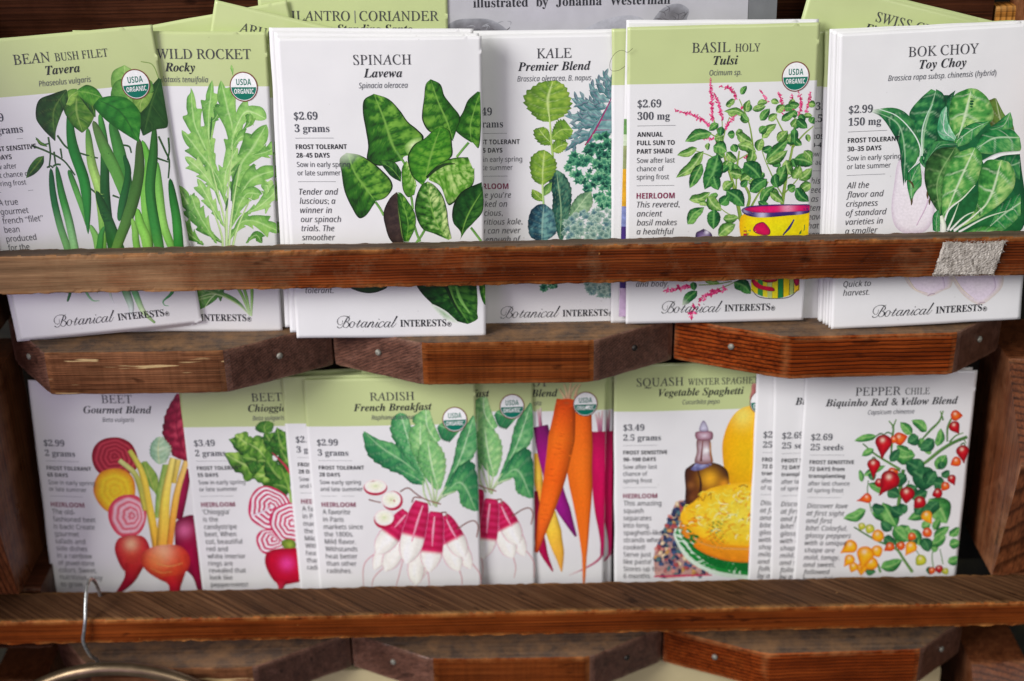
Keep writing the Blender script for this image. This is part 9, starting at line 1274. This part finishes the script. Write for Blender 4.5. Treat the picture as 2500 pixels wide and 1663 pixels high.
# grey felt pad stuck on the rail
def felt():
    m, nt, b = newmat('grey_felt'); tc = N(nt, 'ShaderNodeTexCoord'); mp = N(nt, 'ShaderNodeMapping'); mp.inputs['Scale'].default_value = (760, 760, 210); mp.inputs['Rotation'].default_value = (0, .25, 0); nt.links.new(tc.outputs['Object'], mp.inputs['Vector'])
    n = N(nt, 'ShaderNodeTexNoise', i={'Scale': 1., 'Detail': 6., 'Roughness': .75, 'Distortion': 1.2}); nt.links.new(mp.outputs[0], n.inputs['Vector'])
    r = ramp(nt, [(.34, (.1, .085, .07)), (.47, (.36, .32, .28)), (.64, (.68, .63, .57))]); nt.links.new(n.outputs[0], r.inputs[0]); nt.links.new(r.outputs[0], b.inputs['Base Color']); b.inputs['Roughness'].default_value = 1.; b.inputs['Specular IOR Level'].default_value = .1
    rs = np.random.RandomState(4); nu, nv = 40, 30; U_, V_ = np.meshgrid(np.linspace(0, 1, nu), np.linspace(0, 1, nv))
    e = np.minimum(np.minimum(U_, 1-U_), np.minimum(V_, 1-V_)); jag = (e < .001)
    x = .1952+.0285*U_+.0032*V_+jag*rs.randn(nv, nu)*.00022; z = .0322+.0166*V_+jag*rs.randn(nv, nu)*.0003-.0008*np.sin(PI*U_)*(V_ > .9)
    y = -.0174-np.where(jag, .0003, .0011+.0005*(fbm(U_*9, V_*7)-.5)+.00035*rs.rand(nv, nu))
    V = np.stack([x, y, z], -1).reshape(-1, 3); idx = np.arange(nu*nv).reshape(nv, nu)
    F = np.stack([idx[:-1, :-1], idx[:-1, 1:], idx[1:, 1:], idx[1:, :-1]], -1).reshape(-1, 4).tolist()
    # loose fibres
    W_ = V.tolist()
    for k in range(520):
        u, v = rs.rand(2); x0 = .1952+.0285*u+.0032*v; z0 = .0322+.0166*v
        if k % 2: v = (k//2 % 2)*1.; z0 = .0322+.0166*v; x0 = .1952+.0285*u+.0032*v
        a = rs.rand()*6.28; l = .0006+.0012*rs.rand(); q = len(W_); p0 = np.array([x0, -.0185, z0]); d = np.array([math.cos(a)*l, -.0004*rs.rand(), math.sin(a)*l]); s = np.array([-math.sin(a), 0, math.cos(a)])*.00005
        W_ += [p0-s, p0+s, p0+d*.6+s+np.array([0, -.0003, .0002]), p0+d*.6-s+np.array([0, -.0003, .0002]), p0+d]; F += [[q, q+1, q+2, q+3], [q+3, q+2, q+4]]
    o = link('felt_pad', mesh('felt_pad', W_, F, m), rail); o['label'] = 'torn square of fuzzy grey felt stuck near the right end of the upper rail'
felt()

# ------------------------------------------------------------------ packets
SPEC = {
 'bean': dict(title=[('BEAN', 1), ('BUSH FILET', 0)], variety='Tavera', latin='Phaseolus vulgaris', price=('$3.49', '15 grams'), bold=['FROST SENSITIVE', '55 DAYS'], sow=['Sow after', 'last chance of', 'spring frost'], face='upright', desc=['A true', 'gourmet', 'french “filet”', 'bean', 'produced', 'for the', '', '', '', 'stringless.'], band=116.2, seal=(75.5, 117.), bulge=2.6, pic=pic_bean, margin=3.8),
 'rocket': dict(title=[('ARUGULA', 0), ('WILD ROCKET', 1)], variety='Rocky', c=3.7, latin='Diplotaxis tenuifolia', price=('$2.49', '1 gram'), bold=['FROST TOLERANT', '45 DAYS'], sow=['Sow in spring', 'or autumn'], desc=['Peppery', 'wild greens'], band=117.8, seal=(75.6, 119.5), bulge=1.3, pic=pic_rocket),
 'spinach': dict(title=[('SPINACH', 1)], variety='Lavewa', latin='Spinacia oleracea', price=('$2.69', '3 grams'), bold=['FROST TOLERANT', '28–45 DAYS'], sow=['Sow in early spring', 'or late summer'], desc=['Tender and', 'luscious; a', 'winner in', 'our spinach', 'trials. The', 'smoother', 'leaves are', 'easily', 'washed and', 'very cold', '', 'tolerant.'], band=0, bulge=1., pic=pic_spinach, margin=5.5),
 'kale': dict(title=[('KALE', 1)], dv=1.4, variety='Premier Blend', latin='Brassica oleracea, B. napus', price=('$2.49', '2 grams'), bold=['FROST TOLERANT', '30–55 DAYS'], sow=['Sow in early spring', 'or late summer'], heirloom=1, desc=['Once you’re', 'hooked on', 'delicious,', 'nutritious kale,', 'you can never', 'get enough of', 'it! Pick young', 'leaves for', 'salads or', 'nutrients.'], band=0, bulge=1.2, pic=pic_kale),
 'basil': dict(title=[('BASIL', 1), ('HOLY', 0)], variety='Tulsi', latin='Ocimum sp.', price=('$2.69', '300 mg'), bold=['ANNUAL', 'FULL SUN TO', 'PART SHADE'], sow=['Sow after last', 'chance of', 'spring frost'], heirloom=1, desc=['This revered,', 'ancient', 'basil makes', 'a healthful', 'tea that', 'calms the', 'mind, heart', 'and spirit', '', 'and body.'], band=116.2, seal=(76.2, 118.2), bulge=1.1, pic=pic_basil),
 'bok': dict(title=[('BOK CHOY', 1)], variety='Toy Choy', latin='Brassica rapa subsp. chinensis (hybrid)', price=('$2.99', '150 mg'), bold=['FROST TOLERANT', '30–35 DAYS'], sow=['Sow in early spring', 'or late summer'], desc=['All the', 'flavor and', 'crispness', 'of standard', 'varieties in', 'a smaller', 'size. Great', 'for small', 'spaces and', 'containers.', '', 'Quick to', 'harvest.'], band=0, bulge=1., pic=pic_bok, margin=5.),
 'shade': dict(title=[], price=('$3.49', '1.5 grams'), bold=['FROST TOLERANT', '20–45 DAYS'], sow=['Sow in spring', 'or autumn'], desc=['This', 'seed mix', 'has tender', 'stems and', 'leaves', 'that', 'create', 'dark salads', '', 'through', 'winter'], band=116.5, bulge=1.2),
 'beet': dict(title=[('BEET', 1)], variety='Gourmet Blend', latin='Beta vulgaris', price=('$2.99', '2 grams'), bold=['FROST TOLERANT', '65 DAYS'], sow=['Sow in early spring', 'or late summer'], heirloom=1, face='upright', desc=['The old-', 'fashioned beet', 'is back! Create', 'gourmet', 'salads and', 'side dishes', 'in a rainbow', 'of jewel-tone', 'colors. Sweet,', 'nutritious, easy', 'to grow.'], band=0, bulge=1.4, pic=pic_beet),
 'chioggia': dict(title=[('BEET', 1)], variety='Chioggia', latin='Beta vulgaris', price=('$3.49', '2 grams'), bold=['FROST TOLERANT', '55 DAYS'], sow=['Sow in early spring', 'or late summer'], heirloom=1, face='upright', desc=['‘Chioggia’', 'is the', 'candystripe', 'beet. When', 'cut, beautiful', 'red and', 'white interior', 'rings are', 'revealed that', 'look like', 'peppermints!'], band=116.2, bulge=1.4, pic=pic_chioggia),
 'radish': dict(title=[('RADISH', 1)], variety='French Breakfast', latin='Raphanus sativus', price=('$2.99', '3 grams'), bold=['FROST TOLERANT', '28 DAYS'], sow=['Sow early spring', 'and late summer'], heirloom=1, face='upright', desc=['A favorite', 'in Paris', 'markets since', 'the 1800s.', 'Mild flavor.', 'Withstands', 'heat better', 'than other', 'radishes.'], band=116.2, seal=(75.4, 118.5), bulge=1.3, pic=pic_radish),
 'carrot': dict(title=[('CARROT', 1)], variety='Carnival Blend', latin='Daucus carota', price=('$2.99', '2 grams'), bold=[], sow=[], desc=[], band=116.2, seal=(75.6, 119.6), bulge=1.3, pic=pic_carrot),
 'squash': dict(title=[('SQUASH', 1), ('WINTER SPAGHETTI', 0)], variety='Vegetable Spaghetti', latin='Cucurbita pepo', price=('$3.49', '2.5 grams'), bold=['FROST SENSITIVE', '90–100 DAYS'], sow=['Sow after last', 'chance of', 'spring frost'], heirloom=1, face='upright', desc=['This amazing', 'squash', 'separates', 'into long,', 'spaghetti-like', 'strands when', 'cooked!', 'Serve just', 'like pasta!', 'Stores up to', '6 months.'], band=116.2, seal=(75.4, 119.4), bulge=1.4, pic=pic_squash),
 'pepper': dict(title=[('PEPPER', 1), ('CHILE', 0)], variety='Biquinho Red & Yellow Blend', latin='Capsicum chinense', price=('$2.69', '25 seeds'), bold=['FROST SENSITIVE', '72 DAYS from', 'transplanting'], sow=['after last chance', 'of spring frost'], desc=['Discover love', 'at first sight', 'and first', 'bite! Colorful,', 'glossy peppers', 'with a unique', 'shape are', 'mild, tangy,', 'and sweet,', 'followed', 'by a subtle'], band=0, bulge=1.3, pic=pic_pepper),
 'cilantro': dict(title=[('CILANTRO', 1), ('|', 1), ('CORIANDER', 1)], c=3.2, variety='Slow-Standing Santo', latin='Coriandrum sativum', band=116., bulge=1.2),
 'chard': dict(title=[('SWISS CHARD', 1)], c=9, dv=1., variety='Five Color Silverbeet', band=112., bulge=1.2),
 'arugula': dict(title=[('ARUGULA', 1), ('SALAD ROCKET', 0)], dv=.5, band=112., bulge=1.2),
 'tilted': dict(title=[('CHIVES', 1)], dv=.8, c=16, band=112., bulge=1.2),
 'plain_white': dict(title=[], band=0, bulge=1.), 'plain_green': dict(title=[], band=116.4, bulge=1.),
 'edge_strip': dict(title=[], band=0, bulge=.8, pic=pic_strip),
}
_built = {}
def parts_for(kind, W, H, upper, seed):
    key = (kind, W, H, upper)
    if key in _built: return _built[key]
    s = SPEC[kind]; sh = Sheet(W, H, s['bulge'], seed); out = [('envelope', envelope(sh, s['band']*H/142. if s['band'] else 0), None)]
    if s.get('pic'): out.append(('plant_picture', picture(sh, s['pic']()), None))
    if s['title']:
        lt = title_letters(s, W, H)
        out.append(('title_lettering', lettering('title_lettering', sh, lt), None))
    if s.get('price'):
        a, d = care_letters(s, H); out.append(('care_lettering', lettering('care_lettering', sh, a), None))
        if d.V: out.append(('description_lettering', lettering('description_lettering', sh, d), None))
    if upper and s.get('price') and kind != 'shade': out.append(('brand_lettering', lettering('brand_lettering', sh, brand_letters(W)), None))
    if s.get('seal'):
        a, b = seal(sh, *s['seal']); out.append(('organic_seal', a, ('seal_lettering', b)))
    _built[key] = out; return out
_seed = [10]
def packet(place, kind, label, group=None, full=True):
    y0, ln, tier, W, H, x, z, phi, yaw = PLACES[place]; _seed[0] += 7
    root = empty('seed_packet', packet_matrix(y0, ln, tier, W, x, z, phi, yaw)); prop(root, label, 'seed packet', group)
    ps = parts_for(kind, W, H, tier == 0, _seed[0])
    for nm, me, sub in ps if full else ps[:1]:
        o = link(nm, me, root)
        if sub: link(sub[0], sub[1], o)
    return root
def again(src, place, label, group):                     # a copy of a packet with copies of its parts and sub-parts
    y0, ln, tier, W, H, x, z, phi, yaw = PLACES[place]
    r = src.copy(); COL.objects.link(r); r.matrix_world = packet_matrix(y0, ln, tier, W, x, z, phi, yaw); prop(r, label, 'seed packet', group)
    for ch in list(src.children):
        c = ch.copy(); COL.objects.link(c); c.parent = r
        for g in list(ch.children): d = g.copy(); COL.objects.link(d); d.parent = c
    return r
UP, LO = 'seed packets on the upper tier', 'seed packets on the lower tier'
bean = packet('bean', 'bean', 'green-headed bush filet bean packet with round organic seal, far left of upper tier', UP)
again(bean, 'bean_behind', 'hidden bean packet, a white sliver beyond the front bean packet at lower left', UP)
rocket = packet('rocket', 'rocket', 'green-headed wild rocket packet with pale lobed leaves, tucked beside the bean packet', UP)
again(rocket, 'rocket_low', 'packet slipped lower behind the wild rocket packet, its white foot resting on the shelf', UP)
again(rocket, 'rocket_b', 'packet behind the wild rocket packet whose white lower right edge sticks out furthest', UP)
again(rocket, 'rocket_c', 'packet behind the wild rocket packet with only a hairline of its right edge showing', UP)
spin = packet('spinach', 'spinach', 'white spinach packet with big dark green leaves, frontmost of the spinach stack', UP)
again(spin, 'spinach_b', 'second spinach packet, a thin white strip above the front spinach packet', UP)
again(spin, 'spinach_c', 'rearmost spinach packet, standing highest and furthest left of its stack', UP)
kale = packet('kale', 'kale', 'white kale packet with mixed green and purple kale leaves, between spinach and basil', UP)
packet('kale_b', 'plain_white', 'white packet just peeping over the top of the kale packet', UP)
packet('greenx', 'plain_green', 'narrow slice of a green-headed packet between kale and basil', UP)
packet('whiteb', 'edge_strip', 'white packet rising above the basil packet with a coloured strip down its left edge', UP)
packet('basil', 'basil', 'green-headed holy basil packet with pink flower spikes and a yellow flowerpot', UP)
packet('shade', 'shade', 'shaded packet between basil and bok choy showing only the first letters of its lines', UP)
packet('shade_b', 'plain_green', 'green and white packet edge against the left of the bok choy stack', UP)
bok = packet('bok', 'bok', 'white bok choy packet with glossy dark leaves, frontmost of the stack at upper right', UP)
for k, pos in (('bok_b', 'second'), ('bok_c', 'third'), ('bok_d', 'fourth'), ('bok_e', 'fifth and rearmost')):
    again(bok, k, f'{pos} bok choy packet counting from the front, fanned out to the left', UP)
chard = packet('chard', 'chard', 'tilted green swiss chard packet leaning out above the bok choy stack', UP)
again(chard, 'chard_b', 'packet right behind the tilted swiss chard packet, a pale rim at its top left', UP)
packet('tilted', 'tilted', 'green packet tilted up to the right behind the bean and rocket packets', UP)
packet('arugula', 'arugula', 'green packet tilted down rightward, its corner pointing up above the wild rocket packet', UP)
packet('cilantro', 'cilantro', 'green cilantro coriander packet standing tall behind the spinach stack', UP)
packet('beet', 'beet', 'white beet packet with red, yellow and pink beet slices, far left of the lower tier', LO)
packet('chioggia', 'chioggia', 'green-headed beet packet with pink candy-striped slices', LO)
rad = packet('radish', 'radish', 'green-headed radish packet shown whole, frontmost of the radish packets', LO)
again(rad, 'radish_b', 'radish packet peeking out on the left of the front radish packet', LO)
again(rad, 'radish_c', 'radish packet half hidden to the right of the front radish packet', LO)
packet('greens_a', 'plain_green', 'dim green packet top just above the front radish packet', LO)
packet('greens_b', 'plain_green', 'rearmost dim green packet top in the shelf notch above the radish packets', LO)
car = packet('carrot', 'carrot', 'green-headed packet of orange and purple carrots, next to the squash packet', LO)
again(car, 'carrot_b', 'carrot packet of which only a dark narrow right strip shows beside the squash packet', LO)
packet('squash', 'squash', 'green-headed spaghetti squash packet with an oil bottle and a yellow bowl', LO)
pep = packet('pepper', 'pepper', 'white chile packet with small red and yellow peppers, frontmost at lower right', LO)
again(pep, 'pepper_b', 'chile packet second from the front, showing its price on the left', LO)
again(pep, 'pepper_c', 'chile packet third from the front, showing only the first letter of each line', LO)
packet('pepper_d', 'plain_white', 'grey-white packet corner behind the top right of the front chile packet', LO)

# ------------------------------------------------------------------ the book behind the packets
def book():
    b, t = R(5), .010; cov = plain('grey_book_cover', (.50, .49, .53), .45, 0, .06, 90.); band = plain('dark_book_edge', (.17, .175, .185), .5, 0, .1, 90.); pg = plain('book_pages', (.7, .68, .62), .8, 0, .1, 300.)
    root = empty('picture_book', Matrix.Translation((.044, .0195, .0)) @ Matrix.Rotation(-b, 4, 'X')); prop(root, 'grey illustrated book with a dark grey edge standing behind the kale and basil packets', 'book')
    def slab(nm, x0, x1, y0, y1, z0, z1, m):
        V = [(x, y, z) for x in (x0, x1) for y in (y0, y1) for z in (z0, z1)]; me = mesh(nm, V, [(0, 1, 3, 2), (4, 6, 7, 5), (0, 4, 5, 1), (2, 3, 7, 6), (0, 2, 6, 4), (1, 5, 7, 3)], m)
        fixn(me); return link(nm, me, root)
    c = slab('cover', -.083, .0670, -.0016, 0, .0, .21, cov); slab('cover_edge', .0672, .0802, -.0016, 0, .0, .21, band); slab('pages', -.078, .077, .0003, t-.0003, .002, .206, pg); slab('back_cover', -.083, .0802, t, t+.0016, 0, .21, band)
    sh = Sheet(300, 300, 0, 1); lt = Letters(); x0, z0, wd = BOOK
    tx = 'illustrated by Johanna Westerman'.split(); xx = 0; ws = [words('book', q)[0][:, 0].max() for q in tx]; gap = (wd-sum(ws))/3
    for q, wq in zip(tx, ws): lt.add('book', q, xx, 0, (44, 44, 50)); xx += wq+gap
    V = np.vstack(lt.V); me = mesh('cover_lettering', np.c_[(V[:, 0]+x0)*1e-3, np.full(len(V), -.00175), (V[:, 1]+z0)*1e-3], lt.F, INK); ca = me.color_attributes.new('Col', 'FLOAT_COLOR', 'POINT'); arr = np.ones((len(V), 4)); arr[:, :3] = np.vstack(lt.C); ca.data.foreach_set('color', arr.ravel()); link('cover_lettering', me, c)
    p = Picture(51); p.frame((1, 0, 0, 0, 1, 0, 0, 0)); G = [(0, (120, 118, 124)), (.7, (108, 106, 112)), (1, (150, 150, 158))]
    zt = z0-4
    p.blob([(-74, zt-16), (-74, zt-8), (-68, zt-2), (-58, zt-1), (-50, zt-2), (-42, zt-8), (-38, zt-16)], G, noise=.5, ns=3.); p.blob([(-20, zt-16), (0, zt-3), (18, zt-2), (22, zt-14)], [(0, (158, 156, 164)), (1, (172, 172, 180))], noise=.2, ns=3.)
    p.blob([(14, zt-14), (22, zt-5), (28, zt+2), (35, zt+4), (40, zt+1), (39, zt-4), (42, zt-9), (34, zt-16)], G, noise=.4, ns=3.)
    for i in range(26): a = p.rs.rand()*3; x, z = 26+14*p.rs.rand(), zt-8+10*p.rs.rand(); p.stroke([(x-2*math.cos(a), z-2*math.sin(a)), (x+1, z+.6), (x+2*math.cos(a), z+2*math.sin(a))], [.1, .4, .1], [(90, 88, 94)]*2, n=6, m=3)
    for i in range(40): a = p.rs.rand()*3; x, z = -70+28*p.rs.rand(), zt-14+11*p.rs.rand(); p.stroke([(x-2*math.cos(a), z-1*math.sin(a)), (x+1, z+.6), (x+2*math.cos(a), z+1*math.sin(a))], [.1, .5, .1], [((92, 90, 96), (160, 160, 168))[i % 2]]*2, n=6, m=3)
    V = np.vstack(p.V); me = mesh('cover_drawing', np.c_[V[:, 0]*1e-3, -.00165-V[:, 2]*1e-6, V[:, 1]*1e-3], np.vstack(p.F).tolist(), INK); ca = me.color_attributes.new('Col', 'FLOAT_COLOR', 'POINT'); arr = np.ones((len(V), 4)); arr[:, :3] = np.vstack(p.C); ca.data.foreach_set('color', arr.ravel()); link('cover_drawing', me, c)
BOOK = (-58.8, 149.2, 90.)
book()

# ------------------------------------------------------------------ hook, hoop and the things under the lower shelf
def tube(name, pts, r, mat, parent=None, n=60, k=12, closed=False):
    P = curve(pts, n, closed); T = np.gradient(P, axis=0) if not closed else np.roll(P, -1, 0)-np.roll(P, 1, 0); T /= np.linalg.norm(T, axis=1)[:, None]
    u = np.cross(T, np.array([.3, 1, .2])); u /= np.linalg.norm(u, axis=1)[:, None]; v = np.cross(T, u); a = np.arange(k)*2*PI/k
    rr = np.full(n, r) if np.isscalar(r) else np.interp(np.linspace(0, 1, n), np.linspace(0, 1, len(r)), r)
    V = (P[:, None]+rr[:, None, None]*(u[:, None]*np.cos(a)[None, :, None]+v[:, None]*np.sin(a)[None, :, None])).reshape(-1, 3); F = []
    for i in range(n if closed else n-1):
        for j in range(k): F.append((i*k+j, i*k+(j+1) % k, ((i+1) % n)*k+(j+1) % k, ((i+1) % n)*k+j))
    if not closed: F += [tuple(range(k))[::-1], tuple((n-1)*k+j for j in range(k))]
    return link(name, mesh(name, V, F, mat, True), parent)
STEEL = plain('galvanised_wire', (.5, .51, .5), .42, .9, .35, 700.); BRASS = plain('aged_bronze', (.24, .17, .1), .36, .8, .4, 60.)
h = tube('wire_hook', [(-.2135, -.0195, -.160), (-.2138, -.0195, -.148), (-.2145, -.0198, -.136), (-.2152, -.0215, -.128), (-.2160, -.0255, -.1240), (-.2163, -.0310, -.1252), (-.2161, -.0370, -.1300), (-.2160, -.0418, -.1365), (-.2172, -.0428, -.1425), (-.2186, -.0428, -.1485), (-.2182, -.0415, -.155), (-.2177, -.0380, -.1625), (-.2170, -.0340, -.1675), (-.2165, -.0332, -.171)], .00092, STEEL, n=90)
prop(h, 'thin bent steel wire hook hung over the lower ledge at the left', 'hook')
rp = tube('metal_hoop', HOOP, .0036, BRASS, n=90, k=16, closed=True); prop(rp, 'rounded bronze hoop hanging from the wire hook at the lower left corner', 'hoop')
def card(name, x0, x1, y, ztop, rad, label, tilt=5):
    m = plain('tan_card', (.62, .52, .29), .6, 0, .08, 40.); pts = [(x0, ztop-.1)]
    for cx, s in ((x0+rad, 1), (x1-rad, 0)):
        for a in np.linspace(PI, PI/2, 8) if s else np.linspace(PI/2, 0, 8): pts.append((cx+rad*math.cos(a), ztop-rad+rad*math.sin(a)))
    pts.append((x1, ztop-.1)); n = len(pts); V = [(x, y+dy, z) for dy in (0, .004) for x, z in pts]
    F = [tuple(range(n)), tuple(range(2*n-1, n-1, -1))]+[(i, (i+1) % n, n+(i+1) % n, n+i) for i in range(n)]
    me = mesh(name, V, F, m); fixn(me); o = link(name, me); prop(o, label, 'card', 'tan cards under the lower shelf')
for c in CARDS: card('tan_card', *c)
FIBRE = plain('dark_fibre', (.05, .035, .03), .8)
t = tube('stray_fibre', FIBRE_PTS, .00009, FIBRE, n=60, k=6); prop(t, 'hair-thin dark fibre snagged on the left edge of the packet behind the basil packet', 'fibre')
# the dim wall behind the rack
m, nt, b = newmat('dim_mossy_wall'); tc = N(nt, 'ShaderNodeTexCoord'); n1 = N(nt, 'ShaderNodeTexNoise', i={'Scale': 30., 'Detail': 5., 'Roughness': .65}); nt.links.new(tc.outputs['Object'], n1.inputs['Vector'])
r1 = ramp(nt, [(.4, (.006, .005, .003)), (.56, (.016, .013, .006)), (.72, (.06, .05, .016))]); nt.links.new(n1.outputs[0], r1.inputs[0]); nt.links.new(r1.outputs[0], b.inputs['Base Color']); b.inputs['Roughness'].default_value = .9
wl = link('wall', mesh('wall', [(-.9, .16, -.7), (.9, .16, -.7), (.9, .16, .6), (-.9, .16, .6), (-.9, .2, -.7), (.9, .2, -.7), (.9, .2, .6), (-.9, .2, .6)], [(0, 1, 2, 3), (4, 7, 6, 5), (0, 4, 5, 1), (2, 6, 7, 3), (1, 5, 6, 2), (0, 3, 7, 4)], m)); prop(wl, 'dark mossy wall behind the rack', 'wall', kind='structure')
